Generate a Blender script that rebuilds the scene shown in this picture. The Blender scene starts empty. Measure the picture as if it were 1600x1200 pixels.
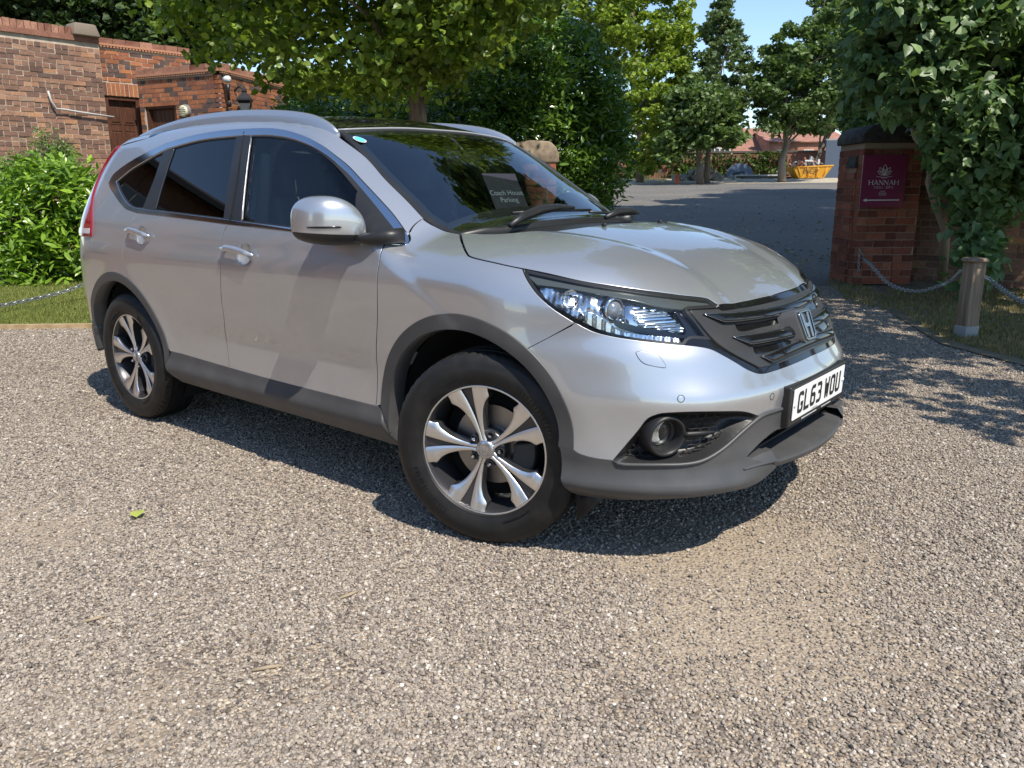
import bpy, bmesh, math, random
import numpy as np
from mathutils import Vector, Matrix
from mathutils.geometry import delaunay_2d_cdt
random.seed(7); RNG=np.random.default_rng(11)
SC=bpy.context.scene; COL=SC.collection
# ------------------------------------------------------------------ camera
CAM=np.array([1.8018,-2.9112,1.2609]); AZ,PI_,RO,FPX=2.2627,-0.2402,-0.0065,1254.4
def cam_basis():
    fw=np.array([math.cos(AZ)*math.cos(PI_),math.sin(AZ)*math.cos(PI_),math.sin(PI_)])
    r=np.cross(fw,[0,0,1]);r/=np.linalg.norm(r);u=np.cross(r,fw)
    return r*math.cos(RO)+u*math.sin(RO),-r*math.sin(RO)+u*math.cos(RO),fw
CR,CU,CF=cam_basis()
cd=bpy.data.cameras.new('camera');cam=bpy.data.objects.new('camera',cd);COL.objects.link(cam)
cam.matrix_world=Matrix(((CR[0],CU[0],-CF[0],CAM[0]),(CR[1],CU[1],-CF[1],CAM[1]),(CR[2],CU[2],-CF[2],CAM[2]),(0,0,0,1)))
cd.sensor_fit='HORIZONTAL';cd.sensor_width=36;cd.lens=36*FPX/1600;cd.clip_start=.05;cd.clip_end=3000
SC.camera=cam
# ------------------------------------------------------------------ sky and sun
SUN=np.array([.535,-.165,.829]);SUN/=np.linalg.norm(SUN)
w=bpy.data.worlds.new('World');SC.world=w;w.use_nodes=True;nt=w.node_tree
sky=nt.nodes.new('ShaderNodeTexSky');sky.sky_type='NISHITA';sky.sun_disc=False
sky.sun_elevation=math.asin(SUN[2]);sky.sun_rotation=math.atan2(SUN[0],SUN[1]);sky.air_density=1.0;sky.dust_density=.05;sky.ozone_density=3.2
bg=nt.nodes['Background'];bg.inputs[1].default_value=.15;nt.links.new(sky.outputs[0],bg.inputs[0])
sd=bpy.data.lights.new('sun','SUN');sd.energy=4.5;sd.angle=math.radians(.5);sd.color=(1,.935,.83)
so=bpy.data.objects.new('sun',sd);COL.objects.link(so);so.rotation_euler=Vector(-SUN).to_track_quat('-Z','Y').to_euler()
so.location=(5,-5,20)
SC.view_settings.view_transform='Standard';SC.view_settings.look='None';SC.view_settings.exposure=0.44;SC.view_settings.gamma=1
SC.view_settings.use_curve_mapping=False
SC.render.engine='CYCLES'
SC.cycles.max_bounces=10;SC.cycles.transparent_max_bounces=16;SC.cycles.glossy_bounces=5;SC.cycles.diffuse_bounces=3
SC.cycles.sample_clamp_indirect=6;SC.cycles.use_denoising=True
# ------------------------------------------------------------------ helpers: projection
def ray(px,py): return CF+CR*((px-800)/FPX)-CU*((py-600)/FPX)
def at(px,py,depth): return CAM+ray(px,py)*depth
FH=np.array([math.cos(AZ),math.sin(AZ)]);RH=np.array([math.sin(AZ),-math.cos(AZ)])   # horizontal forward / right of the viewer
def fr(f,r,z=0.): p=CAM[:2]+FH*f+RH*r; return np.array([p[0],p[1],z])       # a place, metres ahead and to the right of the photographer
def gz(x,y):
    d=(np.asarray(x)-CAM[0])*FH[0]+(np.asarray(y)-CAM[1])*FH[1]
    a=np.clip(d-11.5,0,None);b=np.clip(d-75,0,None)
    return .0315*(np.sqrt(a*a+1)-1)-.0315*(np.sqrt(b*b+1)-1)
def ground_at(px,py):
    d=ray(px,py);t=2.0
    for _ in range(4000):
        p=CAM+d*t
        if p[2]<gz(p[0],p[1]): break
        t*=1.004
    return CAM+d*t
# ------------------------------------------------------------------ helpers: nodes
def mat(name,base=(.5,.5,.5),rough=.5,metal=0.,**kw):
    m=bpy.data.materials.new(name);m.use_nodes=True;b=m.node_tree.nodes['Principled BSDF']
    b.inputs['Base Color'].default_value=(*base,1);b.inputs['Roughness'].default_value=rough;b.inputs['Metallic'].default_value=metal
    for k,v in kw.items():
        k={'coat':'Coat Weight','coat_rough':'Coat Roughness','spec':'Specular IOR Level','trans':'Transmission Weight','emit':'Emission Strength','ior':'IOR','aniso':'Anisotropic'}.get(k,k)
        b.inputs[k].default_value=v
    return m
class NB:
    def __init__(s,m): s.nt=m.node_tree;s.b=s.nt.nodes.get('Principled BSDF')
    def n(s,t,**kw):
        o=s.nt.nodes.new('ShaderNode'+t)
        for k,v in kw.items():
            if k.startswith('i_'):
                key=k[2:];o.inputs[int(key) if key.isdigit() else key.replace('_',' ')].default_value=v
            else: setattr(o,k,v)
        return o
    def l(s,a,b): s.nt.links.new(a,b)
    def ramp(s,fac,stops,interp='LINEAR'):
        r=s.n('ValToRGB');r.color_ramp.interpolation=interp;e=r.color_ramp.elements
        while len(e)<len(stops): e.new(.5)
        for q,(p,c) in zip(e,stops): q.position=p;q.color=(*c,1) if len(c)==3 else c
        s.l(fac,r.inputs[0]);return r.outputs[0]
    def noise(s,scale,detail=4,vec=None,rough=.5,dim='3D'):
        o=s.n('TexNoise',noise_dimensions=dim);o.inputs['Scale'].default_value=scale;o.inputs['Detail'].default_value=detail;o.inputs['Roughness'].default_value=rough
        if vec is not None:s.l(vec,o.inputs['Vector'])
        return o.outputs[0]
    def mix(s,f,a,b,mode='MIX'):
        o=s.n('Mix',data_type='RGBA',blend_type=mode)
        for i,v in((0,f),(6,a),(7,b)):
            if hasattr(v,'node'): s.l(v,o.inputs[i])
            else: o.inputs[i].default_value=v if i==0 else (*v,1)
        return o.outputs[2]
    def math(s,op,a,b=0.,c=None):
        o=s.n('Math',operation=op)
        for i,v in enumerate((a,b)+((c,) if c is not None else ())):
            if hasattr(v,'node'): s.l(v,o.inputs[i])
            else:o.inputs[i].default_value=v
        return o.outputs[0]
    def bump(s,h,strength=.3,dist=.01,normal=None):
        o=s.n('Bump');o.inputs['Strength'].default_value=strength;o.inputs['Distance'].default_value=dist;s.l(h,o.inputs['Height'])
        if normal is not None:s.l(normal,o.inputs['Normal'])
        s.l(o.outputs[0],s.b.inputs['Normal']);return o.outputs[0]
    def coord(s,k='Object'): return s.n('TexCoord').outputs[k]
# ------------------------------------------------------------------ helpers: objects
def link(name,me,parent=None,m=None):
    o=bpy.data.objects.new(name,me);COL.objects.link(o)
    if m is not None: me.materials.append(m)
    if parent is not None: o.parent=parent
    return o
def thing(name,label,cat,loc=(0,0,0),group=None,rz=0.):
    o=bpy.data.objects.new(name,None);COL.objects.link(o);o.location=loc;o.rotation_euler=(0,0,rz)
    if label:o['label']=label;o['category']=cat
    if group:o['group']=group
    o.empty_display_size=.1
    return o
def tag(o,label,cat,group=None,kind=None):
    if label:o['label']=label
    if cat:o['category']=cat
    if group:o['group']=group
    if kind:o['kind']=kind
    return o
def mesh_np(name,V,F,smooth=True,N=None):
    """V (n,3), F list of lists or (m,3|4) array"""
    me=bpy.data.meshes.new(name)
    V=np.asarray(V,dtype=np.float32)
    if isinstance(F,np.ndarray) and F.ndim==2:
        k=F.shape[1];nf=len(F);me.vertices.add(len(V));me.vertices.foreach_set('co',V.ravel())
        me.loops.add(nf*k);me.polygons.add(nf)
        me.loops.foreach_set('vertex_index',F.astype(np.int32).ravel());me.polygons.foreach_set('loop_start',np.arange(0,nf*k,k,dtype=np.int32))
        me.update(calc_edges=True);me.validate()
    else:
        me.from_pydata([tuple(map(float,v)) for v in V],[],[list(map(int,f)) for f in F]);me.update()
    me.polygons.foreach_set('use_smooth',np.full(len(me.polygons),bool(smooth)))
    if N is not None and len(me.vertices)==len(V): me.normals_split_custom_set_from_vertices([tuple(map(float,n)) for n in N])
    return me
class MB:
    """collects shapes into one mesh"""
    def __init__(s): s.V=[];s.F=[]
    def add(s,V,F):
        b=len(s.V);s.V+= [tuple(map(float,v)) for v in V];s.F+=[[i+b for i in f] for f in F];return s
    def box(s,c,h,R=None,taper=1.):
        c=np.array(c,float);h=np.array(h,float)
        v=np.array([[x,y,z] for z in(-1,1) for y in(-1,1) for x in(-1,1)],float)*h
        v[4:,:2]*=taper
        if R is not None: v=v@np.array(R).T
        return s.add(v+c,[[0,2,3,1],[4,5,7,6],[0,1,5,4],[2,6,7,3],[0,4,6,2],[1,3,7,5]])
    def tube(s,pts,r,n=8,caps=True):
        pts=[np.array(p,float) for p in pts];r=[r]*len(pts) if np.isscalar(r) else r
        V=[];F=[];up=np.array([.13,.07,1.])
        for i,p in enumerate(pts):
            t=pts[min(i+1,len(pts)-1)]-pts[max(i-1,0)];t/=np.linalg.norm(t)+1e-9
            a=np.cross(t,up)
            if np.linalg.norm(a)<.2:a=np.cross(t,[1,0,.1])
            a/=np.linalg.norm(a);b=np.cross(t,a)
            if i and np.dot(a,pa)<0: a=-a;b=-b
            pa=a
            for k in range(n):
                th=2*math.pi*k/n;V.append(p+(a*math.cos(th)+b*math.sin(th))*r[i])
        for i in range(len(pts)-1):
            for k in range(n):F.append([i*n+k,i*n+(k+1)%n,(i+1)*n+(k+1)%n,(i+1)*n+k])
        if caps: F.append(list(range(n))[::-1]);F.append([len(V)-n+k for k in range(n)])
        return s.add(V,F)
    def lathe(s,prof,n=48,axis='z',c=(0,0,0),R=None,closed=False):
        """prof list of (radius, height)"""
        V=[];F=[]
        for r,h in prof:
            for k in range(n):
                t=2*math.pi*k/n;V.append((r*math.cos(t),r*math.sin(t),h))
        m=len(prof)
        for i in range(m-1+(1 if closed else 0)):
            j=(i+1)%m
            for k in range(n):F.append([i*n+k,i*n+(k+1)%n,j*n+(k+1)%n,j*n+k])
        V=np.array(V)
        if axis=='y': V=V[:,[0,2,1]]*np.array([1,1,1]);F=[f[::-1] for f in F]
        if axis=='x': V=V[:,[2,0,1]]
        if R is not None: V=V@np.array(R).T
        return s.add(V+np.array(c),F)
    def prism(s,poly,z0,z1,M=None,bev=0.):
        """poly 2D list extruded; M maps (u,v,w)->3D"""
        n=len(poly);P=np.array(poly,float)
        V=[(*p,z0) for p in P]+[(*p,z1) for p in P]
        F=[list(range(n))[::-1],list(range(n,2*n))]+[[i,(i+1)%n,n+(i+1)%n,n+i] for i in range(n)]
        V=np.array(V)
        if M is not None: V=np.array([M(*v) for v in V])
        return s.add(V,F)
    def obj(s,name,m,parent=None,smooth=True,bevel=0.,seg=2,sub=0,auto=None,loc=None):
        me=mesh_np(name,np.array(s.V),s.F,smooth)
        o=link(name,me,parent,m)
        if bevel: 
            b=o.modifiers.new('bevel','BEVEL');b.width=bevel;b.segments=seg;b.limit_method='ANGLE';b.angle_limit=math.radians(35)
        if sub:
            q=o.modifiers.new('sub','SUBSURF');q.levels=sub;q.render_levels=sub
        if smooth and auto is not None:
            me.set_sharp_from_angle(angle=math.radians(auto))
        if loc is not None:o.location=loc
        return o
def rotz(a): c,s=math.cos(a),math.sin(a);return np.array([[c,-s,0],[s,c,0],[0,0,1.]])
def spl(xs,ys):
    """natural cubic spline"""
    xs=np.array(xs,float);ys=np.array(ys,float);n=len(xs);h=np.diff(xs)
    A=np.eye(n);b=np.zeros(n)
    for i in range(1,n-1):
        A[i,i-1]=h[i-1];A[i,i]=2*(h[i-1]+h[i]);A[i,i+1]=h[i];b[i]=6*((ys[i+1]-ys[i])/h[i]-(ys[i]-ys[i-1])/h[i-1])
    m=np.linalg.solve(A,b)
    def f(x):
        x=np.clip(x,xs[0]-.3,xs[-1]+.3);i=np.clip(np.searchsorted(xs,x)-1,0,n-2)
        a=xs[i+1]-x;c=x-xs[i];H=h[i]
        r=(m[i]*a**3+m[i+1]*c**3)/(6*H)+(ys[i]/H-m[i]*H/6)*a+(ys[i+1]/H-m[i+1]*H/6)*c
        # linear beyond ends
        lo=x<xs[0];hi=x>xs[-1]
        if np.any(lo)or np.any(hi):
            s0=(ys[1]-ys[0])/h[0]-h[0]*m[1]/6;s1=(ys[-1]-ys[-2])/h[-1]+h[-1]*m[-2]/6
            r=np.where(lo,ys[0]+s0*(x-xs[0]),r);r=np.where(hi,ys[-1]+s1*(x-xs[-1]),r)
        return r
    return f
def smax(a,b,k):
    return np.maximum(a,b)+np.maximum(k-np.abs(a-b),0)**2/(4*k)
def smin(a,b,k): return -smax(-a,-b,k)
def sst(x,a,b):
    t=np.clip((x-a)/(b-a),0,1);return t*t*(3-2*t)
# half width in plan at shoulder height
Wp=spl([-3.7,-3.3,-2.9,-2.3,-1.6,-.9,-.3,.2,.6,.9],[.855,.885,.900,.908,.910,.908,.904,.893,.865,.82])
# section inset as function of z (lower)
Vz=spl([.15,.28,.38,.46,.56,.68,.80,.90,.97,1.04,1.10],[.065,.038,.034,.040,.036,.022,.008,.0,.004,.016,.034])
def fS(x,z):
    w=Wp(x)
    low=Vz(np.minimum(z,1.10))
    up=.034+.42*np.maximum(z-1.10,0)+ .10*np.maximum(z-1.10,0)**2
    ins=np.where(z>1.10,up,low)
    # lower scoop flare on doors
    g=sst(x,-2.15,-1.5)*(1-sst(x,-.75,-.45))
    ins=ins+g*(.010*np.exp(-((z-.56)/.06)**2))
    # wheel arch flares
    for xc,A in((0.0,.014),(-2.62,.012)):
        r=np.sqrt((x-xc)**2+(z-.36)**2)
        ins=ins-A*np.exp(-((r-.41)/.075)**2)*sst(z,.2,.4)
    # rear haunch upper narrowing, nose narrowing
    return w-ins
Hc=spl([-.5,-.3,0,.25,.45,.60,.70],[1.150,1.142,1.122,1.078,1.008,.915,.83])
def fH(x,y):
    ay=np.abs(y)
    h=Hc(np.maximum(x,-.45))-.05*(ay/.75)**2-.05*(ay/.8)**4
    yr=.50-.16*sst(x,-.3,.55)   # ridge line
    h=h+.012*(1-sst(ay,yr-.05,yr+.05))*(-1)+.004
    return h
X0=spl([.15,.25,.34,.42,.50,.555,.595,.63,.68,.73,.80,.88,.95],[.80,.845,.855,.838,.834,.840,.840,.822,.795,.772,.725,.695,.62])
def fF(y,z):
    ay=np.abs(y)
    return X0(z)-.11*(ay/.8)**2-.20*(ay/.8)**4
Xb=spl([.15,.3,.5,.7,.9,1.1,1.3,1.5,1.62],[-3.44,-3.54,-3.61,-3.62,-3.59,-3.52,-3.39,-3.21,-3.03])
def fB(y,z):
    ay=np.abs(y)
    return Xb(z)+.12*(ay/.8)**2+.16*(ay/.8)**4
Rc=spl([-3.4,-3.0,-2.5,-2.0,-1.6,-1.2,-.9],[1.54,1.595,1.63,1.636,1.622,1.582,1.53])
def fR(x,y):
    return Rc(x)-.055*(y/.6)**2
# windshield: z as function of x
Wc=spl([-1.3,-1.05,-.7,-.35,-.1],[1.60,1.525,1.34,1.13,.97])
def WSf(x,y):
    return Wc(x+.16*(np.abs(y)/.7)**2.5)
def f_low(x,y,z):
    ay=np.abs(y)
    a=ay-fS(x,np.minimum(z,1.10)); 
    a=np.where(z>1.10,a+.5*(z-1.1),a)
    fr=(x-fF(y,z))*.85
    q=smax(a,fr,.22)
    q=smax(q,fB(y,z)-x,.26)
    return smax(q,(z-fH(x,y))*.95,.07+.03*0)
def f_cab(x,y,z):
    ay=np.abs(y)
    a=(ay-fS(x,z))*.93
    q=smax(a,(z-fR(x,y)),.06)
    q=smax(q,fB(y,z)-x,.16)
    q=np.maximum(smax(q,(z-WSf(x,y))*.86,.03),x+.12)
    return q
def fb(P):
    x,y,z=P[...,0],P[...,1],P[...,2]
    return smin(f_low(x,y,z),f_cab(x,y,z),.03)
def march(o,d,f=fb,t0=0.,t1=12.,n=600):
    """first crossing along rays o+t d"""
    o=np.broadcast_to(o,d.shape)
    ts=np.linspace(t0,t1,n);prev=f(o+d*ts[0]);hit=np.full(len(d),np.nan);lo=np.full(len(d),ts[0])
    done=np.zeros(len(d),bool)
    for a,b in zip(ts[:-1],ts[1:]):
        cur=f(o+d*b);m=(~done)&(prev>0)&(cur<=0);lo[m]=a;done|=m;prev=cur
    hi=lo+(ts[1]-ts[0])
    for _ in range(30):
        mid=(lo+hi)/2;v=f(o+d*mid[:,None]);lo=np.where(v>0,mid,lo);hi=np.where(v>0,hi,mid)
    r=o+d*hi[:,None];r[~done]=np.nan
    return r
def pxs(pts,f=None):
    """points of the car surface seen at these places of the photograph"""
    p=np.array(pts,float);d=CF+np.outer((p[:,0]-800)/FPX,CR)-np.outer((p[:,1]-600)/FPX,CU)
    r=march(CAM,d,t0=1.5,t1=8.,n=260);bad=np.isnan(r[:,0])
    if bad.any():   # rays grazing past the outline: nearest place of the skin
        ts=np.linspace(1.5,8,500);Q=CAM+d[bad][:,None,:]*ts[None,:,None];v=fb(Q);Q=Q[np.arange(bad.sum()),v.argmin(1)]
        for _ in range(6): Q=Q-grad(Q)*(fb(Q))[:,None]
        r[bad]=Q
    return r
def bis(fn,a,b,n,coarse=26):
    lo=np.full(n,float(a));done=np.zeros(n,bool);ts=np.linspace(a,b,coarse);st=ts[1]-ts[0]
    for t in ts[1:]:
        v=fn(np.full(n,t));m=(~done)&(v<=0);lo[m]=t-st;done|=m
    lo[~done]=b-st
    hi=lo+st
    for _ in range(20):
        mid=(lo+hi)/2;v=fn(mid);lo=np.where(v>0,mid,lo);hi=np.where(v>0,hi,mid)
    return hi
def grad(P,e=2e-3):
    g=np.stack([fb(P+np.eye(3)[i]*e)-fb(P-np.eye(3)[i]*e) for i in range(3)],-1)
    return g/(np.linalg.norm(g,axis=-1,keepdims=True)+1e-12)
class Side:
    def to2(s,P): return P[:,[0,2]]
    def to3(s,U):
        x,z=U[:,0],U[:,1];y=bis(lambda t:fb(np.stack([x,t,z],-1)),-1.1,-.2,len(U));return np.stack([x,y,z],-1)
class Top:
    def to2(s,P): return P[:,[0,1]]
    def to3(s,U):
        x,y=U[:,0],U[:,1];z=bis(lambda t:fb(np.stack([x,y,t],-1)),1.8,.5,len(U),40);return np.stack([x,y,z],-1)
class Wrap:
    def __init__(s,cx,sg): s.cx=cx;s.sg=sg
    def to2(s,P): return np.stack([.9*np.arctan2(P[:,1],s.sg*(P[:,0]-s.cx)),P[:,2]],-1)
    def to3(s,U):
        th=U[:,0]/.9;c,sn,z=s.sg*np.cos(th),np.sin(th),U[:,1]
        r=bis(lambda t:fb(np.stack([s.cx+t*c,t*sn,z],-1)),1.3,.1,len(U),36);return np.stack([s.cx+r*c,r*sn,z],-1)
SIDE,TOP,FRONT,REAR=Side(),Top(),Wrap(0.,1),Wrap(-2.75,-1)
def crom(P,step):
    """Catmull-Rom through points, resampled at step"""
    P=np.asarray(P,float)
    if len(P)==2:
        n=max(1,int(np.linalg.norm(P[1]-P[0])/step));t=np.linspace(0,1,n+1)[:,None];return P[0]*(1-t)+P[1]*t
    Q=np.vstack([2*P[0]-P[1],P,2*P[-1]-P[-2]]);out=[]
    for i in range(1,len(Q)-2):
        p0,p1,p2,p3=Q[i-1:i+3];t=np.linspace(0,1,14,endpoint=False)[:,None]
        out.append(.5*((2*p1)+(-p0+p2)*t+(2*p0-5*p1+4*p2-p3)*t*t+(-p0+3*p1-3*p2+p3)*t**3))
    C=np.vstack(out+[P[-1:]]);d=np.r_[0,np.cumsum(np.linalg.norm(np.diff(C,axis=0),axis=1))]
    n=max(2,int(d[-1]/step));s=np.linspace(0,d[-1],n+1)
    return np.stack([np.interp(s,d,C[:,k]) for k in range(C.shape[1])],-1)
def loop(segs,step=.012):
    out=[]
    for s in segs:
        c=crom(s,step)
        if out and np.linalg.norm(out[-1][-1]-c[0])<step*.5: c=c[1:]
        out.append(c)
    P=np.vstack(out)
    if np.linalg.norm(P[0]-P[-1])<step*.5:P=P[:-1]
    return P
def mirr(P): P=np.array(P,float).copy();P[:,1]*=-1;return P
def sym(P,eps=.004):
    """half loop whose ends lie on the centre plane -> full loop"""
    P=np.array(P);m=mirr(P)[::-1]
    if abs(P[-1,1])<eps: m=m[1:];
    if abs(P[0,1])<eps: m=m[:-1]
    return np.vstack([P,m])
def inset2(U,g):
    a=np.roll(U,1,0);b=np.roll(U,-1,0);t=b-a;t/=np.linalg.norm(t,axis=1,keepdims=True)+1e-12
    area=np.sum(U[:,0]*b[:,1]-b[:,0]*U[:,1]);n=np.stack([-t[:,1],t[:,0]],-1)*(1 if area>0 else -1)
    return U+n*g
def inside(pts,poly):
    x,y=pts[:,0],pts[:,1];r=np.zeros(len(pts),bool);n=len(poly);j=n-1
    for i in range(n):
        xi,yi=poly[i];xj,yj=poly[j]
        c=((yi>y)!=(yj>y));r^=c&(x<(xj-xi)*(y-yi)/((yj-yi)+1e-15)+xi);j=i
    return r
def near_poly(pts,poly,d):
    bad=np.zeros(len(pts),bool)
    for i in range(0,len(poly)):
        bad|=((pts-poly[i])**2).sum(1)<d*d
    return bad
MESHES={}
def panel(name,chart,loops,m,parent=None,sp=.02,gap=0.,off=0.,disp=None,flange=.014,lip=.0015,two=False,smoothn=True,both=False,mshift=None,post=None):
    """a piece of the car skin bounded by loops (first outer, then holes), projected on the body surface"""
    L=[chart.to2(np.asarray(l)) for l in loops]
    L=[inset2(u,gap if k==0 else -gap) if gap else u for k,u in enumerate(L)]
    lo,hi=L[0].min(0),L[0].max(0);xs=np.arange(lo[0],hi[0],sp);ys=np.arange(lo[1],hi[1],sp*.866)
    G=np.array([[x+(sp/2 if j%2 else 0),y] for j,y in enumerate(ys) for x in xs]) if len(xs) and len(ys) else np.zeros((0,2))
    if len(G):
        ok=inside(G,L[0])
        for h in L[1:]: ok&=~inside(G,h)
        G=G[ok]
        for h in L: G=G[~near_poly(G,h,sp*.55)]
    verts=[];edges=[];faces=[]
    for k,u in enumerate(L):
        b=len(verts);verts+=[Vector(p) for p in u];n=len(u);edges+=[(b+i,b+(i+1)%n) for i in range(n)]
    # orient outer ccw, holes cw is not needed: filter by inside test
    verts+=[Vector(p) for p in G]
    ov,oe,of,*_=delaunay_2d_cdt(verts,edges,[],0,1e-6)
    U=np.array([tuple(v) for v in ov]);T=np.array([f for f in of if len(f)==3])
    c=U[T].mean(1);ok=inside(c,L[0])
    for h in L[1:]: ok&=~inside(c,h)
    T=T[ok]
    used=np.unique(T);rm=-np.ones(len(U),int);rm[used]=np.arange(len(used));T=rm[T];U=U[used]
    P=chart.to3(U);N=grad(P)
    d=np.full(len(P),float(off))
    if disp is not None:
        d=d+disp(P,U)
    P2=P+N*d[:,None]
    if post is not None: P2=post(P2)
    if disp is not None or post is not None:
        fn=np.cross(P2[T[:,1]]-P2[T[:,0]],P2[T[:,2]]-P2[T[:,0]]);fl=np.einsum('ij,ij->i',fn,N[T[:,0]])<0
        fn[fl]*=-1;vn=np.zeros_like(P2)
        for k in range(3): np.add.at(vn,T[:,k],fn)
        N=vn/(np.linalg.norm(vn,axis=1,keepdims=True)+1e-15)
    # face orientation outward
    fn=np.cross(P2[T[:,1]]-P2[T[:,0]],P2[T[:,2]]-P2[T[:,0]]);fl=np.einsum('ij,ij->i',fn,N[T[:,0]])<0
    T[fl]=T[fl][:,::-1]
    F=[list(t) for t in T];V=list(P2);NN=list(N)
    if flange:
        # boundary edges
        E={}
        for t in T:
            for i in range(3):
                a,b=int(t[i]),int(t[(i+1)%3]);E[(a,b)]=1
        be=[(a,b) for (a,b) in E if (b,a) not in E]
        nxt={};tout={}
        for a,b in be:
            e=P2[b]-P2[a];o_=np.cross(e,N[a]);o_/=np.linalg.norm(o_)+1e-12
            for q in(a,b): tout[q]=tout.get(q,0)+o_
        ids={}
        for q in tout:
            o_=tout[q]/(np.linalg.norm(tout[q])+1e-12);r1=P2[q]+o_*lip*.8-N[q]*lip;r2=r1-N[q]*flange
            ids[q]=len(V);V+= [r1,r2];nn=(N[q]+o_);NN+=[nn/np.linalg.norm(nn),o_]
        nf0=len(F)
        for a,b in be:
            A,B=ids[a],ids[b];F+=[[b,a,A,B],[B,A,A+1,B+1]]
    V=np.array(V);NN=np.array(NN)
    me=mesh_np(name,V,F,True,NN);o=link(name,me,parent,m)
    dk=bool(flange) and m.name.startswith('silver_paint')  # flange walls of painted panels coloured dark to stand for shade in the shut lines
    def darken(me_):
        if dk:
            me_.materials.append(DARK)
            for i_ in range(nf0+1,len(F),2): me_.polygons[i_].material_index=1
    darken(me)
    if both:
        V2=V*[1,-1,1];N2=NN*[1,-1,1];me2=mesh_np(name,V2,[f[::-1] for f in F],True,N2)
        p2=parent if mshift is None else mshift
        o2=link(name,me2,p2,m);darken(me2);return o,o2
    return o
def on(P,off):  # push surface points outward
    P=np.asarray(P,float);return P+grad(P)*off
def snap_front(pts): # (y,z) -> surface on the nose
    Y=np.array(pts,float);x=bis(lambda t:fb(np.stack([t,Y[:,0],Y[:,1]],-1)),1.2,.2,len(Y),40);return np.stack([x,Y[:,0],Y[:,1]],-1)
def snap_side(pts):
    return SIDE.to3(np.array(pts,float))
def snap_top(pts):
    return TOP.to3(np.array(pts,float))
# ================================================================== CAR MATERIALS
def paint_mat():
    m=mat('silver_paint',(.50,.512,.525),.31,.70,coat=1.,coat_rough=.008);k=NB(m);co=k.coord();k.b.inputs['Coat IOR'].default_value=1.8
    n=k.noise(3.,4,co);k.l(k.ramp(n,[(.35,(.488,.500,.514)),(.7,(.518,.530,.545))]),k.b.inputs['Base Color'])
    n2=k.noise(1.3,3,co);k.l(k.ramp(n2,[(.35,(.31,)*3),(.7,(.35,)*3)]),k.b.inputs['Roughness'])
    return m
PAINT=paint_mat()
PAINT.name='silver_paint'
def plastic(name,c,r):
    m=mat(name,(c,c,c*1.02),r,0,spec=.4);k=NB(m);co=k.coord();n=k.noise(900,2,co);k.bump(n,.12,.001)
    n2=k.noise(7,4,co);k.l(k.ramp(n2,[(.3,(c*.85,c*.85,c*.86)),(.75,(c*1.25,c*1.22,c*1.2))]),k.b.inputs['Base Color']);return m
CLAD=plastic('grey_plastic',.062,.42);BLK=plastic('black_plastic',.018,.4);TRIMP=plastic('pillar_trim',.02,.3)
GLOSSB=mat('gloss_black',(.008,.008,.009),.06,0,spec=.6);DARK=mat('dark_void',(.006,.006,.006),.9)
CHROME=mat('chrome',(.66,.67,.69),.08,1.);BADGEM=mat('badge_chrome',(.36,.37,.38),.16,1.);DCHROME=mat('dark_chrome',(.10,.10,.105),.08,1.)
RUBBER=mat('tyre_rubber',(.018,.018,.018),.50,0,spec=.30)
def rub():
    k=NB(RUBBER);co=k.coord();n=k.noise(18,5,co);k.l(k.ramp(n,[(.4,(.012,.012,.012)),(.8,(.024,.022,.020))]),k.b.inputs['Base Color']);n=k.noise(400,2,co);k.bump(n,.1,.001)
rub()
MACH=mat('machined_alloy',(.86,.85,.83),.36,1.);ALLOYD=mat('dark_alloy',(.055,.055,.06),.34,.5,coat=.5,coat_rough=.1)
DISC=mat('brake_disc_metal',(.35,.33,.31),.38,1.);IRON=mat('cast_iron',(.05,.05,.05),.6,.3)
SEAT=mat('seat_leather',(.06,.06,.063),.5);DASH=mat('dash_plastic',(.12,.125,.13),.7);LINER=mat('headlining',(.35,.34,.32),.9);BELT=mat('belt_trim',(.62,.80,.62),.7)
REDL=mat('tail_lamp_red',(.25,.006,.01),.12,0,coat=1.);WHITEL=mat('tail_lamp_clear',(.55,.5,.5),.15,0,coat=1.)
PLATEW=mat('plate_white',(.80,.80,.78),.35);PLATEB=mat('plate_black',(.01,.01,.01),.4);DECAL=mat('decal_teal',(.12,.50,.52),.4);WHITE=mat('white_print',(.8,.8,.8),.5)
def glass_mat(name,tint,ior=1.52,rough=0.0,boost=1.):
    m=bpy.data.materials.new(name);m.use_nodes=True;nt=m.node_tree;nt.nodes.remove(nt.nodes['Principled BSDF']);out=nt.nodes['Material Output']
    t=nt.nodes.new('ShaderNodeBsdfTransparent');t.inputs[0].default_value=(*tint,1);g=nt.nodes.new('ShaderNodeBsdfGlossy');g.inputs['Roughness'].default_value=rough;g.inputs[0].default_value=(boost,boost,boost,1)
    f=nt.nodes.new('ShaderNodeFresnel');f.inputs[0].default_value=ior;mx=nt.nodes.new('ShaderNodeMixShader')
    nt.links.new(f.outputs[0],mx.inputs[0]);nt.links.new(t.outputs[0],mx.inputs[1]);nt.links.new(g.outputs[0],mx.inputs[2]);nt.links.new(mx.outputs[0],out.inputs[0]);return m
GL_WS=glass_mat('windscreen_glass',(.70,.80,.78),2.1);GL_F=glass_mat('side_glass',(.66,.76,.73),1.42);GL_R=glass_mat('privacy_glass',(.10,.11,.12),1.6);GL_L=glass_mat('lamp_glass',(.93,.95,.96),1.35)
LAMPR=mat('lamp_reflector',(.78,.80,.82),.25,1.)
k=NB(LAMPR);co=k.coord();k.bump(k.noise(30,1,co),.12,.006)
LAMPRIB=mat('lamp_ribbed',(.74,.77,.80),.12,1.)
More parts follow.
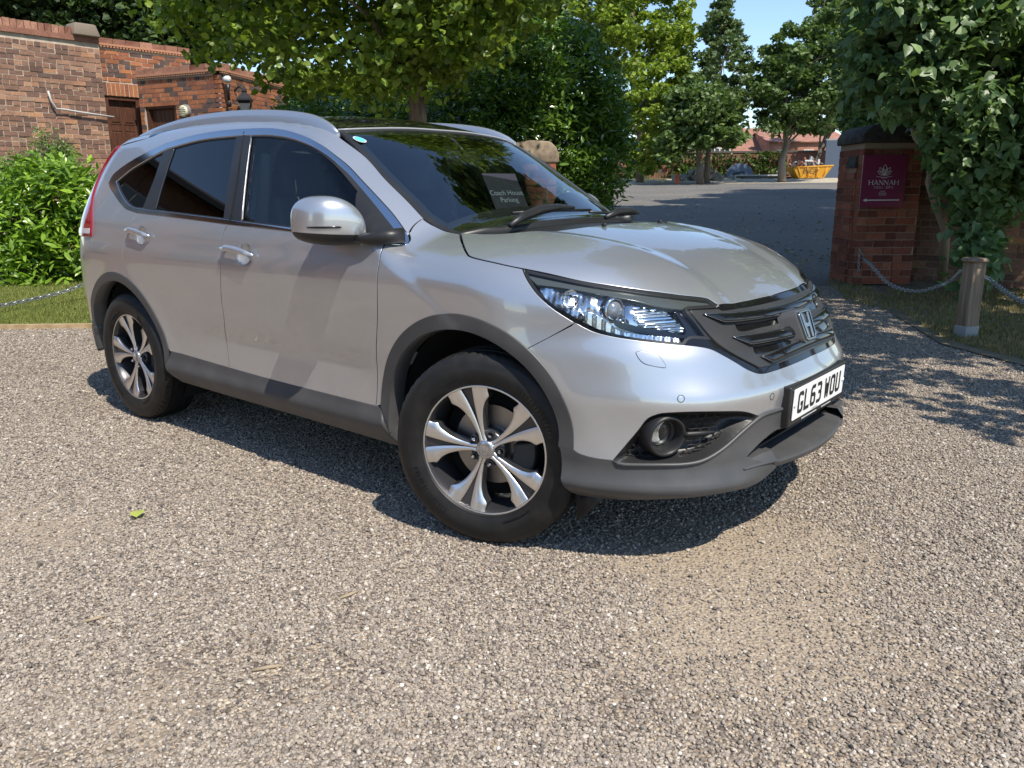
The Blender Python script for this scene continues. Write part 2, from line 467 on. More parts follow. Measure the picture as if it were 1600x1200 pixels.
k=NB(LAMPRIB);wv=k.n('TexWave',bands_direction='Z');wv.inputs['Scale'].default_value=34;k.l(k.coord(),wv.inputs['Vector']);k.bump(wv.outputs[0],.6,.004)
# ================================================================== CAR
CAR=thing('parked_car','silver SUV with black roof and grey plastic sills parked on the gravel','car')
Z3=lambda *a:np.array(a,float)
P=pxs
arch_f=P([(595.8,632),(599,606.6),(603.7,568.6),(611.7,543),(624.3,524.3),(643.3,508.5),(668.6,498.4),(700.3,493.6),(732,495.8),(770,507),(801.6,524.3),(827,546.5),(852.2,578),(874.4,613),(887,647.8),(896.5,698.4)])
arch_r=P([(143.3,470),(145.7,451),(155,434),(171,427.5),(190,430),(208.6,442),(225,463),(241,488.6),(253,516.6),(260,540),(265.8,549.3)])
def smooth_arch(A,cx,cz,deg,a0,a1,n=46,fac=1.,dr=0.):
    ph=np.unwrap(np.arctan2(A[:,2]-cz,A[:,0]-cx));r=np.hypot(A[:,0]-cx,A[:,2]-cz);p=np.polyfit(ph,r,deg)
    t=np.linspace(a0,a1,n);R_=np.polyval(p,np.clip(t,ph.min(),ph.max()))+dr
    return np.stack([cx+R_*np.cos(t),cz+R_*np.sin(t)],-1)
R_=math.radians
af=smooth_arch(arch_f,-.08,.36,4,R_(172),R_(8));ar=smooth_arch(arch_r,-2.65,.36,4,R_(168),R_(12))
AF=snap_side(af);AR=snap_side(ar)                      # outer edge of the arch trims, rear end first (x rising)
afi=smooth_arch(arch_f,-.08,.36,4,R_(186),R_(9.5),dr=-.052);ari=smooth_arch(arch_r,-2.65,.36,4,R_(184),R_(-2),dr=-.046)
hood_side=P([(720.6,364.8),(723.4,378.6),(729.7,393.5),(738.2,401),(775,410),(816.9,419),(890,434.9),(945,444.6),(1002.5,452.9),(1060,460.5),(1101.5,465.3),(1110.5,468.6),(1122.9,477)])
chrome_out=P([(169.5,286),(180,269.5),(210,248.5),(255,226),(300,212),(340,204.6),(380.6,201),(429.4,200.6),(470,210.4),(502.5,226.6),(535,251),(567.5,283.5),(603.3,321.7),(620,341.7),(634,361.5)])
co_front=P([(634,361.5),(639.5,371),(638,379),(631.7,382.5)])
co_bot=P([(631.7,382.5),(603,380.5),(525,371.3),(451.7,361.7),(356.7,351),(285,341.4),(212.5,332.5)])
co_rear=P([(212.5,332.5),(196.7,326.7),(188,318),(180,306.7),(172,294),(169.5,286)])
door_front=P([(602,380.6),(596.7,390),(591.7,413.3),(589.5,480),(588,560),(587,635)])
door_mid=P([(356.3,351),(349,362.5),(344,383.6),(342.8,395),(343.2,408),(344,428),(345.5,465),(350,500),(353.3,530.6),(358,575)])
door_rear=P([(212.5,332.5),(204.4,348),(196,367),(191.4,400),(192,411),(196.5,430)])
sill_top=P([(265.8,549.3),(358,575),(420,592.4),(500,613),(587,635)])
sill_bot=P([(269.3,586.6),(306.6,600.6),(367.3,613.4),(420,626.3),(500,649),(580,673),(614,688)])
ws_near=P([(528.5,203.6),(567.5,241.3),(603,280),(636.7,313.3),(661.7,340)])
ws_low=P([(661.7,340),(680,351.7),(700,360.6),(720.6,364.8)])
fgap=P([(661.7,340),(650,348),(642,357),(638,366)])
gap_fb=P([(828.5,547),(898,507)])
hl_bot=P([(818,421.4),(833.7,451.8),(845,465),(867.5,484.4),(899,504.6),(926,518),(957.5,526),(1002.5,532.8),(1040,536.8),(1068.9,539)])
paint_low=P([(896.5,698),(906,709.5),(929,716),(957.5,719.5)])
cut=lambda A,x0,x1:A[(A[:,0]>=min(x0,x1)-1e-6)&(A[:,0]<=max(x0,x1)+1e-6)]
def nearest(A,p): return int(np.argmin(((A-np.asarray(p))**2).sum(1)))
# ---- body side (C pillar, roof edge, A pillar)
rail_low=P([(232,215.5),(255,206.8),(300,197),(360,188.8),(405,185.2),(453.7,185),(478,188),(500,196),(515.5,203)])
iD=nearest(AR,door_rear[-1])
q_rear=snap_side([(-2.90,.755),(-2.915,.81),(-2.89,.90),(-2.925,1.01)])
iQ=nearest(AR,q_rear[0]);q_rear[0]=AR[iQ]
tl_line=snap_side([(-2.925,1.01),(-2.94,1.08),(-3.0,1.165),(-3.05,1.26),(-3.055,1.34),(-3.01,1.43),(-2.93,1.50)])
roof_e=np.vstack([tl_line[-1:],rail_low])
body=panel('body_side',SIDE,[loop([door_rear,AR[iD:iQ:-1] if iD>iQ else AR[iD:iQ],q_rear,tl_line,roof_e,np.vstack([rail_low[-1:],ws_near[:1]]),ws_near,fgap,np.vstack([fgap[-1:],chrome_out[-1:]]),chrome_out[::-1],co_rear[::-1]],.012)],PAINT,CAR,sp=.022,gap=.0012,both=True)
# ---- doors, wing
iS=len(AR)-1
fd=panel('front_door',SIDE,[loop([door_mid,sill_top[1:],door_front[::-1],co_bot[1:5]],.012)],PAINT,CAR,sp=.018,gap=.0034,flange=.022,lip=.0018,both=True)
rd=panel('rear_door',SIDE,[loop([door_rear,AR[iD:],np.vstack([AR[-1:],sill_top[:1]]),sill_top[:2],door_mid[::-1],co_bot[4:]],.012)],PAINT,CAR,sp=.018,gap=.0034,flange=.022,lip=.0018,both=True)
iG=nearest(AF,gap_fb[0]);gap_fb[0]=AF[iG]
wing=panel('front_wing',SIDE,[loop([door_front,np.vstack([door_front[-1:],AF[:1]]),AF[:iG+1],np.vstack([gap_fb[0],(gap_fb[0]+gap_fb[1])/2,hl_bot[4]]),hl_bot[:5][::-1],np.vstack([hl_bot[:1],hood_side[5:6]]),hood_side[:6][::-1],ws_low[::-1],fgap,np.vstack([fgap[-1:],co_front[:1]]),co_front,co_bot[:2]],.012)],PAINT,CAR,sp=.018,gap=.0032,flange=.022,lip=.0018,both=True)
# ---- bonnet
hf=snap_front([(-.40,.872),(-.20,.866),(0,.864)])
hr=np.vstack([hood_side[:1],snap_top([(-.175,-.60),(-.075,-.50),(-.02,-.35),(.0,-.17),(.005,0)])])
half=loop([hr[::-1],hood_side,np.vstack([hood_side[-1:],hf])],.014)
bon=panel('bonnet',TOP,[sym(half)],PAINT,CAR,sp=.022,gap=.0025,flange=.02)
# ---- front bumper
gb=np.vstack([hl_bot[-1:],P([(1090,541.2),(1111,545.5),(1130,555),(1150,566.5),(1171,578.8),(1190,583.8)]),snap_front([(-.29,.650),(-.15,.652),(0,.654)])])
fog_top=P([(957.5,719.5),(975,699),(997,673),(1010,656),(1022,649.3),(1040,645.4),(1085,643.6),(1130,643),(1163,643.6),(1187,650.5)])
low_c=np.vstack([P([(1187,650.5),(1205,643),(1228,636)]),snap_front([(-.27,.505),(0,.505)])])
ib=nearest(AF,paint_low[0]);paint_low[0]=AF[ib]
half=loop([gb[::-1],hl_bot[4:][::-1],gap_fb[::-1],AF[iG:ib+1],paint_low,fog_top,low_c],.012)
bump=panel('front_bumper',FRONT,[sym(half)],PAINT,CAR,sp=.018,gap=.0015,flange=.02)
# ---- arch trims
def lipd(cx,cz):
    return lambda Pp,U:.007+0*Pp[:,0]
afl=snap_side(afi[::-1]);arl=snap_side(ari[::-1])
panel('wheel_arch_trim',SIDE,[loop([AF,np.vstack([AF[-1:],afl[:1]]),afl,np.vstack([afl[-1:],AF[:1]])],.012)],CLAD,CAR,sp=.02,gap=.0005,off=.005,flange=.07,lip=.0025,both=True)
panel('wheel_arch_trim',SIDE,[loop([AR,np.vstack([AR[-1:],arl[:1]]),arl,np.vstack([arl[-1:],AR[:1]])],.012)],CLAD,CAR,sp=.02,gap=.0005,off=.005,flange=.07,lip=.0025,both=True)
# ---- sill
def silld(Pp,U):
    z=Pp[:,2];return .004+.018*np.exp(-((z-.355)/.035)**2)-.02*np.clip((.315-z)/.05,0,1)
# the sill's ends follow the wheel arch curves
s_a=snap_side([(sill_top[-1][0]+.03,.418),(-.535,.36),(-.50,.30),(-.46,.262)]);s_b=snap_side([(-2.17,.44),(-2.20,.37),(-2.17,.32),(-2.12,.285)])
panel('sill_cladding',SIDE,[loop([s_b[::-1],np.vstack([s_b[:1],sill_top[1:],s_a[:1]]),s_a,snap_side([(-.46,.262),(-1.0,.272),(-1.6,.278),(-2.12,.285)])],.014)],CLAD,CAR,sp=.02,gap=.001,disp=silld,flange=.09,lip=.006,both=True)
# ---- front lower cladding with spoiler
up=np.vstack([AF[ib:],])
lowtop=np.vstack([P([(957.5,719.5),(968,724.5),(985,726),(1030,726.3),(1070,725.3),(1100,718.6),(1130,700),(1160,673),(1187,650.5),(1205,643),(1228,636)]),snap_front([(-.255,.498)])])
low_in=np.vstack([snap_front([(-.255,.498),(-.25,.46)]),P([(1228,667),(1211,671.5),(1190,688),(1173.5,704.5),(1166,714)])])
chin=P([(1166,714),(1180,719),(1197,722),(1212,729)])
bot=P([(1212,729),(1190,748),(1166,760),(1130,767.5),(1040,779.5),(965,785),(908,782.5),(890,769),(879,745)])
sd_=np.vstack([P([(879,745),(877.5,722),(876.5,703)]),snap_side([(afi[-1][0],afi[-1][1])])])
def cladd(Pp,U):
    z=Pp[:,2];ay=np.abs(Pp[:,1]);zt=.405+.0*ay
    e=sst(ay,.36,.56);c=.005+e*(.013*np.exp(-((z-.305)/.022)**2)-.006*np.exp(-((z-.37)/.03)**2))-.05*e*np.clip((.285-z)/.06,0,1)**1.5
    return c
half1=loop([np.vstack([AF[-1:],AF[ib]]) if ib<len(AF)-1 else AF[-2:],paint_low,lowtop[:],low_in,chin,bot,np.vstack([bot[-1:],sd_[1:]]),np.vstack([sd_[-1:],AF[-1:]])],.012)
panel('lower_bumper_cladding',FRONT,[half1],CLAD,CAR,sp=.014,gap=.0008,disp=cladd,flange=.05,lip=.003,both=True)
# silver-grey bead along the top of the cladding
bead=crom(on(lowtop[:-1],.004),.02)
for sgn in(1,-1): mb=MB();mb.tube([b*[1,sgn,1] for b in bead],[.001]+[.0065]*(len(bead)-2)+[.002],8);mb.obj('cladding_ridge',CLAD,CAR)
# spoiler lip across the middle
def sp_lip():
    V=[];F=[];n=41
    prof=[(-.11,.060),(-.05,.050),(.022,.036),(.034,.030),(.028,.010),(.008,.0),(-.09,-.006)]
    for i in range(n):
        y=-.50+1.0*i/(n-1);a=abs(y)/.50;xb=.872-.10*a**2-.035*a**6;zb=.312+.006*a-(0 if a<.88 else .0)
        for u,v in prof:
            vv=v*(1-.35*a**4);V.append((xb+u*(1-.3*a**6)-.02,y,zb+vv))
    m=len(prof)
    for i in range(n-1):
        for j in range(m):F.append([i*m+j,i*m+(j+1)%m,(i+1)*m+(j+1)%m,(i+1)*m+j])
    F.append(list(range(m))[::-1]);F.append([(n-1)*m+j for j in range(m)])
    q=MB().add(V,F);o=q.obj('spoiler_lip',CLAD,CAR,bevel=.004,seg=3);return o
sp_lip()
# side scoops of the lower opening
for sgn in(-1,1):
    q=MB();V=[];n=14
    for i in range(n):
        t=i/(n-1);y=sgn*(.49-.15*t);x=.775+.05*t;h=.004+.026*math.sin(t*math.pi/2);V+=[(x+.004,y,.346-.008*t),(x+.020,y,.350),(x-.006,y,.354+h),(x-.07,y,.352+h)]
    F=[[i*4+j,i*4+j+1,(i+1)*4+j+1,(i+1)*4+j] for i in range(n-1) for j in range(3)]
    q.add(V,[f if sgn<0 else f[::-1] for f in F]);q.obj('intake_scoop',CLAD,CAR,bevel=.003)
# dark inside of the lower intake, with grille bars
q=MB();q.box((.70,0,.40),(.01,.47,.09));q.obj('intake_back',DARK,CAR)
q=MB()
for z in(.36,.385,.41,.435): q.box((.765-.0,0,z),(.008,.42,.0035))
for y in np.linspace(-.36,.36,7): q.box((.755,y,.40),(.006,.003,.05))
q.obj('intake_bar',BLK,CAR)
# mud flap / air dam below bumper
for s_ in(-1,1):
    q=MB();q.prism([(0,0),(.17,.0),(.02,-.105),(.005,-.105)],-.004,.004,lambda u,v,w_:(.335+u*.55,s_*(-.80+u*.55)*-1*-1+w_,.262+v));q.obj('air_deflector',BLK,CAR)
# ---- fog lamp recess
fog_poly=loop([fog_top,np.vstack([fog_top[-1:],lowtop[7:8]]),lowtop[:8][::-1]],.012)
fog_c=P([(1045,684)])[0];fog_n=grad(fog_c[None])[0]
panel('fog_lamp_surround',FRONT,[fog_poly,loop([P([(985,708),(1018,662),(1040,655),(1090,652),(1120,655),(1100,690),(1075,708),(1040,716),(995,716)]),],.012)] if False else [fog_poly],BLK,CAR,sp=.012,gap=.001,
      disp=lambda Pp,U:-.06*(1-np.exp(-(np.array([np.min(np.hypot(*(FRONT.to2(fog_poly)-u).T)) for u in U])/.022)**2)),flange=.02,both=True)
fogd=lambda p,o:np.asarray(p)+grad(np.atleast_2d(p))*o
q=MB();q2=MB()
# honeycomb mesh in the recess
fp2=FRONT.to2(fog_poly);pp2=inset2(fp2,.012)
hexes=[];fcu=FRONT.to2(fog_c[None])[0]
u0,u1=fp2.min(0),fp2.max(0)
for j,v in enumerate(np.arange(u0[1],u1[1],.0165)):
    for i,u in enumerate(np.arange(u0[0],u1[0],.034)):
        c=np.array([u+(.017 if j%2 else 0),v])
        if inside(c[None],pp2)[0] and np.linalg.norm(c-fcu)>.082 and c[0]<fp2[:,0].min()+.72*(np.ptp(fp2[:,0])): hexes.append(c)
for c in hexes:
    h=[c+np.array([math.cos(a)*.0185,math.sin(a)*.0095]) for a in np.radians([0,60,120,180,240,300])]
    S3=FRONT.to3(np.array(h));N3=grad(S3);A=S3-N3*.034
    for i in range(6):
        a_,b_=A[i],A[(i+1)%6]
        for sg in(1,-1): q.tube([a_*[1,sg,1],b_*[1,sg,1]],.0016,3,False)
q.obj('honeycomb_mesh',BLK,CAR)['kind']='stuff'
for sg in(1,-1):
    c=fog_c*[1,sg,1];n=np.array([.86,-.50*sg,-.06]) ;n/=np.linalg.norm(n)
    a=np.cross([0,0,1],n);a/=np.linalg.norm(a);b=np.cross(n,a);Rm=np.stack([a,b,n],1)
    fl=MB().lathe([(.046,-.060),(.050,-.01),(.057,.012),(.063,.017),(.069,.011),(.073,-.004),(.078,-.05)],40,R=Rm,c=c-n*.02).obj('fog_lamp_bezel',BLK,CAR)
    MB().lathe([(.0,-.050),(.02,-.048),(.045,-.042)],28,R=Rm,c=c-n*.015).obj('lens',LAMPR,fl)
    MB().lathe([(.0,-.026),(.02,-.027),(.038,-.032),(.046,-.044)],28,R=Rm,c=c-n*.015).obj('lens_cover',GL_L,fl)
    for t0,t1 in((-.13,-.058),(.055,.175)):
        u=FRONT.to2(c[None])[0];U=np.array([[u[0]+t*sg*-1*-1*(1 if sg>0 else 1)*(1 if sg==1 else -1),u[1]+.002] for t in np.linspace(t0,t1,8)]);S3=FRONT.to3(U);S3=S3-grad(S3)*.026
        MB().tube(list(S3),[.009]*5+[.007,.005,.002] if t0>0 else .008,8).obj('fog_lamp_blade',BLK,fl)
# ---- grille
gt=np.vstack([P([(1122.9,477),(1073.5,482.3)])])
g_edge=np.vstack([P([(1073.5,482.3),(1092,505),(1111,528),(1120.6,530),(1112,543.6)])])
gh=loop([np.vstack([hf[::-1]]),gt,P([(1073.5,482.3),(1092,505),(1113,530)]),np.vstack([P([(1113,530),(1080,528.5),(1069,538.8)])]),gb],.01)
panel('grille_frame',FRONT,[sym(gh)],GLOSSB,CAR,sp=.02,off=-.004,flange=.02)
gi=loop([hf[::-1]-np.array([-.004,0,.020]),P([(1121,484),(1078,486)]),P([(1078,486),(1108,523),(1140,549),(1186,574)]),snap_front([(-.26,.668),(-.12,.672),(0,.674)])],.01)
op1=P([(1146,506),(1180,502.5),(1214,497),(1222,504),(1192,512),(1156,519)]);op2=P([(1174,541),(1205,536),(1229,530.5),(1238,539),(1211,548),(1181,554)])
op3=np.vstack([P([(1199,576),(1215,571)]),])
def both_loops(A): return [loop([np.vstack([A,A[:1]])],.01),loop([np.vstack([mirr(A),mirr(A)[:1]])],.01)]
panel('grille',FRONT,[sym(gi)]+both_loops(op1)+both_loops(op2),plastic('grille_plastic',.035,.38),CAR,sp=.014,off=.004,flange=.035)
gb_=panel('grille_back',FRONT,[sym(gi)],DARK,CAR,sp=.04,off=-.035,flange=0)
q=MB()
for op in(op1,op2):
    for f_ in(.36,.68):
        a_=op[0]*(1-f_)+op[2]*f_;b_=op[5]*(1-f_)+op[3]*f_
        for sg in(1,-1): q=MB();q.tube([fogd(a_*[1,sg,1],-.012)[0],fogd(b_*[1,sg,1],-.012)[0]],.003,4);q.obj('grille_rib',BLK,CAR)
def bar(top,botm,thick=.012,tocentre=True):
    t=crom(P(top),.02);b=crom(P(botm),.02)
    n=26;s=np.linspace(0,1,n)
    def rs(A): d=np.r_[0,np.cumsum(np.linalg.norm(np.diff(A,axis=0),axis=1))];return np.stack([np.interp(s*d[-1],d,A[:,k]) for k in range(3)],-1)
    t,b=rs(t),rs(b);return t,b
def bar_obj(z_end,z_ctr,y_end,w,name='grille_bar',y_in=0.):
    """bright-edged dark bar: z follows a gentle curve to the centre"""
    n=40;ys=np.linspace(-y_end,-y_in,n) if y_in else np.linspace(-y_end,y_end,2*n);V=[];F=[];prof=[(-.5,.0),(-.46,.013),(-.15,.016),(.2,.016),(.46,.014),(.5,.0)]
    for y in ys:
        a=abs(y)/y_end;tp=min(1.,max(.03,(1-a)/.13));ww=w*tp;zc=z_ctr+(z_end-z_ctr)*a**2+w*(1-tp)*.5
        pt=np.array([[y,zc+ww*v] for v,_ in prof]);S3=snap_front(pt);N3=grad(S3)
        V+=list(S3+N3*np.array([[.004+h*(.35+.65*tp)] for _,h in prof]))
    m=len(prof)
    for i in range(len(ys)-1):
        for j in range(m-1):F.append([i*m+j,(i+1)*m+j,(i+1)*m+j+1,i*m+j+1])
    outs=[]
    for sg in((1,) if not y_in else (1,-1)):
        VV=[v*np.array([1,sg,1]) for v in V];FF=F if sg>0 else [f[::-1] for f in F]
        o=MB().add(VV,FF).obj(name,GLOSSB,CAR);e=MB()
        for j in(1,4): e.tube([VV[i*m+j] for i in range(len(ys))],.0012,6)
        e.obj('chrome_edge',BADGEM,o)
bar_obj(.836,.812,.505,.029)
bar_obj(.756,.744,.432,.030,y_in=.075)
bar_obj(.686,.700,.345,.030)
# emblem pod and badge
ec=np.array([.772,0,.762]);en=np.array([.93,0,.37]);en/=np.linalg.norm(en);ea=np.array([0,1.,0]);eb=np.cross(en,ea);eb=-eb if eb[2]<0 else eb
Mx=lambda u,v,w_:ec+ea*u+eb*v+en*w_
def rrect(a,b,r,n=5,t=0.):
    pts=[]
    for cx,cy,a0 in((a-r,b-r,0),(-a+r,b-r,90),(-a+r,-b+r,180),(a-r,-b+r,270)):
        for i in range(n+1):
            q_=R_(a0+90*i/n);x=cx+r*math.cos(q_);y=cy+r*math.sin(q_);pts.append((x*(1+t*y/b),y))
    return pts
pod=MB()
o1=rrect(.092,.072,.03,t=.04);o2=rrect(.066,.060,.022,t=.08);n_=len(o1)
pod.add([Mx(x,y,-.045) for x,y in o1]+[Mx(x,y,.012) for x,y in o2],[[i,(i+1)%n_,n_+(i+1)%n_,n_+i] for i in range(n_)]+[[n_+i for i in range(n_)]])
pod.obj('badge_mount',plastic('pod_plastic',.06,.32),CAR,auto=40)
# H badge: framed rounded square with an H whose bars flare to the top
def ring_mesh(o,i_,z0,z1,M):
    n=len(o);V=[M(x,y,z0) for x,y in o]+[M(x,y,z1) for x,y in o]+[M(x,y,z1) for x,y in i_]+[M(x,y,z0) for x,y in i_]
    return V,[[k,(k+1)%n,n+(k+1)%n,n+k] for k in range(n)]+[[n+k,n+(k+1)%n,2*n+(k+1)%n,2*n+k] for k in range(n)]+[[2*n+k,2*n+(k+1)%n,3*n+(k+1)%n,3*n+k] for k in range(n)]
Mb=lambda u,v,w_:Mx(u,v,w_+.012)
bd=MB();bd.add(*ring_mesh(rrect(.052,.054,.018,t=.10),rrect(.046,.048,.015,t=.10),0,.009,Mb))
H_unused=[(-.036,.045),(-.022,.045),(-.016,.008),(.016,.008),(.022,.045),(.036,.045),(.028,-.045),(.014,-.045),(.011,-.007),(-.011,-.007),(-.014,-.045),(-.028,-.045)]
def poly_tri(bm_,poly,z0,z1,M):
    bm_.prism(poly,z0,z1,M)
for part in([(-.040,.046),(-.023,.046),(-.0165,.008),(-.0165,-.007),(-.0125,-.046),(-.029,-.046)],[(.023,.046),(.040,.046),(.029,-.046),(.0125,-.046),(.0165,-.007),(.0165,.008)],[(-.0165,.008),(.0165,.008),(.0165,-.007),(-.0165,-.007)]):
    part=[(x_*.92,y_*1.02) for x_,y_ in part]
    bd.prism(part,0,.008,Mb)
bd.obj('badge',BADGEM,CAR,auto=30,bevel=.001)
# ---- headlights
LHOUSE=mat('lamp_housing',(.42,.44,.45),.3,.8)
hl=loop([hl_bot,P([(1068.9,539),(1081,528.5),(1111,529.5)]),P([(1111,529.5),(1090,503),(1073.4,481.6)]),P([(1073.4,481.6),(1122.9,478.5)]),hood_side[5:][::-1],np.vstack([hood_side[5:6],hl_bot[:1]])],.01)
for sg in(1,-1):
    HL=thing('headlight',None,'x') if False else bpy.data.objects.new('headlight',None);COL.objects.link(HL);HL.parent=CAR
    def hp(name,lp,m,**kw):
        mir=sg<0;o=panel(name,FRONT,[mirr(l)[::-1] if mir else l for l in lp],m,HL,**kw);return o
    hp('housing',[hl],LHOUSE,sp=.02,off=-.052,flange=0)
    rim=loop([np.vstack([hl,hl[:1]])],.01)
    hin=hl
    L2=FRONT.to2(hl);inn=FRONT.to3(inset2(L2,.007))
    hp('seal',[hl,inn],BLK,sp=.02,off=-.003,flange=.05)
    hp('lens',[hl],GL_L,sp=.02,off=-.001,flange=0,gap=.003)
    pz=lambda pts:loop([P(pts+[pts[0]])],.01)
    # upper smoked band
    hp('eyelid',[loop([P([(822,424),(890,437.5),(1002.5,455.5),(1100,468),(1118,479)]),P([(1118,479),(1080,480),(1030,474.5),(995,466),(940,456),(880,446),(838,441)]),P([(838,441),(822,424)])],.01)],mat('lamp_smoke',(.10,.11,.105),.15,.3),sp=.02,off=-.012,flange=.02)
    hp('reflector',[pz([(838,441),(880,447),(925,455),(938,470),(950,492),(968,510),(930,512),(903,500),(872,481),(852,463)])],LAMPR,sp=.009,off=-.030,flange=.01,disp=lambda Pp,U:.007*np.sin(U[:,0]*60)*np.cos(U[:,1]*55)+.0022*np.sin(U[:,0]*300))
    hp('reflector',[pz([(992,467),(1030,474),(1053,482),(1058,492),(1076,515),(1040,514),(1000,508),(992,490)])],LAMPRIB,sp=.009,off=-.032,flange=.02,disp=lambda Pp,U:.004*np.sin(U[:,1]*900))
    hp('lamp_bezel',[pz([(925,455),(960,459),(992,467),(992,500),(1000,509),(968,508),(952,496),(940,476)])],CHROME,sp=.01,off=-.030,flange=.02,disp=lambda Pp,U:-.02*np.exp(-((U[:,0]-U[:,0].mean())/.02)**2))
    hp('side_lamp',[pz([(905,487),(925,489),(950,505),(968,517),(1000,522),(1060,526),(1066,533),(1040,531),(1000,528),(960,521),(930,513),(912,502)])],LAMPR,sp=.009,off=-.018,flange=.01,disp=lambda Pp,U:.0035*np.sin(U[:,0]*200))
    hp('lamp_bezel',[pz([(955,499),(1000,511),(1040,516.5),(1078,519),(1060,482),(1066,483),(1108,527),(1080,525.5),(1040,523.5),(1000,519),(968,512)])],GLOSSB,sp=.012,off=-.020,flange=.02)
    # projector
    c=P([(972,486)])[0];n=np.array([.93,-.35,.08]);n/=np.linalg.norm(n)
    if sg<0: c=c*[1,-1,1];n=n*[1,-1,1]
    a=np.cross([0,0,1],n);a/=np.linalg.norm(a);b=np.cross(n,a);Rm=np.stack([a,b,n],1)
    MB().lathe([(.044,-.03),(.043,-.006),(.038,.0),(.034,-.004),(.033,-.02)],36,R=Rm,c=c-n*.03).obj('projector_ring',CHROME,HL)
    MB().lathe([(0,.010),(.012,.009),(.022,.004),(.030,-.005),(.034,-.018)],32,R=Rm,c=c-n*.034).obj('projector_lens',mat('projector_glass',(.25,.27,.30),.02,.3,coat=1.),HL)
    c=P([(916,497)])[0];c=c if sg>0 else c*[1,-1,1]
    MB().lathe([(0,.0),(.008,-.002),(.014,-.01)],18,R=Rm,c=c-n*.016).obj('bulb',mat('bulb_glass',(.2,.2,.2),.05,.6),HL)
    c=P([(896,467)])[0];c=c if sg>0 else c*[1,-1,1]
    MB().lathe([(.030,.004),(.026,-.006),(.016,-.02),(.006,-.024),(.006,-.004),(0,-.003)],24,R=Rm,c=c-n*.020).obj('bulb_reflector',CHROME,HL)
# ---- window trims and glass (near and far side)
ci_top=P([(181,283.5),(204,264.5),(225,251.5),(255,235.5),(271.5,229.3),(315,218),(369,211.8),(392,210.8),(421,210.6),(453.7,215.4),(486,227.4),(510.6,241.8),(535,261.4),(566,295),(600,336.5),(626.7,371)])
ci_f=P([(626.7,371),(627.5,376),(622,377)]);ci_bot=P([(622,377),(600,375.6),(525,365.8),(446.7,355),(376.7,346.2),(348.3,342.4),(290,335),(241.5,328.9),(222,326.2)])
ci_r=P([(222,326.2),(207,323.6),(196.5,315),(187,299),(181,283.5)])
OUTL=loop([chrome_out,np.vstack([chrome_out[-1:],co_front]),co_bot,co_rear],.012);INL=loop([ci_top,ci_f,ci_bot,ci_r],.012)
panel('window_chrome',SIDE,[OUTL,INL],CHROME,CAR,sp=.02,gap=.0012,off=.001,flange=.012,lip=.003,both=True)
pz=lambda pts:loop([P(pts+[pts[0]])],.012)
def seg_loop(*segs): return loop([P(list(s)) for s in segs],.012)
bp=seg_loop([(369,213),(348.5,341.4)],[(348.5,341.4),(376.5,345.4)],[(376.5,345.4),(391.5,212)],[(391.5,212),(369,213)])
cp=seg_loop([(255,236.2),(240,280),(222,325.6)],[(222,325.6),(240.5,328)],[(240.5,328),(254,280),(270.5,230.4)],[(270.5,230.4),(255,236.2)])
sail=seg_loop([(562,292),(563,366)],[(563,366),(620,375.2)],[(620,375.2),(625,371)],[(625,371),(600,338),(564,295)])
for nm,lp in(('door_pillar_trim',bp),('quarter_pillar_trim',cp),('mirror_triangle',sail)):
    panel(nm,SIDE,[lp],TRIMP,CAR,sp=.03,off=-.002,flange=.01,both=True)
panel('window_seal',SIDE,[INL,SIDE.to3(inset2(SIDE.to2(INL),.006))],BLK,CAR,sp=.03,off=-.004,flange=.01,both=True)
qg=seg_loop([(182,284),(204,265.5),(225,252.5),(255,236.5)],[(255,236.5),(240,280),(222,325.6)],[(222,325.6),(207,322.6),(197,314.5),(182,284)])
rg=seg_loop([(270.5,230),(315,218.8),(369,212.6)],[(369,212.6),(348.5,341.4)],[(348.5,341.4),(240.5,328)],[(240.5,328),(254,280),(270.5,230)])
fg=seg_loop([(391.5,211.8),(421,211.5),(453.7,216.4),(486,228.4),(510.6,242.8),(535,262.4),(566,296)],[(566,296),(563,368)],[(563,368),(500,361),(376.5,345.8)],[(376.5,345.8),(391.5,211.8)])
for nm,lp,m in(('quarter_window',qg,GL_R),('rear_door_window',rg,GL_R),('front_door_window',fg,GL_F)):
    panel(nm,SIDE,[lp],m,CAR,sp=.035,off=-.010,flange=0,both=True)
# gap line of the B pillar
q=MB();pl=on(crom(P([(381.5,206),(370,279),(359,347)]),.05),.0015)
for sg in(1,-1): q=MB();q.tube([p*[1,sg,1] for p in pl],.0022,5);q.obj('door_seam',DARK,CAR)
q=MB();pl=on(crom(P([(393.3,212),(385,279),(378,346)]),.05),.003)
GMS=mat('grey_metal_strip',(.35,.35,.36),.3,.8)
for sg in(1,-1): q=MB();q.tube([p*[1,sg,1] for p in pl],.0022,5);q.obj('glass_channel',GMS,CAR)
# ---- windscreen
wt=snap_top([(-1.098,-.565),(-1.085,-.44),(-1.068,-.22),(-1.062,0)]);wt[0]=ws_near[0]*.999+wt[0]*.001
wb=np.vstack([ws_low[:3],snap_top([(-.33,-.62),(-.255,-.42),(-.225,-.2),(-.22,0)])]) 
half=loop([np.vstack([wt[::-1]]),ws_near,wb],.016)
W=sym(half);W2=TOP.to2(W)
fri=TOP.to3(inset2(W2,.035));
panel('windscreen_frame',TOP,[W,TOP.to3(inset2(W2,.022))],BLK,CAR,sp=.03,off=.000,flange=.02)
panel('windscreen',TOP,[TOP.to3(inset2(W2,.020))],GL_WS,CAR,sp=.03,off=-.003,flange=0)
wsi=TOP.to3(inset2(W2,.055));panel('windscreen_frit',TOP,[TOP.to3(inset2(W2,.02)),wsi],mat('frit',(.01,.01,.012),.5),CAR,sp=.04,off=-.008,flange=0)
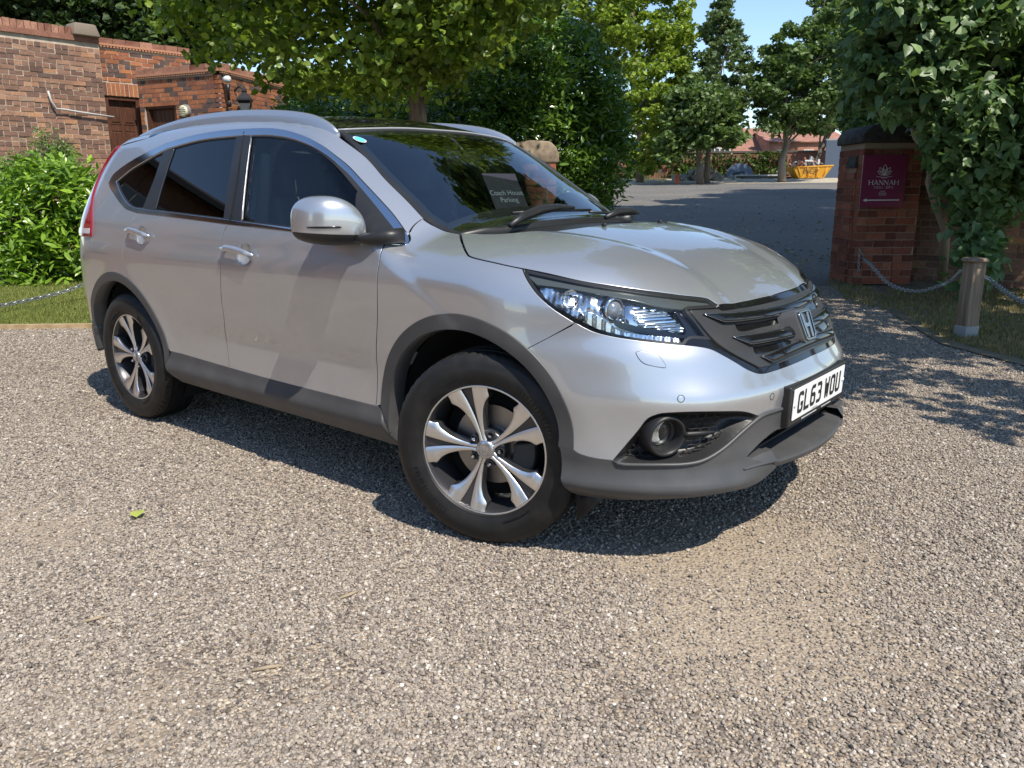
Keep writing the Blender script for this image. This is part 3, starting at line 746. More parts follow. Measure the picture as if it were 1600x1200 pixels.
# cowl
cow=loop([np.vstack([wb[2:3],hood_side[:1]]),hr,],.02)
cowl_h=loop([wb[1:],np.vstack([wb[-1:],hr[-1:]]),hr[::-1],np.vstack([hood_side[:1],ws_low[-2:][::-1]])],.016)
panel('scuttle_panel',TOP,[sym(cowl_h)],BLK,CAR,sp=.03,off=-.022,flange=.02)
# ---- roof
rl=np.vstack([rail_low]);rr=snap_top([(-3.05,-.50),(-3.12,-.25),(-3.14,0)])
roof_half=loop([np.vstack([wt[::-1]]),np.vstack([wt[:1],rail_low[-1:]]),rail_low[::-1],np.vstack([rail_low[:1],tl_line[-1:]]),np.vstack([tl_line[-1:],rr])],.02)
fr_half=loop([wt[::-1],np.vstack([wt[:1],rail_low[-1:]]),rail_low[::-1],snap_top([tuple(rail_low[0][:2]),(-2.9,-.3),(-2.9,0)])],.02)
rr_half=loop([snap_top([(-2.9,0),(-2.9,-.3),tuple(rail_low[0][:2])]),np.vstack([rail_low[:1],tl_line[-1:]]),np.vstack([tl_line[-1:],rr])],.02)
panel('roof_glass',TOP,[sym(fr_half)],GLOSSB,CAR,sp=.05,gap=.0015)
panel('roof_spoiler',TOP,[sym(rr_half)],PAINT,CAR,sp=.05,gap=.0015)
q=MB();pl=on(crom(np.vstack([wt,mirr(wt)[::-1][1:]]),.05),.002);q.tube(list(pl),.005,6);q.obj('roof_front_moulding',mat('grey_moulding',(.30,.31,.32),.35),CAR)
# rear: tailgate, lamps, bumper
tg_side=tl_line
tg=snap_side([(-2.985,1.0)])
z_=[1.0,1.1,1.2,1.32,1.42,1.5]
inner=np.array([REAR.to3(np.array([[ -.9*math.radians(33),zz]]))[0] for zz in(1.0,1.1,1.2,1.3)]+[tl_line[-1]])
tail=loop([tl_line,inner[::-1][0:],np.vstack([inner[:1],tl_line[:1]])],.02)
tls=panel('tail_lamp',REAR,[tail],REDL,CAR,sp=.04,off=.010,flange=.03,lip=.006,both=True)
for i_,sg in enumerate((1,-1)):
    l_=loop([snap_side([(-2.935,1.022),(-2.942,1.05)]),REAR.to3(np.array([[-.9*R_(50),1.05],[-.9*R_(50),1.022]]))],.02);l_=l_ if sg>0 else mirr(l_)[::-1]
    panel('clear_lens',REAR,[l_],WHITEL,tls[i_],sp=.03,off=.013,flange=.005)
tlc=REAR.to3(np.array([[-.9*R_(a),z] for a,z in((74,1.0),(50,1.0),(34,1.0))]))
gate=loop([inner,np.vstack([inner[-1:],rr]),],.03)
gh_=loop([np.vstack([rr[-1:],rr[::-1][1:],inner[-1:]]),inner[::-1],REAR.to3(np.array([[-.9*R_(33),1.0],[-.9*R_(34),.8],[-.9*R_(33),.62],[0,.60]]))],.03)
panel('tailgate',REAR,[sym(gh_)],PAINT,CAR,sp=.05,gap=.002)
rw=loop([REAR.to3(np.array([[0,1.12],[-.9*R_(30),1.13],[-.9*R_(29),1.40],[0,1.44],[0,1.12]]))],.03)
rwp=sym(loop([REAR.to3(np.array([[0,1.12],[-.9*R_(30),1.13],[-.9*R_(29),1.38],[0,1.42]]))],.03));panel('rear_window',REAR,[rwp],GLOSSB,CAR,sp=.05,off=.004)
rb_side=np.vstack([q_rear[::-1]]) # top to arch
arl2=AR[:iQ+1][::-1]
rb=loop([REAR.to3(np.array([[0,.60],[-.9*R_(33),.62],[-.9*R_(34),.8],[-.9*R_(33),1.0]])),np.vstack([REAR.to3(np.array([[-.9*R_(33),1.0]])),tl_line[:1]]),rb_side,arl2,np.vstack([arl2[-1:],snap_side([(-3.17,.50)])]),REAR.to3(np.array([[REAR.to2(snap_side([(-3.17,.50)]))[0][0],.50],[-.9*R_(40),.47],[0,.47]]))],.02)
panel('rear_bumper',REAR,[sym(rb)],PAINT,CAR,sp=.04,gap=.0015)
t0=REAR.to2(snap_side([(-3.09,.50)]))[0][0]
rbl=loop([REAR.to3(np.array([[t0,.50],[-.9*R_(40),.47],[0,.47]])),REAR.to3(np.array([[0,.47],[0,.30]])),REAR.to3(np.array([[0,.30],[-.9*R_(40),.30],[-.9*R_(60),.33],[t0+.03,.40],[t0,.50]]))],.02)
panel('rear_bumper_cladding',REAR,[sym(rbl)],CLAD,CAR,sp=.04,off=.004,both=False,flange=.04)
# ---- inner shell behind the gaps, floor, wheel houses
sh=[snap_side([(-3.0,1.05),(-2.5,1.12),(-.55,1.04),(.0,.94),(.16,.86),(.05,.86),(-.25,.86),(-.50,.74),(-.62,.45),(-2.14,.45),(-2.28,.72),(-2.5,.86),(-2.85,.86),(-3.0,.86),(-3.0,1.05)])]
panel('inner_body',SIDE,[loop([s for s in [np.vstack([a,b]) for a,b in zip(sh[0][:-1],sh[0][1:])]],.05)],DARK,CAR,sp=.08,off=-.03,flange=0,both=True)
q=MB()
q.box((-1.33,0,.33),(1.0,.80,.03));q.box((.30,0,.60),(.20,.40,.20));q.box((-3.2,0,.50),(.2,.6,.12));q.box((-.1,0,.72),(.5,.55,.10));q.box((-2.7,0,.62),(.55,.56,.12))
q.obj('underbody',DARK,CAR)
for xc,a in((-.08,af),(-2.65,ar)):
    for sg in(-1,1):
        q=MB();V=[];F=[];pts=np.array([(xc+.445*math.cos(t),.36+.445*math.sin(t)) for t in np.linspace(R_(205),R_(-25),30)])
        for yy in(.795,.56): V+=[(x,sg*yy,z) for x,z in pts]
        n=len(pts);F=[[i,i+1,n+i+1,n+i] for i in range(n-1)];V.append((xc,sg*.56,.30));c=len(V)-1;F+=[[n+i,n+i+1,c] for i in range(n-1)]
        q.add(V,F).obj('wheel_house',DARK,CAR)
# ---- wheels
def glyph_H(): pass
TR=.356
def make_tyre(parent):
    n=180;W2_=.112
    prof=[(.232,-.085),(.240,-.099),(.2435,-.103),(.246,-.1025),(.262,-.110),(.285,-.1145),(.300,-.1150),(.303,-.1135),(.318,-.1115),(.333,-.1055),(.336,-.102),(.347,-.094)]
    tread=[(.352,-.086),(.355,-.066),(.3555,-.060),(.349,-.058),(.349,-.051),(.3565,-.049),(.357,-.022),(.350,-.020),(.350,-.012),(.357,-.010),(.357,.010),(.350,.012),(.350,.020),(.357,.022),(.3565,.049),(.349,.051),(.349,.058),(.3555,.060),(.355,.066),(.352,.086)]
    full=prof+tread+[(r,-h) for r,h in prof[::-1]]
    V=[];F=[];m=len(full)
    for k in range(n):
        t=2*math.pi*k/n;g=(k%3==0)
        for j,(r,h) in enumerate(full):
            rr=r
            if g and (11<=j<=13 or m-14<=j<=m-12): rr-=.0045
            if j in(3,) and (k//2)%2==0: rr+=.0
            V.append((rr*math.cos(t+(h*.6 if 12<=j<m-12 else 0)),h,rr*math.sin(t+(h*.6 if 12<=j<m-12 else 0))))
    for k in range(n):
        a=k*m;b=((k+1)%n)*m
        for j in range(m-1):F.append([a+j,a+j+1,b+j+1,b+j])
    q=MB().add(V,F)
    # raised sidewall lettering blocks and ribs
    for t0,cnt,rr0,rr1,wd in((R_(200),7,.268,.290,.022),(R_(20),7,.268,.290,.022),(R_(110),12,.255,.263,.008),(R_(290),12,.255,.263,.008)):
        for i in range(cnt):
            t=t0+i*wd*1.35/.28
            c=np.array([math.cos(t),0,math.sin(t)]);s=np.array([-math.sin(t),0,math.cos(t)])
            for du in(-.38,.38):
                V=[c*rr0+s*wd*(du-.1),c*rr1+s*wd*(du-.1),c*rr1+s*wd*(du+.1),c*rr0+s*wd*(du+.1)]
                V=[v+np.array([0,-.1135,0]) for v in V]+[v+np.array([0,-.1165,0]) for v in V];q.add(V,[[4,5,6,7],[0,1,5,4],[1,2,6,5],[2,3,7,6],[3,0,4,7]])
    o=q.obj('tyre',RUBBER,parent,auto=35);return o
def pol(r,a): return (r*math.cos(a),r*math.sin(a))
def make_wheel(rot):
    Wh=bpy.data.objects.new('wheel',None);COL.objects.link(Wh);Wh.parent=CAR
    make_tyre(Wh)
    # coordinates: outer face towards -y
    rim=MB().lathe([(.241,-.088),(.2405,-.096),(.237,-.098),(.233,-.0965)],96,axis='y').obj('rim_edge',MACH,Wh)
    MB().lathe([(.233,-.0965),(.228,-.088),(.222,-.07),(.214,.0),(.212,.06),(.232,.085),(.24,.095)],72,axis='y').obj('rim_barrel',ALLOYD,Wh)
    prof=[(.034,27.),(.044,17.),(.055,12.6),(.09,11.6),(.12,12.4),(.15,14.2),(.18,17.6),(.196,21.2),(.206,22.6),(.212,20.6),(.2345,20.2)]
    zf=lambda r:-.075-.020*(np.clip((r-.05)/.185,0,1))**1.6
    mach=MB();side=MB();wed=MB()
    for s_ in range(5):
        ac=R_(rot+72*s_)
        # fine radial sampling
        rs=np.array([p[0] for p in prof]);dg=np.array([p[1] for p in prof]);rr=np.r_[np.linspace(.034,.062,6)[:-1],np.linspace(.062,.2345,22)];dd=np.interp(rr,rs,dg)
        wd=np.interp(rr,[.034,.058,.08,.12,.2345],[.9,.7,.8,1.7,5.6])   # half angle of the dark wedge
        for sg in(-1,1):
            o_=[(r,ac+sg*R_(d)) for r,d in zip(rr,dd)];i_=[(r,ac+sg*R_(w_)) for r,w_ in zip(rr,wd)]
            V=[];F=[]
            for (r,a),(r2,a2) in zip(o_,i_):
                x,z=pol(r,a);x2,z2=pol(r2,a2);y=zf(r)
                V+=[(x,y+.004,z),(x*.999+x2*.001+ (x2-x)*.06,y-.0,z+(z2-z)*.06),(x+(x2-x)*.94,y,z+(z2-z)*.94),(x2,y+.003,z2)]
            n=len(rr)
            for i in range(n-1):
                for j in range(3): f=[i*4+j,i*4+j+1,(i+1)*4+j+1,(i+1)*4+j];F.append(f if sg>0 else f[::-1])
            mach.add(V,F)
            V=[]
            for (r,a),(r2,a2) in zip(o_,i_):
                x,z=pol(r,a);y=zf(r);V+=[(x,y+.004,z),(x*1.0,y+.045,z)]
            side.add(V,[[i*2,i*2+1,i*2+3,i*2+2] if sg<0 else [i*2+2,i*2+3,i*2+1,i*2] for i in range(n-1)])
            V=[]
            for (r2,a2) in i_:
                x,z=pol(r2,a2);y=zf(r2);V+=[(x,y+.003,z),(x,y+.010,z)]
            wed.add(V,[[i*2,i*2+2,i*2+3,i*2+1] for i in range(n-1)])
        V=[]
        for r,w_ in zip(rr,wd):
            y=zf(r)+.010
            x,z=pol(r,ac-R_(w_));V.append((x,y,z));x,z=pol(r,ac+R_(w_));V.append((x,y,z))
        wed.add(V,[[i*2,i*2+1,i*2+3,i*2+2] for i in range(n-1)])
        # back of the spoke
        V=[]
        for r,d in zip(rr,dd):
            for a in(ac-R_(d),ac+R_(d)):
                x,z=pol(r,a);V.append((x,zf(r)+.045,z))
        side.add(V,[[i*2,i*2+1,i*2+3,i*2+2] for i in range(n-1)])
    mach.obj('spoke_face',MACH,Wh);side.obj('spoke_side',ALLOYD,Wh,auto=40);wed.obj('spoke_inlay',ALLOYD,Wh,auto=40)
    hub=MB().lathe([(.070,-.030),(.069,-.052),(.064,-.060),(.050,-.063),(.030,-.064)],48,axis='y').obj('hub',ALLOYD,Wh,auto=50)
    for s_ in range(5):
        ac=R_(rot+36+72*s_);x,z=pol(.057,ac)
        MB().lathe([(.0135,-.060),(.0135,-.0725),(.011,-.0728),(.0105,-.062)],20,axis='y',c=(x,0,z)).obj('nut_recess',ALLOYD,Wh,auto=40)
        MB().lathe([(.0,-.086),(.005,-.085),(.0075,-.080),(.0078,-.066)],6,axis='y',c=(x,0,z)).obj('wheel_nut',CHROME,Wh,smooth=False)
    cp_=MB().lathe([(0,-.0845),(.020,-.0842),(.031,-.082),(.0345,-.079),(.0355,-.066)],40,axis='y').obj('centre_cap',mat('cap_silver',(.55,.55,.56),.22,.9),Wh)
    g=MB()
    Mc=lambda u,v,w_:(u,-.0845-w_,v)
    for part in([(-.0165,.019),(-.0095,.019),(-.007,.003),(-.007,-.003),(-.0055,-.019),(-.012,-.019)],[(.0095,.019),(.0165,.019),(.012,-.019),(.0055,-.019),(.007,-.003),(.007,.003)],[(-.007,.003),(.007,.003),(.007,-.003),(-.007,-.003)]):
        g.prism([(x,y) for x,y in part],0,.0022,Mc)
    g.add(*ring_mesh(rrect(.023,.023,.008,t=.1),rrect(.0205,.0205,.007,t=.1),0,.002,Mc));g.obj('badge',CHROME,cp_,auto=30)
    # brake disc and caliper
    MB().lathe([(.05,-.02),(.070,-.02),(.072,-.008),(.148,-.008),(.149,.012),(.075,.012)],56,axis='y').obj('brake_disc',DISC,Wh,auto=40)
    q=MB();V=[]
    for y in(-.045,.04):
        for r in(.095,.178):
            for a in np.linspace(R_(-42),R_(12),10): x,z=pol(r,a);V.append((x,y,z))
    n=10;F=[]
    F+=[[i,i+1,n+i+1,n+i] for i in range(n-1)];F+=[[2*n+i+1,2*n+i,3*n+i,3*n+i+1] for i in range(n-1)];F+=[[n+i,n+i+1,3*n+i+1,3*n+i] for i in range(n-1)];F+=[[i+1,i,2*n+i,2*n+i+1] for i in range(n-1)]
    F+=[[0,n,3*n,2*n],[n-1,3*n-1,4*n-1,2*n-1]]
    q.add(V,F).obj('brake_caliper',IRON,Wh,bevel=.006)
    MB().lathe([(0,.02),(.20,.02),(.205,.09)],40,axis='y').obj('wheel_back',DARK,Wh)
    return Wh
ST=.3024
for xc,yc,rz,rot in((-.029,-.807,ST,106),(.029,.807,ST,100),(-2.62,-.785,0,104),(-2.62,.785,0,90)):
    Wh=make_wheel(rot);Wh.location=(xc,yc,TR)
    if yc>0: Wh.rotation_euler=(0,0,math.pi+rz)
    else: Wh.rotation_euler=(0,0,rz)
    Wh.rotation_euler[0]=0
# ---- number plate
xp=.8536;Mp=lambda u,v,w_:(xp+w_-.0034/.111*(.111-v)*0-.004*(1-v/.111),-.26+u,.474+v)
hold=MB();hold.prism([(-.022,-.024),(.542,-.024),(.542,.122),(-.022,.122)],-.05,-.002,Mp);hold.obj('plate_holder',BLK,CAR,bevel=.006,seg=2,auto=40)
npl=MB();npl.prism(rrect(.26,.0555,.006,3),0,.002,lambda u,v,w_:Mp(u+.26,v+.0555,w_));npl=npl.obj('number_plate',PLATEW,CAR,auto=30)
def stroke(mb,pts,wd,M,z0=.0,z1=.001,closed=False):
    """mitred stroke"""
    p=np.array(pts,float);n=len(p);L=[];Rr=[]
    for i in range(n):
        a=p[i]-p[(i-1)%n] if (i or closed) else None;b=p[(i+1)%n]-p[i] if (i<n-1 or closed) else None
        ta=a/np.linalg.norm(a) if a is not None else b/np.linalg.norm(b);tb=b/np.linalg.norm(b) if b is not None else ta
        na=np.array([-ta[1],ta[0]]);nb=np.array([-tb[1],tb[0]]);m_=na+nb;m_/=np.linalg.norm(m_);k_=1/max(.45,np.dot(m_,na))
        L.append(p[i]+m_*wd/2*k_);Rr.append(p[i]-m_*wd/2*k_)
    V=[M(*q_,z1) for q_ in L]+[M(*q_,z1) for q_ in Rr];F=[]
    for i in range(n-1+(1 if closed else 0)):
        j=(i+1)%n;F.append([n+i,n+j,j,i])
    mb.add(V,F)
G_={ # 50 x 79 mm characters, strokes 14 mm
'G':[[(43,60),(43,66),(37,72),(13,72),(7,66),(7,13),(13,7),(37,7),(43,13),(43,34),(27,34)]],
'L':[[(7,79),(7,7),(50,7)]],
'6':[[(41,79),(27,79-7+0)] if False else (36,72),(14,72),(7,65),(7,14),(14,7),(36,7),(43,14),(43,35),(36,42),(7,42)],
'3':[[(4,72),(36,72),(43,65),(43,47),(37,41),(18,41)],[(37,41),(43,35),(43,14),(36,7),(4,7)]],
'W':[[(5.5,79),(14,2)],[(14,2),(25,58)],[(25,58),(36,2)],[(36,2),(44.5,79)]],
'O':'ring','U':[[(7,79),(7,14),(14,7),(36,7),(43,14),(43,79)]]}
x=.041
for ch in 'GL63 WOU':
    if ch==' ': x+=.022;continue
    q=MB();M_=lambda u,v,w_,x=x:Mp(x+u*.001,.016+v*.001,.0022+w_)
    if ch=='O':
        stroke(q,[(14,72),(36,72),(43,65),(43,14),(36,7),(14,7),(7,14),(7,65)],14,M_,closed=True)
    elif ch=='6': stroke(q,[(44,72),(15,72),(7,64),(7,14),(14,7),(36,7),(43,14),(43,36),(36,43),(12,43)],14,M_)
    else:
        for st in G_[ch]: stroke(q,st,13.5 if ch!='W' else 11.5,M_)
    q.obj('plate_character',PLATEB,npl,smooth=False)
    x+=.061
q=MB()
for i,(u,v) in enumerate(((.012,.055),(.508,.055))): q.lathe([(0,.006),(.006,.005),(.009,.0)],14,axis='x',c=Mp(u,v,.002))
q.obj('plate_screw',WHITE,npl)
q=MB()
for u0,u1,v in((.19,.245,.006),(.10,.245,-.014),(.30,.40,-.014)):
    for u in np.arange(u0,u1,.006): q.prism([(u,v-.003),(u+.0042,v-.003),(u+.0042,v+.003),(u,v+.003)],.0,.0026 if v>0 else .0008,Mp)
q.obj('dealer_print',WHITE if False else mat('grey_print',(.45,.45,.45),.5),npl)
# ---- door handles
for px_c,px_h,door in(((382,396.6),((352,390.5),(360,389.5),(372,391.5),(385,395),(394,398),(399,400)),0),((220.5,368.5),((203,361.5),(210,361.3),(219,363.5),(228,366.5),(234,368.5),(236.7,369.6)),1)):
    c=P([px_c])[0]
    for si,sg in((0,1),(1,-1)):
        par=(fd if door==0 else rd)[si]
        cc=c*[1,sg,1];n=grad(cc[None])[0];a=np.array([1.,0,0]);a-=n*a.dot(n);a/=np.linalg.norm(a);b=np.cross(n,a);b=b if b[2]>0 else -b
        # bowl: shallow dish drawn proud with a recessed centre
        V=[];F=[];m=32
        for rr_,h in((.062,.0012),(.058,.002),(.050,-.004),(.036,-.016),(.018,-.023),(0.0001,-.025)):
            for k_ in range(m):
                t=2*math.pi*k_/m;V.append(cc+a*rr_*math.cos(t)*1.0+b*rr_*math.sin(t)*.86+n*(h+.0245*0))
        # lift whole dish so its rim sits just above the skin
        for i in range(5):
            for k_ in range(m):
                f=[i*m+k_,i*m+(k_+1)%m,(i+1)*m+(k_+1)%m,(i+1)*m+k_];F.append(f if sg>0 else f[::-1])
        V=[v+n*.0 for v in V]
        bowl=MB().add(V,F).obj('handle_recess',PAINT,par)
        hs=crom(on(P(list(px_h)),.030),.01)*[1,sg,1];k_=len(hs);rad=np.interp(np.linspace(0,1,k_),[0,.08,.5,.85,1],[.010,.0145,.0145,.012,.005])
        V=[];F=[]
        for i,(p,r) in enumerate(zip(hs,rad)):
            dd=np.interp(i/(k_-1),[0,.15,.85,1],[-.014,0,0,-.018])
            for t in np.linspace(0,2*math.pi,13)[:-1]: V.append(p+n*(dd+.6*r*math.cos(t))+b*(r*1.0*math.sin(t)))
        for i in range(k_-1):
            for j in range(12): f=[i*12+j,i*12+(j+1)%12,(i+1)*12+(j+1)%12,(i+1)*12+j];F.append(f[::-1] if sg>0 else f)
        F.append(list(range(12)));F.append([(k_-1)*12+j for j in range(12)][::-1])
        h=MB().add(V,F).obj('door_handle',PAINT,par)
        MB().tube([hs[0]-n*.03,hs[0]-n*.004],[.011,.010],10).obj('handle_post',PAINT,h)
        if door==0:MB().lathe([(0,.004),(.006,.003),(.007,0)],12,R=np.stack([a,b,n],1),c=hs[1]+n*.004).obj('key_cylinder',CHROME,h)
# dish needs a hole in the skin: cut with a boolean on the doors
for si in(0,1):
    for dr,px_c in((fd[si],(382,396.6)),(rd[si],(220.5,368.5))):
        c=P([px_c])[0]*[1,(1,-1)[si],1]
        me=dr.data;import bmesh
        bm=bmesh.new();bm.from_mesh(me);dl=[f for f in bm.faces if (Vector(c)-f.calc_center_median()).length<.052 and abs(f.calc_center_median().z-c[2])<.046 and (Vector(((f.calc_center_median().x-c[0]),0,(f.calc_center_median().z-c[2])/.86))).length<.050]
        bmesh.ops.delete(bm,geom=dl,context='FACES');bm.to_mesh(me);bm.free()
# ---- mirrors
def mirror(sg):
    Mi=bpy.data.objects.new('wing_mirror',None);COL.objects.link(Mi);Mi.parent=CAR
    # sections across the mirror housing from outer tip (near camera) to the door, local: u outward, v forward, w up
    def sect(z0,z1,name,m,lowshape):
        pass
    # outline seen from the front: build as superellipsoid-like loft along y
    ys=[-1.075,-1.068,-1.045,-1.01,-.965,-.92,-.885,-.868]
    xf=[q_-.135 for q_ in(-.600,-.560,-.515,-.485,-.465,-.455,-.46,-.472)]   # front extent
    xb=[q_-.135 for q_ in(-.640,-.668,-.682,-.686,-.680,-.66,-.62,-.58)]     # rear extent
    zt=[1.150,1.192,1.220,1.234,1.233,1.213,1.178,1.145]
    zb=[1.100,1.082,1.067,1.056,1.050,1.050,1.053,1.062]
    n=40;V=[];ii=np.linspace(0,len(ys)-1,22);I=np.arange(len(ys));cr=lambda A:spl(I,A)(ii)
    Y,XF,XB,ZT,ZB=map(cr,(ys,xf,xb,zt,zb));K=len(Y)
    for i in range(K):
        cx,cz=(XF[i]+XB[i])/2,(ZT[i]+ZB[i])/2;rx,rz=(XF[i]-XB[i])/2,(ZT[i]-ZB[i])/2
        for k_ in range(n):
            t=2*math.pi*k_/n;c,s_=math.cos(t),math.sin(t);e=.62
            V.append((cx+rx*math.copysign(abs(c)**e,c),sg*-Y[i]*-1,cz+rz*math.copysign(abs(s_)**.7,s_)))
    Fa=[]
    for i in range(K-1):
        for k_ in range(n):
            f=[i*n+k_,i*n+(k_+1)%n,(i+1)*n+(k_+1)%n,(i+1)*n+k_];Fa.append(f if sg>0 else f[::-1])
    Fa.append(list(range(n))[::-1] if sg>0 else list(range(n)));Fa.append([(K-1)*n+k_ for k_ in range(n)] if sg>0 else [(K-1)*n+k_ for k_ in range(n)][::-1])
    for up_,nm_,mt_ in((True,'mirror_cap',PAINT),(False,'mirror_base',BLK)):
        o=MB().add(V,Fa).obj(nm_,mt_,Mi);bm=bmesh.new();bm.from_mesh(o.data)
        bmesh.ops.bisect_plane(bm,geom=bm.verts[:]+bm.edges[:]+bm.faces[:],plane_co=(-.6,-sg*.98,1.094 if up_ else 1.0935),plane_no=(.03,sg*.05,1),clear_inner=up_,clear_outer=not up_)
        bm.to_mesh(o.data);bm.free();o.data.polygons.foreach_set('use_smooth',np.full(len(o.data.polygons),True));o.data.set_sharp_from_angle(angle=math.radians(60))
    # indicator slot
    q=MB();yy=np.linspace(-1.07,-.985,10)
    for z,r in((1.122,.0045),):
        pts=[]
        for y in yy:
            i=np.argmin(abs(Y-y));pts.append((np.interp(y,Y,XF)+.002,sg*y,z))
        q.tube(pts,[.003]+[r]*8+[.001],6)
    q.obj('indicator_strip',GLOSSB,Mi)
    # arm to the door
    q=MB();q.tube([(-.64,sg*-.93,1.072),(-.56,sg*-.90,1.078),(-.50,sg*-.865,1.084),(-.46,sg*-.81,1.088)],[.006,.024,.029,.030],14);q.obj('mirror_arm',BLK,Mi)
    q=MB();q.box((-.812,sg*-.965,1.13),(.006,.07,.06));q.obj('mirror_glass',CHROME,Mi,bevel=.02)
    return Mi
mirror(1);far=mirror(-1)
for c_ in far.children: c_.location=(.0,-.02,0)
far.location=(-.62,.86,0);far.rotation_euler=(0,0,R_(62))
for c_ in far.children: c_.location=(.56,-.86,0)
# ---- roof rails
def rail(sg):
    top=crom(np.array([(-1.075,-.600,1.502),(-1.15,-.592,1.545),(-1.30,-.575,1.588),(-1.58,-.562,1.622),(-1.95,-.560,1.640),(-2.35,-.562,1.632),(-2.65,-.568,1.600),(-2.86,-.575,1.560),(-2.93,-.580,1.525)]),.05)
    V=[];F=[];K=len(top);b_=snap_top(top[:,:2]);zs=np.minimum(b_[:,2]-.01,top[:,2]-.004)
    for i,(p,zb) in enumerate(zip(top,zs)):
        a=i/(K-1);e=min(1,a*16,(1-a)*16);w_=.017*(.45+.55*e)
        for u,v in((-1.7,-.25),(-1.2,.5),(-.75,.92),(0,1.),(.7,.92),(1.1,.5),(1.2,0)): V.append((p[0],sg*(p[1]+u*w_),zb+(p[2]-zb)*v))
    for i in range(K-1):
        for j in range(6): f=[i*7+j,i*7+j+1,(i+1)*7+j+1,(i+1)*7+j];F.append(f if sg<0 else f[::-1])
    F.append(list(range(7)));F.append([(K-1)*7+j for j in range(7)][::-1])
    MB().add(V,F).obj('roof_rail',mat('rail_alloy',(.50,.52,.55),.30,.75,coat=.6),CAR,auto=60)
rail(1);rail(-1)
# ---- washer cover, sensors
wc=P([(993.5,550.8),(1002.5,549),(1025,553),(1034,562),(1040,572),(1036,574.4),(1009,568.8),(998,559.8)])
panel('washer_cover',FRONT,[loop([np.vstack([wc,wc[:1]])],.006)],PAINT,CAR,sp=.012,gap=.001,off=.0025,flange=.006,both=True)
ring=loop([np.vstack([wc,wc[:1]])],.006);q=MB()
for sg in(1,-1): q.tube([p*[1,sg,1] for p in on(np.vstack([ring,ring[:1]]),.0003)],.0014,4,False)
q.obj('washer_cover_gap',DARK,CAR)
for pxc in((1064,623),(1206.5,619.6)):
    c0=P([pxc])[0]
    for sg in(1,-1):
        c=c0*[1,sg,1];n=grad(c[None])[0];a=np.cross([0,0,1],n);a/=np.linalg.norm(a);b=np.cross(n,a)
        s_=MB().lathe([(0,.0006),(.008,.0005),(.0105,0)],20,R=np.stack([a,b,n],1),c=c).obj('parking_sensor',PAINT,CAR)
        MB().lathe([(.0103,.0008),(.0122,.0008)],20,R=np.stack([a,b,n],1),c=c).obj('sensor_ring',DARK,s_)
# ---- wipers
def wiper(pts,arm,name='wiper'):
    q=MB();q.tube([np.array(p) for p in pts],[.010,.018,.020,.015,.009],10);o=q.obj(name,BLK,CAR)
    q=MB();q.tube([np.array(p) for p in arm],.007,6);q.obj('wiper_blade',BLK,o);return o
def wsP(x,y,h): return snap_top([(x,y)])[0]+np.array([0,0,h])
wiper([wsP(-.20,-.50,.012),wsP(-.22,-.40,.035),wsP(-.25,-.25,.045),wsP(-.28,-.08,.045),wsP(-.33,.10,.035)],[wsP(-.37,-.28,.018),wsP(-.35,0,.02),wsP(-.36,.28,.02)])
wiper([wsP(-.13,.06,.008),wsP(-.15,.18,.03),wsP(-.18,.32,.035),wsP(-.21,.42,.035),wsP(-.25,.52,.03)],[wsP(-.31,.2,.018),wsP(-.33,.4,.02),wsP(-.38,.6,.02)])
for y in(-.19,.25): MB().tube([snap_top([(.02,y)])[0]+[0,0,.002],snap_top([(.035,y)])[0]+[0,0,.012]],[.009,.006],10).obj('washer_jet',BLK,CAR)
# stickers
c=P([(562,218.5)])[0];n=grad(c[None])[0];a=np.array([0,1.,0]);b=np.cross(n,a);b=b if b[2]>0 else -b
st=MB();m=24;st.add([c+n*.002]+[c+n*.002+a*.030*math.cos(2*math.pi*i/m)+b*.030*math.sin(2*math.pi*i/m) for i in range(m)],[[0,1+i,1+(i+1)%m] for i in range(m)]);st=st.obj('windscreen_sticker',WHITE,CAR,smooth=False)
q=MB();q.add([c+n*.003]+[c+n*.003+a*.026*math.cos(2*math.pi*i/m)+b*.026*math.sin(2*math.pi*i/m) for i in range(m)],[[0,1+i,1+(i+1)%m] for i in range(m)]);q.obj('sticker_print',DECAL,st,smooth=False)
# ---- interior
def cushion(c,h,R=None,bev=.05): 
    q=MB();q.box(c,h,R);return q
ry=lambda a:np.array([[math.cos(a),0,math.sin(a)],[0,1,0],[-math.sin(a),0,math.cos(a)]])
for nm,xs_,ys_ in(('seat',(-1.25,),(-.38,.38)),('rear_seat',(-2.15,),(0,))):
    for x0 in xs_:
        for y0 in ys_:
            wy=.25 if nm=='seat' else .62
            q=MB();q.box((x0+.02,y0,.62),(.26,wy,.08));q.box((x0-.30,y0,.93),(.07,wy*.92,.30),ry(-.28))
            s_=q.obj(nm,SEAT,CAR,bevel=.05,seg=3)
            for yy in((y0,) if nm=='seat' else (-.4,.4)):
                q=MB();q.box((x0-.41,yy,1.30),(.045,.13,.085),ry(-.2));q.obj('headrest',SEAT,s_,bevel=.035,seg=3)
q=MB();q.box((-.62,0,.90),(.20,.70,.12));q.box((-.46,0,.98),(.14,.66,.045));q.obj('dashboard',DASH,CAR,bevel=.05,seg=3)
rs_=MB();ang=np.linspace(0,2*math.pi,25);sc=np.array([-.92,-.38,.98]);rs_.tube([sc+np.array([.08*math.sin(t),.185*math.cos(t),.17*math.sin(t)]) for t in ang],.014,8,False);rs_.box(sc,(.02,.05,.05));rs_.obj('steering_wheel',SEAT,CAR)
hd=[];
q=MB();q.tube([(-1.60,.0,1.50),(-1.60,.0,1.505)],.01,4);q.obj('cabin_lamp',LINER,CAR)
hl_=loop([snap_top([(-1.25,-.48),(-2.7,-.48),(-2.7,.48),(-1.25,.48)])],.2)
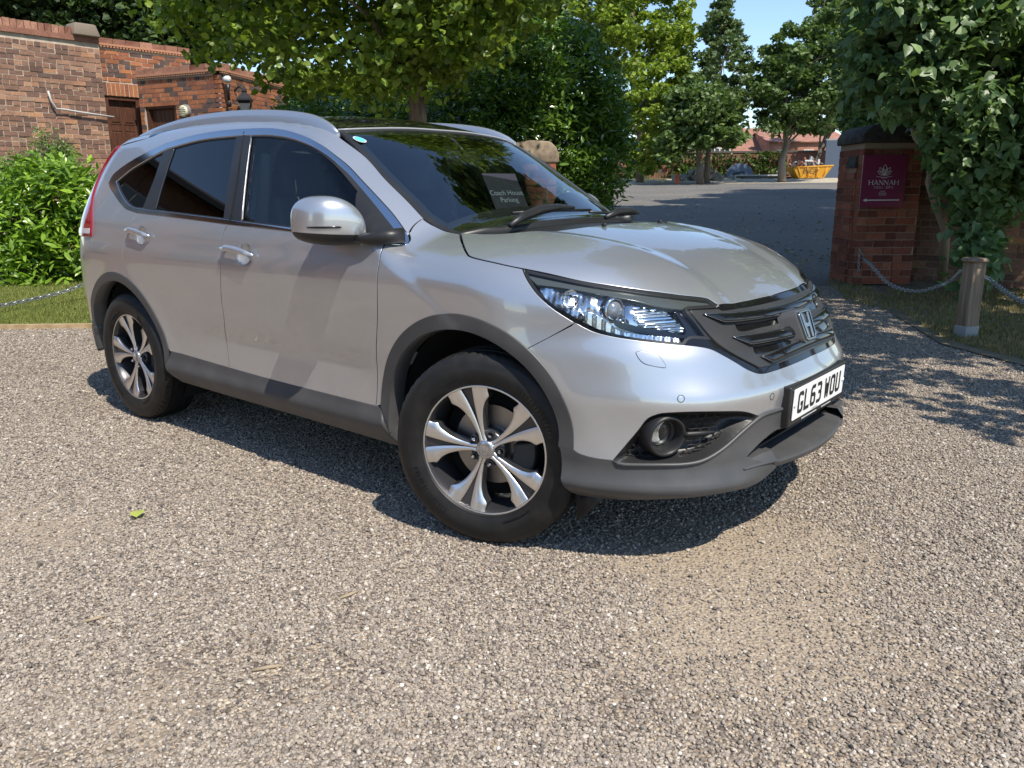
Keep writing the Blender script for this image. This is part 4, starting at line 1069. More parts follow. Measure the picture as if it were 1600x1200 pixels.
panel('headlining',TOP,[loop([snap_top([(-1.25,-.5),(-2.8,-.5)]),snap_top([(-2.8,-.5),(-2.8,.5)]),snap_top([(-2.8,.5),(-1.25,.5)]),snap_top([(-1.25,.5),(-1.25,-.5)])],.15)],LINER,CAR,sp=.12,off=-.045,flange=0)
for sg in(-1,1):
    q=MB();q.tube([(-1.62,sg*.60,1.42),(-1.60,sg*.72,.80)],[.03,.035],8);q.obj('inner_pillar',LINER,CAR)
    bp_=[CAM+ray(a_,b_)*((-.60-CAM[1])/ray(a_,b_)[1]) for a_,b_ in((390,344),(406,344),(408,318),(407,290),(402,255),(397,285))]
    q=MB();q.add([p_*[1,1 if sg<0 else -1,1] for p_ in bp_],[[0,1,2,3,4,5]]);q.obj('seat_belt',BELT,CAR,smooth=False)
    q=MB();q.tube([p_*[1,1 if sg<0 else -1,1]+np.array([0,sg*-.02,0]) for p_ in crom(np.array([CAM+ray(a_,b_)*((-.56-CAM[1])/ray(a_,b_)[1]) for a_,b_ in((410,344),(412,300),(418,250),(432,222),(450,214))]),.05)],.018,6);q.obj('pillar_lining',LINER,CAR)
q=MB();q.box((-.93,0,1.40),(.02,.10,.035));q.tube([(-.90,0,1.43),(-.98,0,1.49)],.01,6);q.obj('rear_view_mirror',BLK,CAR,bevel=.012)
# permit standing in the windscreen
cpm=P([(800,292)])[0];
PM=mat('permit_purple',(.014,.013,.024),.6)
ux=np.array([.15,.988,.0]);ux/=np.linalg.norm(ux);uz=np.array([-.52,.08,.85]);uz/=np.linalg.norm(uz);un=np.cross(ux,uz)
cpm=cpm-grad(cpm[None])[0]*.05
pm=MB();pm.prism([(-.10,-.12),(.10,-.12),(.10,.12),(-.10,.12)],-.001,.001,lambda u,v,w_:cpm+ux*u+uz*v+un*w_);pm=pm.obj('parking_permit',PM,CAR,smooth=False)
def text(name,s,size,M4,m,parent,ext=.0,align='CENTER'):
    c=bpy.data.curves.new(name,'FONT');c.body=s;c.size=size;c.align_x=align;c.align_y='CENTER';c.extrude=ext
    o=bpy.data.objects.new(name,c);COL.objects.link(o);me=bpy.data.meshes.new_from_object(o.evaluated_get(bpy.context.evaluated_depsgraph_get()));bpy.data.objects.remove(o)
    o=bpy.data.objects.new(name,me);COL.objects.link(o);me.materials.clear();me.materials.append(m);o.matrix_world=M4
    if parent is not None:o.parent=parent;o.matrix_parent_inverse=parent.matrix_world.inverted()
    return o
def M4(o,x,y,z): return Matrix(((x[0],y[0],z[0],o[0]),(x[1],y[1],z[1],o[1]),(x[2],y[2],z[2],o[2]),(0,0,0,1)))
PRN=mat('permit_print',(.24,.26,.31),.5)
text('permit_text','Coach House\nParking',.036,M4(cpm+uz*.0+un*.002,ux,uz,un),PRN,pm)
text('permit_small_text','Terms and conditions apply\nplease display this permit\nclearly at all times',.011,M4(cpm-uz*.078+un*.002,ux,uz,un),PRN,pm)
# ================================================================== GROUND
def px_of(Pn):
    d=np.asarray(Pn)-CAM;z=d@CF;z=np.where(np.abs(z)<1e-6,1e-6,z)
    return 800+FPX*(d@CR)/z,600-FPX*(d@CU)/z,z
SANDY=((235,1150,.14),(1150,870,.45),(90,1190,.16),(1180,990,.38),(60,830,.3))
def gravel_mat():
    m=mat('gravel',(.3,.26,.22),.85);k=NB(m);co=k.coord()
    def vor(sc):
        v=k.n('TexVoronoi');v.inputs['Scale'].default_value=sc;k.l(co,v.inputs['Vector']);return v
    v=vor(85);sep=k.n('SeparateColor');k.l(v.outputs['Color'],sep.inputs[0])
    stones=k.ramp(sep.outputs[0],[(0,(.13,.105,.085)),(.2,(.25,.20,.155)),(.45,(.38,.30,.22)),(.62,(.27,.225,.185)),(.8,(.48,.39,.28)),(.93,(.62,.53,.41)),(1,(.72,.64,.52))],'CONSTANT')
    dark=k.ramp(v.outputs['Distance'],[(.0,(1,1,1)),(.55,(.9,.9,.9)),(.85,(.45,.42,.4))])
    c=k.mix(1.,stones,dark,'MULTIPLY')
    sand=k.ramp(k.noise(.9,5,co),[(.56,(0,0,0)),(.70,(1,1,1))]);fine=k.noise(160,3,co)
    sandc=k.ramp(fine,[(.3,(.30,.24,.175)),(.7,(.43,.35,.26))]);gp=k.n('NewGeometry').outputs['Position'];ns=k.noise(3.5,4,gp)
    for (sx_,sy_,rad) in SANDY:
        c0=ground_at(sx_,sy_);vm=k.n('VectorMath',operation='DISTANCE');k.l(gp,vm.inputs[0]);vm.inputs[1].default_value=tuple(c0)
        e_=k.math('SUBTRACT',k.math('DIVIDE',vm.outputs['Value'],rad),k.math('MULTIPLY',ns,1.2));e_=k.math('SUBTRACT',.75,e_);e_=k.n('Clamp').inputs[0].node if False else k.ramp(e_,[(.0,(0,0,0)),(.5,(1,1,1))]);sand=k.math('MAXIMUM',sand,e_)
    c=k.mix(k.math('MULTIPLY',sand,.75),c,sandc)
    big=k.ramp(k.noise(.35,3,co),[(.3,(.86,.85,.84)),(.7,(1.06,1.04,1.0))]);c=k.mix(1.,c,big,'MULTIPLY')
    k.l(c,k.b.inputs['Base Color']);h=k.math('MULTIPLY',v.outputs['Distance'],-1.);k.bump(h,.9,.008);return m
GRAVEL=gravel_mat()
def sheet(name,poly,dz,m,step=1.5,kind='structure'):
    poly=np.array(poly)[:,:2];lo,hi=poly.min(0),poly.max(0);P2=[]
    for i in range(len(poly)):
        a,b=poly[i],poly[(i+1)%len(poly)];n=max(1,int(np.linalg.norm(b-a)/step));P2+=[a+(b-a)*t/n for t in range(n)]
    P2=np.array(P2);G=np.stack(np.meshgrid(np.arange(lo[0],hi[0],step),np.arange(lo[1],hi[1],step)),-1).reshape(-1,2);G=G[inside(G,poly)];G=G[~near_poly(G,P2,step*.5)] if len(G) else G
    v=[Vector(p) for p in P2]+[Vector(p) for p in G];e=[(i,(i+1)%len(P2)) for i in range(len(P2))]
    ov,oe,of,*_=delaunay_2d_cdt(v,e,[],1,1e-5);U=np.array([tuple(q) for q in ov]);F=[list(f) for f in of]
    V=np.column_stack([U,gz(U[:,0],U[:,1])+dz]);me=mesh_np(name,V,F);
    # up-facing
    o=link(name,me,None,m)
    if me.polygons[0].normal.z<0: me.flip_normals()
    o['kind']=kind;return o
far=[fr(-60,-160),fr(-60,160),fr(900,900),fr(900,-900)]
earth=mat('earth',(.10,.11,.05),.95)
# one ground sheet to the horizon
n1=np.r_[-60,-20,np.arange(0,90,3),110,160,300,1200];n2=np.r_[-900,-300,-100,np.arange(-60,61,4),100,300,900]
V=[];F=[]
for f_ in n1:
    for r_ in n2: p=fr(f_,r_);V.append((p[0],p[1],float(gz(p[0],p[1]))-.02))
nc=len(n2);F=[[i*nc+j,i*nc+j+1,(i+1)*nc+j+1,(i+1)*nc+j] for i in range(len(n1)-1) for j in range(nc-1)]
g=link('ground',mesh_np('ground',V,F),None,earth);g['kind']='structure'
if g.data.polygons[0].normal.z<0:g.data.flip_normals()
# gravel court: bounded by the lawn edging on the left and the gate line at the back
e0=ground_at(0,515);e1=ground_at(138,513);ed=(e1-e0)/np.linalg.norm(e1-e0);eL=e0-ed*8;eR=e1+ed*3.2
gate_l=ground_at(960,446);gate_r=ground_at(1318,446);gd=(gate_r-gate_l)/np.linalg.norm(gate_r-gate_l);gR=gate_l+gd*14;gL=gate_l-gd*1.5
lw0=ground_at(1300,470)
court=sheet('gravel_court',[fr(-9,-9),fr(-9,10),fr(9.,11.5),gR,gL,eR,eL],0.0,GRAVEL,.6)
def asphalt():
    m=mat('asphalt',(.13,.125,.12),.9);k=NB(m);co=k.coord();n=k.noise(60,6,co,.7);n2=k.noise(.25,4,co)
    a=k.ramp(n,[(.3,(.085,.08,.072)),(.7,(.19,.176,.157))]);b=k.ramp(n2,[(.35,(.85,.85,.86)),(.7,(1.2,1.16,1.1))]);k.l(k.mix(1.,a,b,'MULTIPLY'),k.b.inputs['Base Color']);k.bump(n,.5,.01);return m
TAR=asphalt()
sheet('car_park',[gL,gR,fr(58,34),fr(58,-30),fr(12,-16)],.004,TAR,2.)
verge=mat('verge_gravel',(.42,.36,.26),.95);k=NB(verge);k.l(k.ramp(k.noise(3,6,k.coord()),[(.3,(.30,.25,.17)),(.7,(.52,.46,.36))]),k.b.inputs['Base Color'])
sheet('verge',[fr(58,34),fr(72,34),fr(72,-30),fr(58,-30)],.01,verge,2.)
# lawns
def lawn_mat(name,a,b):
    m=mat(name,a,.95);k=NB(m);co=k.coord();k.l(k.ramp(k.noise(2.2,5,co),[(.3,a),(.7,b)]),k.b.inputs['Base Color']);k.bump(k.noise(90,3,co),.8,.02);return m
LAWN=lawn_mat('lawn_soil',(.09,.13,.03),(.24,.22,.09));LAWN2=lawn_mat('dry_lawn_soil',(.15,.12,.07),(.25,.20,.13))
lawn_poly=[eL,eR,fr(13.5,-3.5),fr(16,-8),fr(14,-14)]
sheet('lawn',lawn_poly,.035,LAWN,.8)
rl=[ground_at(1375,452),ground_at(1395,492),ground_at(1470,540),ground_at(1640,585),fr(6.5,9),fr(10.8,9),fr(10.9,5.5)]
sheet('side_lawn',rl,.012,LAWN2,.5)
# timber edging
wood=mat('edging_timber',(.42,.30,.16),.8);k=NB(wood);k.l(k.ramp(k.noise(9,5,k.coord()),[(.3,(.30,.20,.10)),(.7,(.50,.37,.21))]),k.b.inputs['Base Color'])
dvec=eR-eL;Ln=np.linalg.norm(dvec);edt=thing('lawn_edging','low timber edging board between the gravel and the lawn on the left','edging',tuple(eL))
nb=6
for i in range(nb):
    a=dvec*(i/nb);b=dvec*((i+1)/nb-.002);c=(a+b)/2;ang=math.atan2(dvec[1],dvec[0])
    q=MB();q.box((c[0],c[1],.015),(Ln/nb/2*.995,.022,.045),rotz(ang));q.obj('board',wood,edt,smooth=False)
def blades(name,region_fn,n,h,m,label,seed):
    r=np.random.default_rng(seed);pts=region_fn(r,n);n=len(pts);a=r.uniform(0,2*math.pi,n);hh=h*r.uniform(.5,1.3,n);w_=.004+.003*r.random(n);lean=r.normal(0,.35,(n,2))*hh[:,None]
    dx=np.stack([np.cos(a)*w_,np.sin(a)*w_,0*a],-1);tip=pts+np.column_stack([lean,hh])
    V=np.stack([pts-dx,pts+dx,tip],1).reshape(-1,3);F=np.arange(3*n).reshape(-1,3)
    o=link(name,mesh_np(name,V,F),None,m);tag(o,label,None,None,'stuff');return o
def leafmat(name,c0,c1,rough=.45,trans=.35,spec=.5):
    m=bpy.data.materials.new(name);m.use_nodes=True;k=NB(m);nt=m.node_tree;out=nt.nodes['Material Output']
    g=k.n('NewGeometry');oi=k.n('ObjectInfo');r=k.math('FRACT',k.math('ADD',g.outputs['Random Per Island'],oi.outputs['Random']))
    col=k.ramp(r,[(0,c0),(.55,tuple((a+b)/2 for a,b in zip(c0,c1))),(.9,c1),(1,tuple(min(1,b*1.35) for b in c1))])
    k.l(col,k.b.inputs['Base Color']);k.b.inputs['Roughness'].default_value=rough;k.b.inputs['Specular IOR Level'].default_value=spec
    t=k.n('BsdfTranslucent');k.l(k.mix(1.,col,(1.25,1.35,.6),'MULTIPLY'),t.inputs[0]);mx=k.n('MixShader');mx.inputs[0].default_value=trans
    k.l(k.b.outputs[0],mx.inputs[1]);k.l(t.outputs[0],mx.inputs[2]);k.l(mx.outputs[0],out.inputs[0]);return m
GRASS=leafmat('grass_blade',(.11,.16,.03),(.30,.30,.09),.7,.3,.2);GRASS2=leafmat('dry_grass_blade',(.13,.13,.045),(.36,.28,.14),.7,.3,.2)
def reg_px(poly,n_over=1.0):
    poly=np.array(poly,float)
    def f(r,n):
        out=[];lo,hi=poly.min(0),poly.max(0)
        while sum(map(len,out))<n:
            U=r.uniform(lo,hi,(n*2,2));U=U[inside(U,poly)]
            # even density on the ground: accept by depth
            d=CF+np.outer((U[:,0]-800)/FPX,CR)-np.outer((U[:,1]-600)/FPX,CU);t=-(CAM[2])/d[:,2];acc=r.random(len(t))<(t/t.max())**1.2
            P_=CAM+d*t[:,None];out.append(P_[acc])
        P_=np.vstack(out)[:n];P_[:,2]=gz(P_[:,0],P_[:,1])+.03;return P_
    return f
blades('grass',reg_px([(-60,436),(175,436),(175,511),(-60,513)]),26000,.035,GRASS,'short green lawn grass left of the car',3)
def dz(f,dzv): 
    return lambda r,n:(lambda p:(p.__setitem__((slice(None),2),p[:,2]+dzv),p)[1])(f(r,n))
blades('dry_grass',dz(reg_px([(1385,455),(1410,492),(1480,535),(1640,575),(1640,455)]),-.02),8000,.04,GRASS2,'patchy dry grass beneath the right-hand climber',4)
blades('verge_weeds',dz(reg_px([(1290,440),(1330,440),(1400,470),(1410,490),(1330,475)]),-.03),1200,.05,GRASS2,'sparse weeds at the foot of the gate pillar',5)
# ---- loose stones in front (geometry-node instances)
def pebble_mesh(i):
    r=np.random.default_rng(50+i);bm=bmesh.new();bmesh.ops.create_icosphere(bm,subdivisions=1,radius=1.)
    s=np.array([1,r.uniform(.65,.9),r.uniform(.42,.62)])
    for v in bm.verts:
        c=np.array(v.co);c=np.sign(c)*np.abs(c)**.85;c*=s*(1+r.normal(0,.09));v.co=c
    me=bpy.data.meshes.new('pebble_%d'%i);bm.to_mesh(me);bm.free();me.polygons.foreach_set('use_smooth',np.full(len(me.polygons),i%2==0));return me
def stone_mat():
    m=mat('stone',(.3,.26,.22),.62,spec=.35);k=NB(m);at_=k.n('Attribute',attribute_type='INSTANCER',attribute_name='tone')
    c=k.ramp(at_.outputs['Fac'],[(0,(.10,.088,.078)),(.10,(.18,.150,.125)),(.32,(.31,.262,.215)),(.48,(.25,.218,.186)),(.64,(.41,.345,.270)),(.80,(.335,.278,.222)),(.92,(.45,.390,.320)),(.985,(.52,.47,.40)),(1,(.66,.62,.56))],'LINEAR')
    n=k.noise(300,3,k.coord());c=k.mix(1.,c,k.ramp(n,[(.3,(.8,.8,.8)),(.7,(1.15,1.13,1.1))]),'MULTIPLY');k.l(c,k.b.inputs['Base Color']);return m
STONE=stone_mat()
pc=bpy.data.collections.new('pebble_shapes')
for i in range(6):
    me=pebble_mesh(i);me.materials.append(STONE);o=bpy.data.objects.new('pebble_shape',me);pc.objects.link(o)
def scatter():
    r=np.random.default_rng(5);N=330000;U=np.column_stack([r.uniform(-90,1690,N*3),r.uniform(448,1260,N*3)])
    d=CF+np.outer((U[:,0]-800)/FPX,CR)-np.outer((U[:,1]-600)/FPX,CU);t=-CAM[2]/d[:,2];P_=CAM+d*t[:,None];dist=t
    # pixels->ground density ~ t^3 ; wanted density falls with distance
    acc=r.random(len(t))<np.clip((t/6.5)**1.55,0,1);P_=P_[acc];dist=dist[acc]
    ok=(dist<11.)&inside(P_[:,:2],np.array([fr(-9,-9),fr(-9,10),fr(9.,11.5),gR,gL,eR,eL])[:,:2]);P_=P_[ok];dist=dist[ok]
    if len(rl): ok=~inside(P_[:,:2],np.array(rl)[:,:2]);P_=P_[ok];dist=dist[ok]
    # bare sandy patches
    q=np.sin(P_[:,0]*1.3+.5)*np.cos(P_[:,1]*1.1+1.)+.5*np.sin(P_[:,0]*3.1+P_[:,1]*2.3)+.3*np.sin(P_[:,1]*5.7-P_[:,0]*4.1)
    thin=r.random(len(P_))<np.where(q>.75,.45,1.);
    bx,by,_=px_of(P_)
    for cx,cy,sx,sy in((235,1150,75,45),(1150,870,190,50),(90,1190,90,30),(1180,985,160,50),(60,830,90,25)):
        k_=np.exp(-(((bx-cx)/sx)**2+((by-cy)/sy)**2));thin&=r.random(len(P_))>k_*.72
    P_=P_[thin];dist=dist[thin]
    if len(P_)>N: s=r.permutation(len(P_))[:N];P_=P_[s];dist=dist[s]
    n=len(P_);sc=(.0037+.0018*r.random(n)+.0042*r.random(n)**8)*(1+.06*np.clip(dist-2.5,0,6));P_[:,2]=sc*r.uniform(-.1,.75,n)
    me=bpy.data.meshes.new('gravel_points');me.vertices.add(n);me.vertices.foreach_set('co',P_.astype(np.float32).ravel())
    a=me.attributes.new('scl','FLOAT','POINT');a.data.foreach_set('value',sc.astype(np.float32))
    rot=np.column_stack([r.normal(0,.35,n),r.normal(0,.35,n),r.uniform(0,6.28,n)]).astype(np.float32);a=me.attributes.new('rot','FLOAT_VECTOR','POINT');a.data.foreach_set('vector',rot.ravel())
    a=me.attributes.new('tone','FLOAT','POINT');a.data.foreach_set('value',(r.random(n)).astype(np.float32))
    o=link('loose_gravel',me);tag(o,'loose pea gravel covering the court','gravel' if False else None,None,'stuff')
    ng=bpy.data.node_groups.new('gravel','GeometryNodeTree');ng.interface.new_socket('Geometry',in_out='INPUT',socket_type='NodeSocketGeometry');ng.interface.new_socket('Geometry',in_out='OUTPUT',socket_type='NodeSocketGeometry')
    N_=ng.nodes;gi_=N_.new('NodeGroupInput');go=N_.new('NodeGroupOutput');ip=N_.new('GeometryNodeInstanceOnPoints');ci=N_.new('GeometryNodeCollectionInfo');ci.inputs[0].default_value=pc;ci.inputs['Separate Children'].default_value=True;ci.inputs['Reset Children'].default_value=True
    def na(nm,t):
        q_=N_.new('GeometryNodeInputNamedAttribute');q_.data_type=t;q_.inputs[0].default_value=nm;return q_.outputs[0]
    ip.inputs['Pick Instance'].default_value=True;L_=ng.links
    mp=N_.new('GeometryNodeMeshToPoints');L_.new(gi_.outputs[0],mp.inputs[0]);L_.new(mp.outputs[0],ip.inputs['Points']);L_.new(ci.outputs[0],ip.inputs['Instance']);L_.new(na('rot','FLOAT_VECTOR'),ip.inputs['Rotation'])
    cb=N_.new('ShaderNodeCombineXYZ');s_=na('scl','FLOAT')
    for i in range(3): L_.new(s_,cb.inputs[i])
    L_.new(cb.outputs[0],ip.inputs['Scale']);L_.new(ip.outputs[0],go.inputs[0])
    md=o.modifiers.new('scatter','NODES');md.node_group=ng;return n
NPEB=scatter()
# ================================================================== BRICKWORK
def brick_mat(name,stops,mort=(.45,.40,.33)):
    m=mat(name,(.3,.1,.05),.88,spec=.25);k=NB(m);g=k.n('NewGeometry');oi=k.n('ObjectInfo');r=k.math('FRACT',k.math('ADD',g.outputs['Random Per Island'],oi.outputs['Random']))
    c=k.ramp(r,stops,'LINEAR');co=k.n('TexCoord').outputs['Object'];gp=g.outputs['Position'];n=k.noise(38,5,gp,.65);n2=k.noise(3.,4,gp)
    c=k.mix(1.,c,k.ramp(n,[(.25,(.62,.60,.58)),(.7,(1.22,1.2,1.18))]),'MULTIPLY')
    c=k.mix(k.ramp(k.noise(11,5,gp,.6),[(.60,(0,0,0)),(.76,(.12,.12,.12))]),c,mort);c=k.mix(1.,c,k.ramp(n2,[(.3,(.82,.80,.80)),(.7,(1.1,1.1,1.1))]),'MULTIPLY')
    k.l(c,k.b.inputs['Base Color']);k.bump(n,.6,.006);return m
BR_OLD=brick_mat('old_brick',[(0,(.17,.105,.085)),(.25,(.23,.140,.105)),(.5,(.28,.165,.120)),(.72,(.33,.195,.138)),(.85,(.39,.230,.155)),(.93,(.48,.26,.145)),(.97,(.42,.29,.21)),(1,(.16,.11,.09))])
BR_NEW=brick_mat('mixed_brick',[(0,(.11,.085,.08)),(.22,(.15,.095,.08)),(.3,(.30,.115,.065)),(.55,(.38,.15,.075)),(.8,(.46,.19,.085)),(1,(.33,.13,.08))],(.5,.40,.28))
BR_RED=brick_mat('red_brick',[(0,(.15,.055,.038)),(.35,(.24,.085,.055)),(.7,(.33,.115,.07)),(.9,(.38,.16,.10)),(1,(.20,.10,.075))])
BR_COPE=brick_mat('coping_brick',[(0,(.24,.115,.08)),(.5,(.33,.165,.115)),(1,(.42,.23,.16))])
MORT=mat('mortar',(.56,.47,.36),.95);k=NB(MORT);k.l(k.ramp(k.noise(9,5,k.coord()),[(.3,(.42,.34,.26)),(.7,(.60,.50,.39))]),k.b.inputs['Base Color'])
MORTD=mat('dark_mortar',(.34,.27,.20),.95)
_var=[]
def brick_mesh(i,m):
    r=np.random.default_rng(900+i);v=np.array([[x,y,z] for z in(-.5,.5) for y in(-.5,.5) for x in(-.5,.5)],float);v+=r.normal(0,.018,v.shape)
    me=mesh_np('brick',v,[[0,2,3,1],[4,5,7,6],[0,1,5,4],[2,6,7,3],[0,4,6,2],[1,3,7,5]],False);me.materials.append(m);return me
BM={}
def bricks(parent,items,m,nmax=300,name='brick',vis=None):
    """items: list of (centre, size(3), frame 3x3). nearest/largest in view become objects, the rest one mesh"""
    if not items: return
    C=np.array([i[0] for i in items]);x,y,z=px_of(C);on_=(x>-5)&(x<1605)&(y>-5)&(y<1205)&(z>0)
    if vis is not None: on_&=vis(x,y)
    size=np.array([max(i[1]) for i in items])*FPX/np.maximum(z,.1);score=np.where(on_,size,-1);order=np.argsort(-score);sel=[i for i in order[:nmax] if score[i]>6]
    if m.name not in BM: BM[m.name]=[brick_mesh(i,m) for i in range(7)]
    pw=np.array(parent.matrix_world.translation) if False else np.array(parent.location)
    for j,i in enumerate(sel):
        c,s,Rm=items[i];o=bpy.data.objects.new(name,BM[m.name][j%7]);COL.objects.link(o);o.parent=parent
        A=Rm@np.diag(s);o.matrix_local=Matrix([[*A[k_],(c-pw)[k_]] for k_ in range(3)]+[[0,0,0,1]])
    rest=[i for i in range(len(items)) if i not in set(sel)]
    if rest:
        base=np.array([[x_,y_,z_] for z_ in(-.5,.5) for y_ in(-.5,.5) for x_ in(-.5,.5)],float);Fb=np.array([[0,2,3,1],[4,5,7,6],[0,1,5,4],[2,6,7,3],[0,4,6,2],[1,3,7,5]])
        r=np.random.default_rng(3);V=[];F=[]
        for q,i in enumerate(rest):
            c,s,Rm=items[i];V.append((base+r.normal(0,.015,base.shape))*s@Rm.T+(c-pw));F.append(Fb+8*q)
        o=link(name+'work',mesh_np('brickwork',np.vstack(V),np.vstack(F),False),parent,m);o['kind']='stuff'
def wall_items(O,ud,L,z0,H,ch,bl,depth=.06,proud=.005,openings=(),seed=0,bond='english',top=None,jit=.003,hfun=None):
    """bricks of one wall face; O base corner, ud horizontal direction, outward normal = ud x up rotated to the viewer"""
    r=np.random.default_rng(seed);ud=np.array(ud,float);ud/=np.linalg.norm(ud);n=np.cross(ud,[0,0,1.]);
    if np.dot(n,CAM-O)<0: n=-n
    Rm=np.stack([ud,n,[0,0,1]],1);out=[];rows=int(H/ch);mo=.013
    for j in range(rows):
        z=z0+(j+.5)*ch
        u=-(bl*.5 if j%2 else 0)*1.0-r.random()*bl*.1
        k_=0
        while u<L:
            header=(bond=='flemish' and (k_+j)%2==0) or (bond=='english' and j%4==0)
            w_=bl*.5 if header else bl
            a,b=max(u,0),min(u+w_,L);u+=w_;k_+=1
            if b-a<.03: continue
            segs=[(a,b)]
            for (o0,o1,p0,p1) in openings:
                if p0<z-O[2]*0<p1:
                    ns=[]
                    for (s0,s1) in segs:
                        if s1<=o0 or s0>=o1: ns.append((s0,s1))
                        else:
                            if s0<o0: ns.append((s0,o0))
                            if s1>o1: ns.append((o1,s1))
                    segs=ns
            for a_,b_ in segs:
                if b_-a_<.03: continue
                if hfun is not None and z+ch*.4>z0+hfun((a_+b_)/2): continue
                pr=max(.003,proud+.004+r.normal(0,jit));c=O+ud*((a_+b_)/2)+n*(pr-depth/2)+np.array([0,0,z-O[2]*0]);c[2]=O[2]+z
                out.append((c,np.array([b_-a_-mo,depth,ch-mo]),Rm))
    return out,n,Rm
def slab(parent,name,O,ud,L,z0,z1,th,m,n,off=0.,openings=()):
    """backing wall just behind the brick faces, with openings left free"""
    ud=np.array(ud)/np.linalg.norm(ud);q=MB();Rm=np.stack([ud,n,[0,0,1]],1);pw=np.array(parent.location)
    us=sorted({0,L,*[v for o_ in openings for v in o_[:2]]})
    for a,b in zip(us[:-1],us[1:]):
        zs=[(z0,z1)]
        for (o0,o1,p0,p1) in openings:
            if a>=o0-1e-6 and b<=o1+1e-6:
                ns=[]
                for s0,s1 in zs:
                    if p0>s0: ns.append((s0,min(p0,s1)))
                    if p1<s1: ns.append((max(p1,s0),s1))
                zs=ns
        for s0,s1 in zs:
            if s1-s0>.01: q.box(O+ud*((a+b)/2)+n*(off-th/2)+np.array([0,0,(s0+s1)/2])-pw,((b-a)/2,th/2,(s1-s0)/2),Rm)
    return q.obj(name,m,parent,smooth=False)
def coping(parent,O,ud,L,z,bl,h,m,n,seed=0,proud=.04,depth=.30,hump=False,nmax=80):
    ud=np.array(ud)/np.linalg.norm(ud);Rm=np.stack([ud,n,[0,0,1]],1);r=np.random.default_rng(seed);it=[]
    k_=int(L/bl)
    for i in range(k_): 
        c=O+ud*((i+.5)*L/k_)+n*(proud-depth/2);c=c+np.array([0,0,z+h/2+r.normal(0,.003)]);it.append((c,np.array([L/k_-.014,depth,h]),Rm))
    bricks(parent,it,m,nmax,'coping_brick')
# ---------------- old garden wall, left
dA,dB=13.,14.7
A0=at(-40,60,dA);A1=at(163,150,dB);A0[2]=A1[2]=0
udA=A1-A0;LA=np.linalg.norm(udA);zt=at(0,58,dA)[2]
W1=thing('garden_wall','tall weathered old brick wall with rounded brick coping behind the left-hand shrubs','wall',(A0[0],A0[1],0))
def zA(px,py,d): return at(px,py,d)[2]
HA=zA(0,48,dA+.25)
itA,nA,RA=wall_items(A0,udA,LA,0,HA-.02,.083,.225,openings=(),seed=1,jit=.005)
bricks(W1,itA,BR_OLD,300,vis=lambda x,y:(x<170)&(y<330))
slab(W1,'wall_core',A0,udA,LA,0,HA,.30,MORT,nA)
slab(W1,'projecting_course',A0,udA,LA,HA,HA+.085,.38,BR_COPE,nA,.04)
coping(W1,A0,udA,LA-.35,HA+.085,.11,.13,BR_COPE,nA,2,.03,.34)
q=MB();q.box(A1-udA/LA*.22-nA*.1+np.array([0,0,HA+.085+.11])-np.array(W1.location),(.24,.22,.11),RA,.78);q.obj('end_stone',mat('weathered_stone',(.20,.16,.12),.9),W1,bevel=.03,smooth=True)
# conduit pipe on the wall
PIPE=mat('grey_pipe',(.50,.49,.47),.5)
pp=lambda x,y,o_:at(x,y,1)*0+_wallpt(x,y,A0,nA,o_)
def _wallpt(x,y,O,n,off):
    d=ray(x,y);t=np.dot(O+n*off-CAM,n)/np.dot(d,n);return CAM+d*t
q=MB();q.tube([_wallpt(*p,A0,nA,.07) for p in((75,142),(80,158),(88,170),(100,171),(130,176),(178,183))],.017,8)
o=q.obj('conduit_pipe',PIPE);tag(o,'pale bent conduit pipe fixed to the old brick wall','pipe')
q=MB()
for p in((84,165),(108,172.5),(153,179)): a=_wallpt(*p,A0,nA,.0);b=_wallpt(*p,A0,nA,.09);q.tube([a,b],.012,6)
# ---------------- outbuilding
B0=at(163,150,15.0);B1=at(300,130,16.2);B0[2]=B1[2]=0;udB=B1-B0;LB=np.linalg.norm(udB)
C0=at(217,150,15.1);C1=at(346,150,14.3);D1=at(446,150,16.6)
for p in(C0,C1,D1): p[2]=0
OB=thing('outbuilding','low brick outbuilding with flat parapet roof and two brown doors beyond the old wall','outbuilding',(B0[0],B0[1],0))
HB=at(170,73,15.0)[2];HC=at(346,112,14.3)[2]
udv=udB/LB
def ucoord(px,O,ud,n):
    p=_wallpt(px,200,O,n,0);return float(np.dot(p-O,ud/np.linalg.norm(ud)))
nB=np.cross(udv,[0,0,1.]);nB=nB if np.dot(nB,CAM-B0)>0 else -nB
u0,u1=ucoord(168,B0,udB,nB),ucoord(223,B0,udB,nB);zdoor=_wallpt(195,151,B0,nB,0)[2]
opB=[(max(0,u0),u1,0.,zdoor)]
itB,nB,RB=wall_items(B0,udB,LB,0,HB,.079,.225,openings=opB+[(max(0,u0)-.05,u1+.1,zdoor,zdoor+.235)],seed=4,jit=.002)
udC=C1-C0;LC=np.linalg.norm(udC);udc=udC/LC;nC=np.cross(udc,[0,0,1.]);nC=nC if np.dot(nC,CAM-C0)>0 else -nC
v0,v1=ucoord(230,C0,udC,nC),ucoord(278,C0,udC,nC);zd2=_wallpt(255,163,C0,nC,0)[2];opC=[(v0,v1,0.,zd2)]
itC,nC,RC=wall_items(C0,udC,LC,0,HC,.079,.225,openings=opC,seed=5,jit=.002)
udD=D1-C1;LD=np.linalg.norm(udD);itD,nD,RD=wall_items(C1,udD,LD,0,HC,.079,.225,seed=6,jit=.002)
bricks(OB,itC+itD+itB,BR_NEW,300,vis=lambda x,y:(y<230)&(x<440))
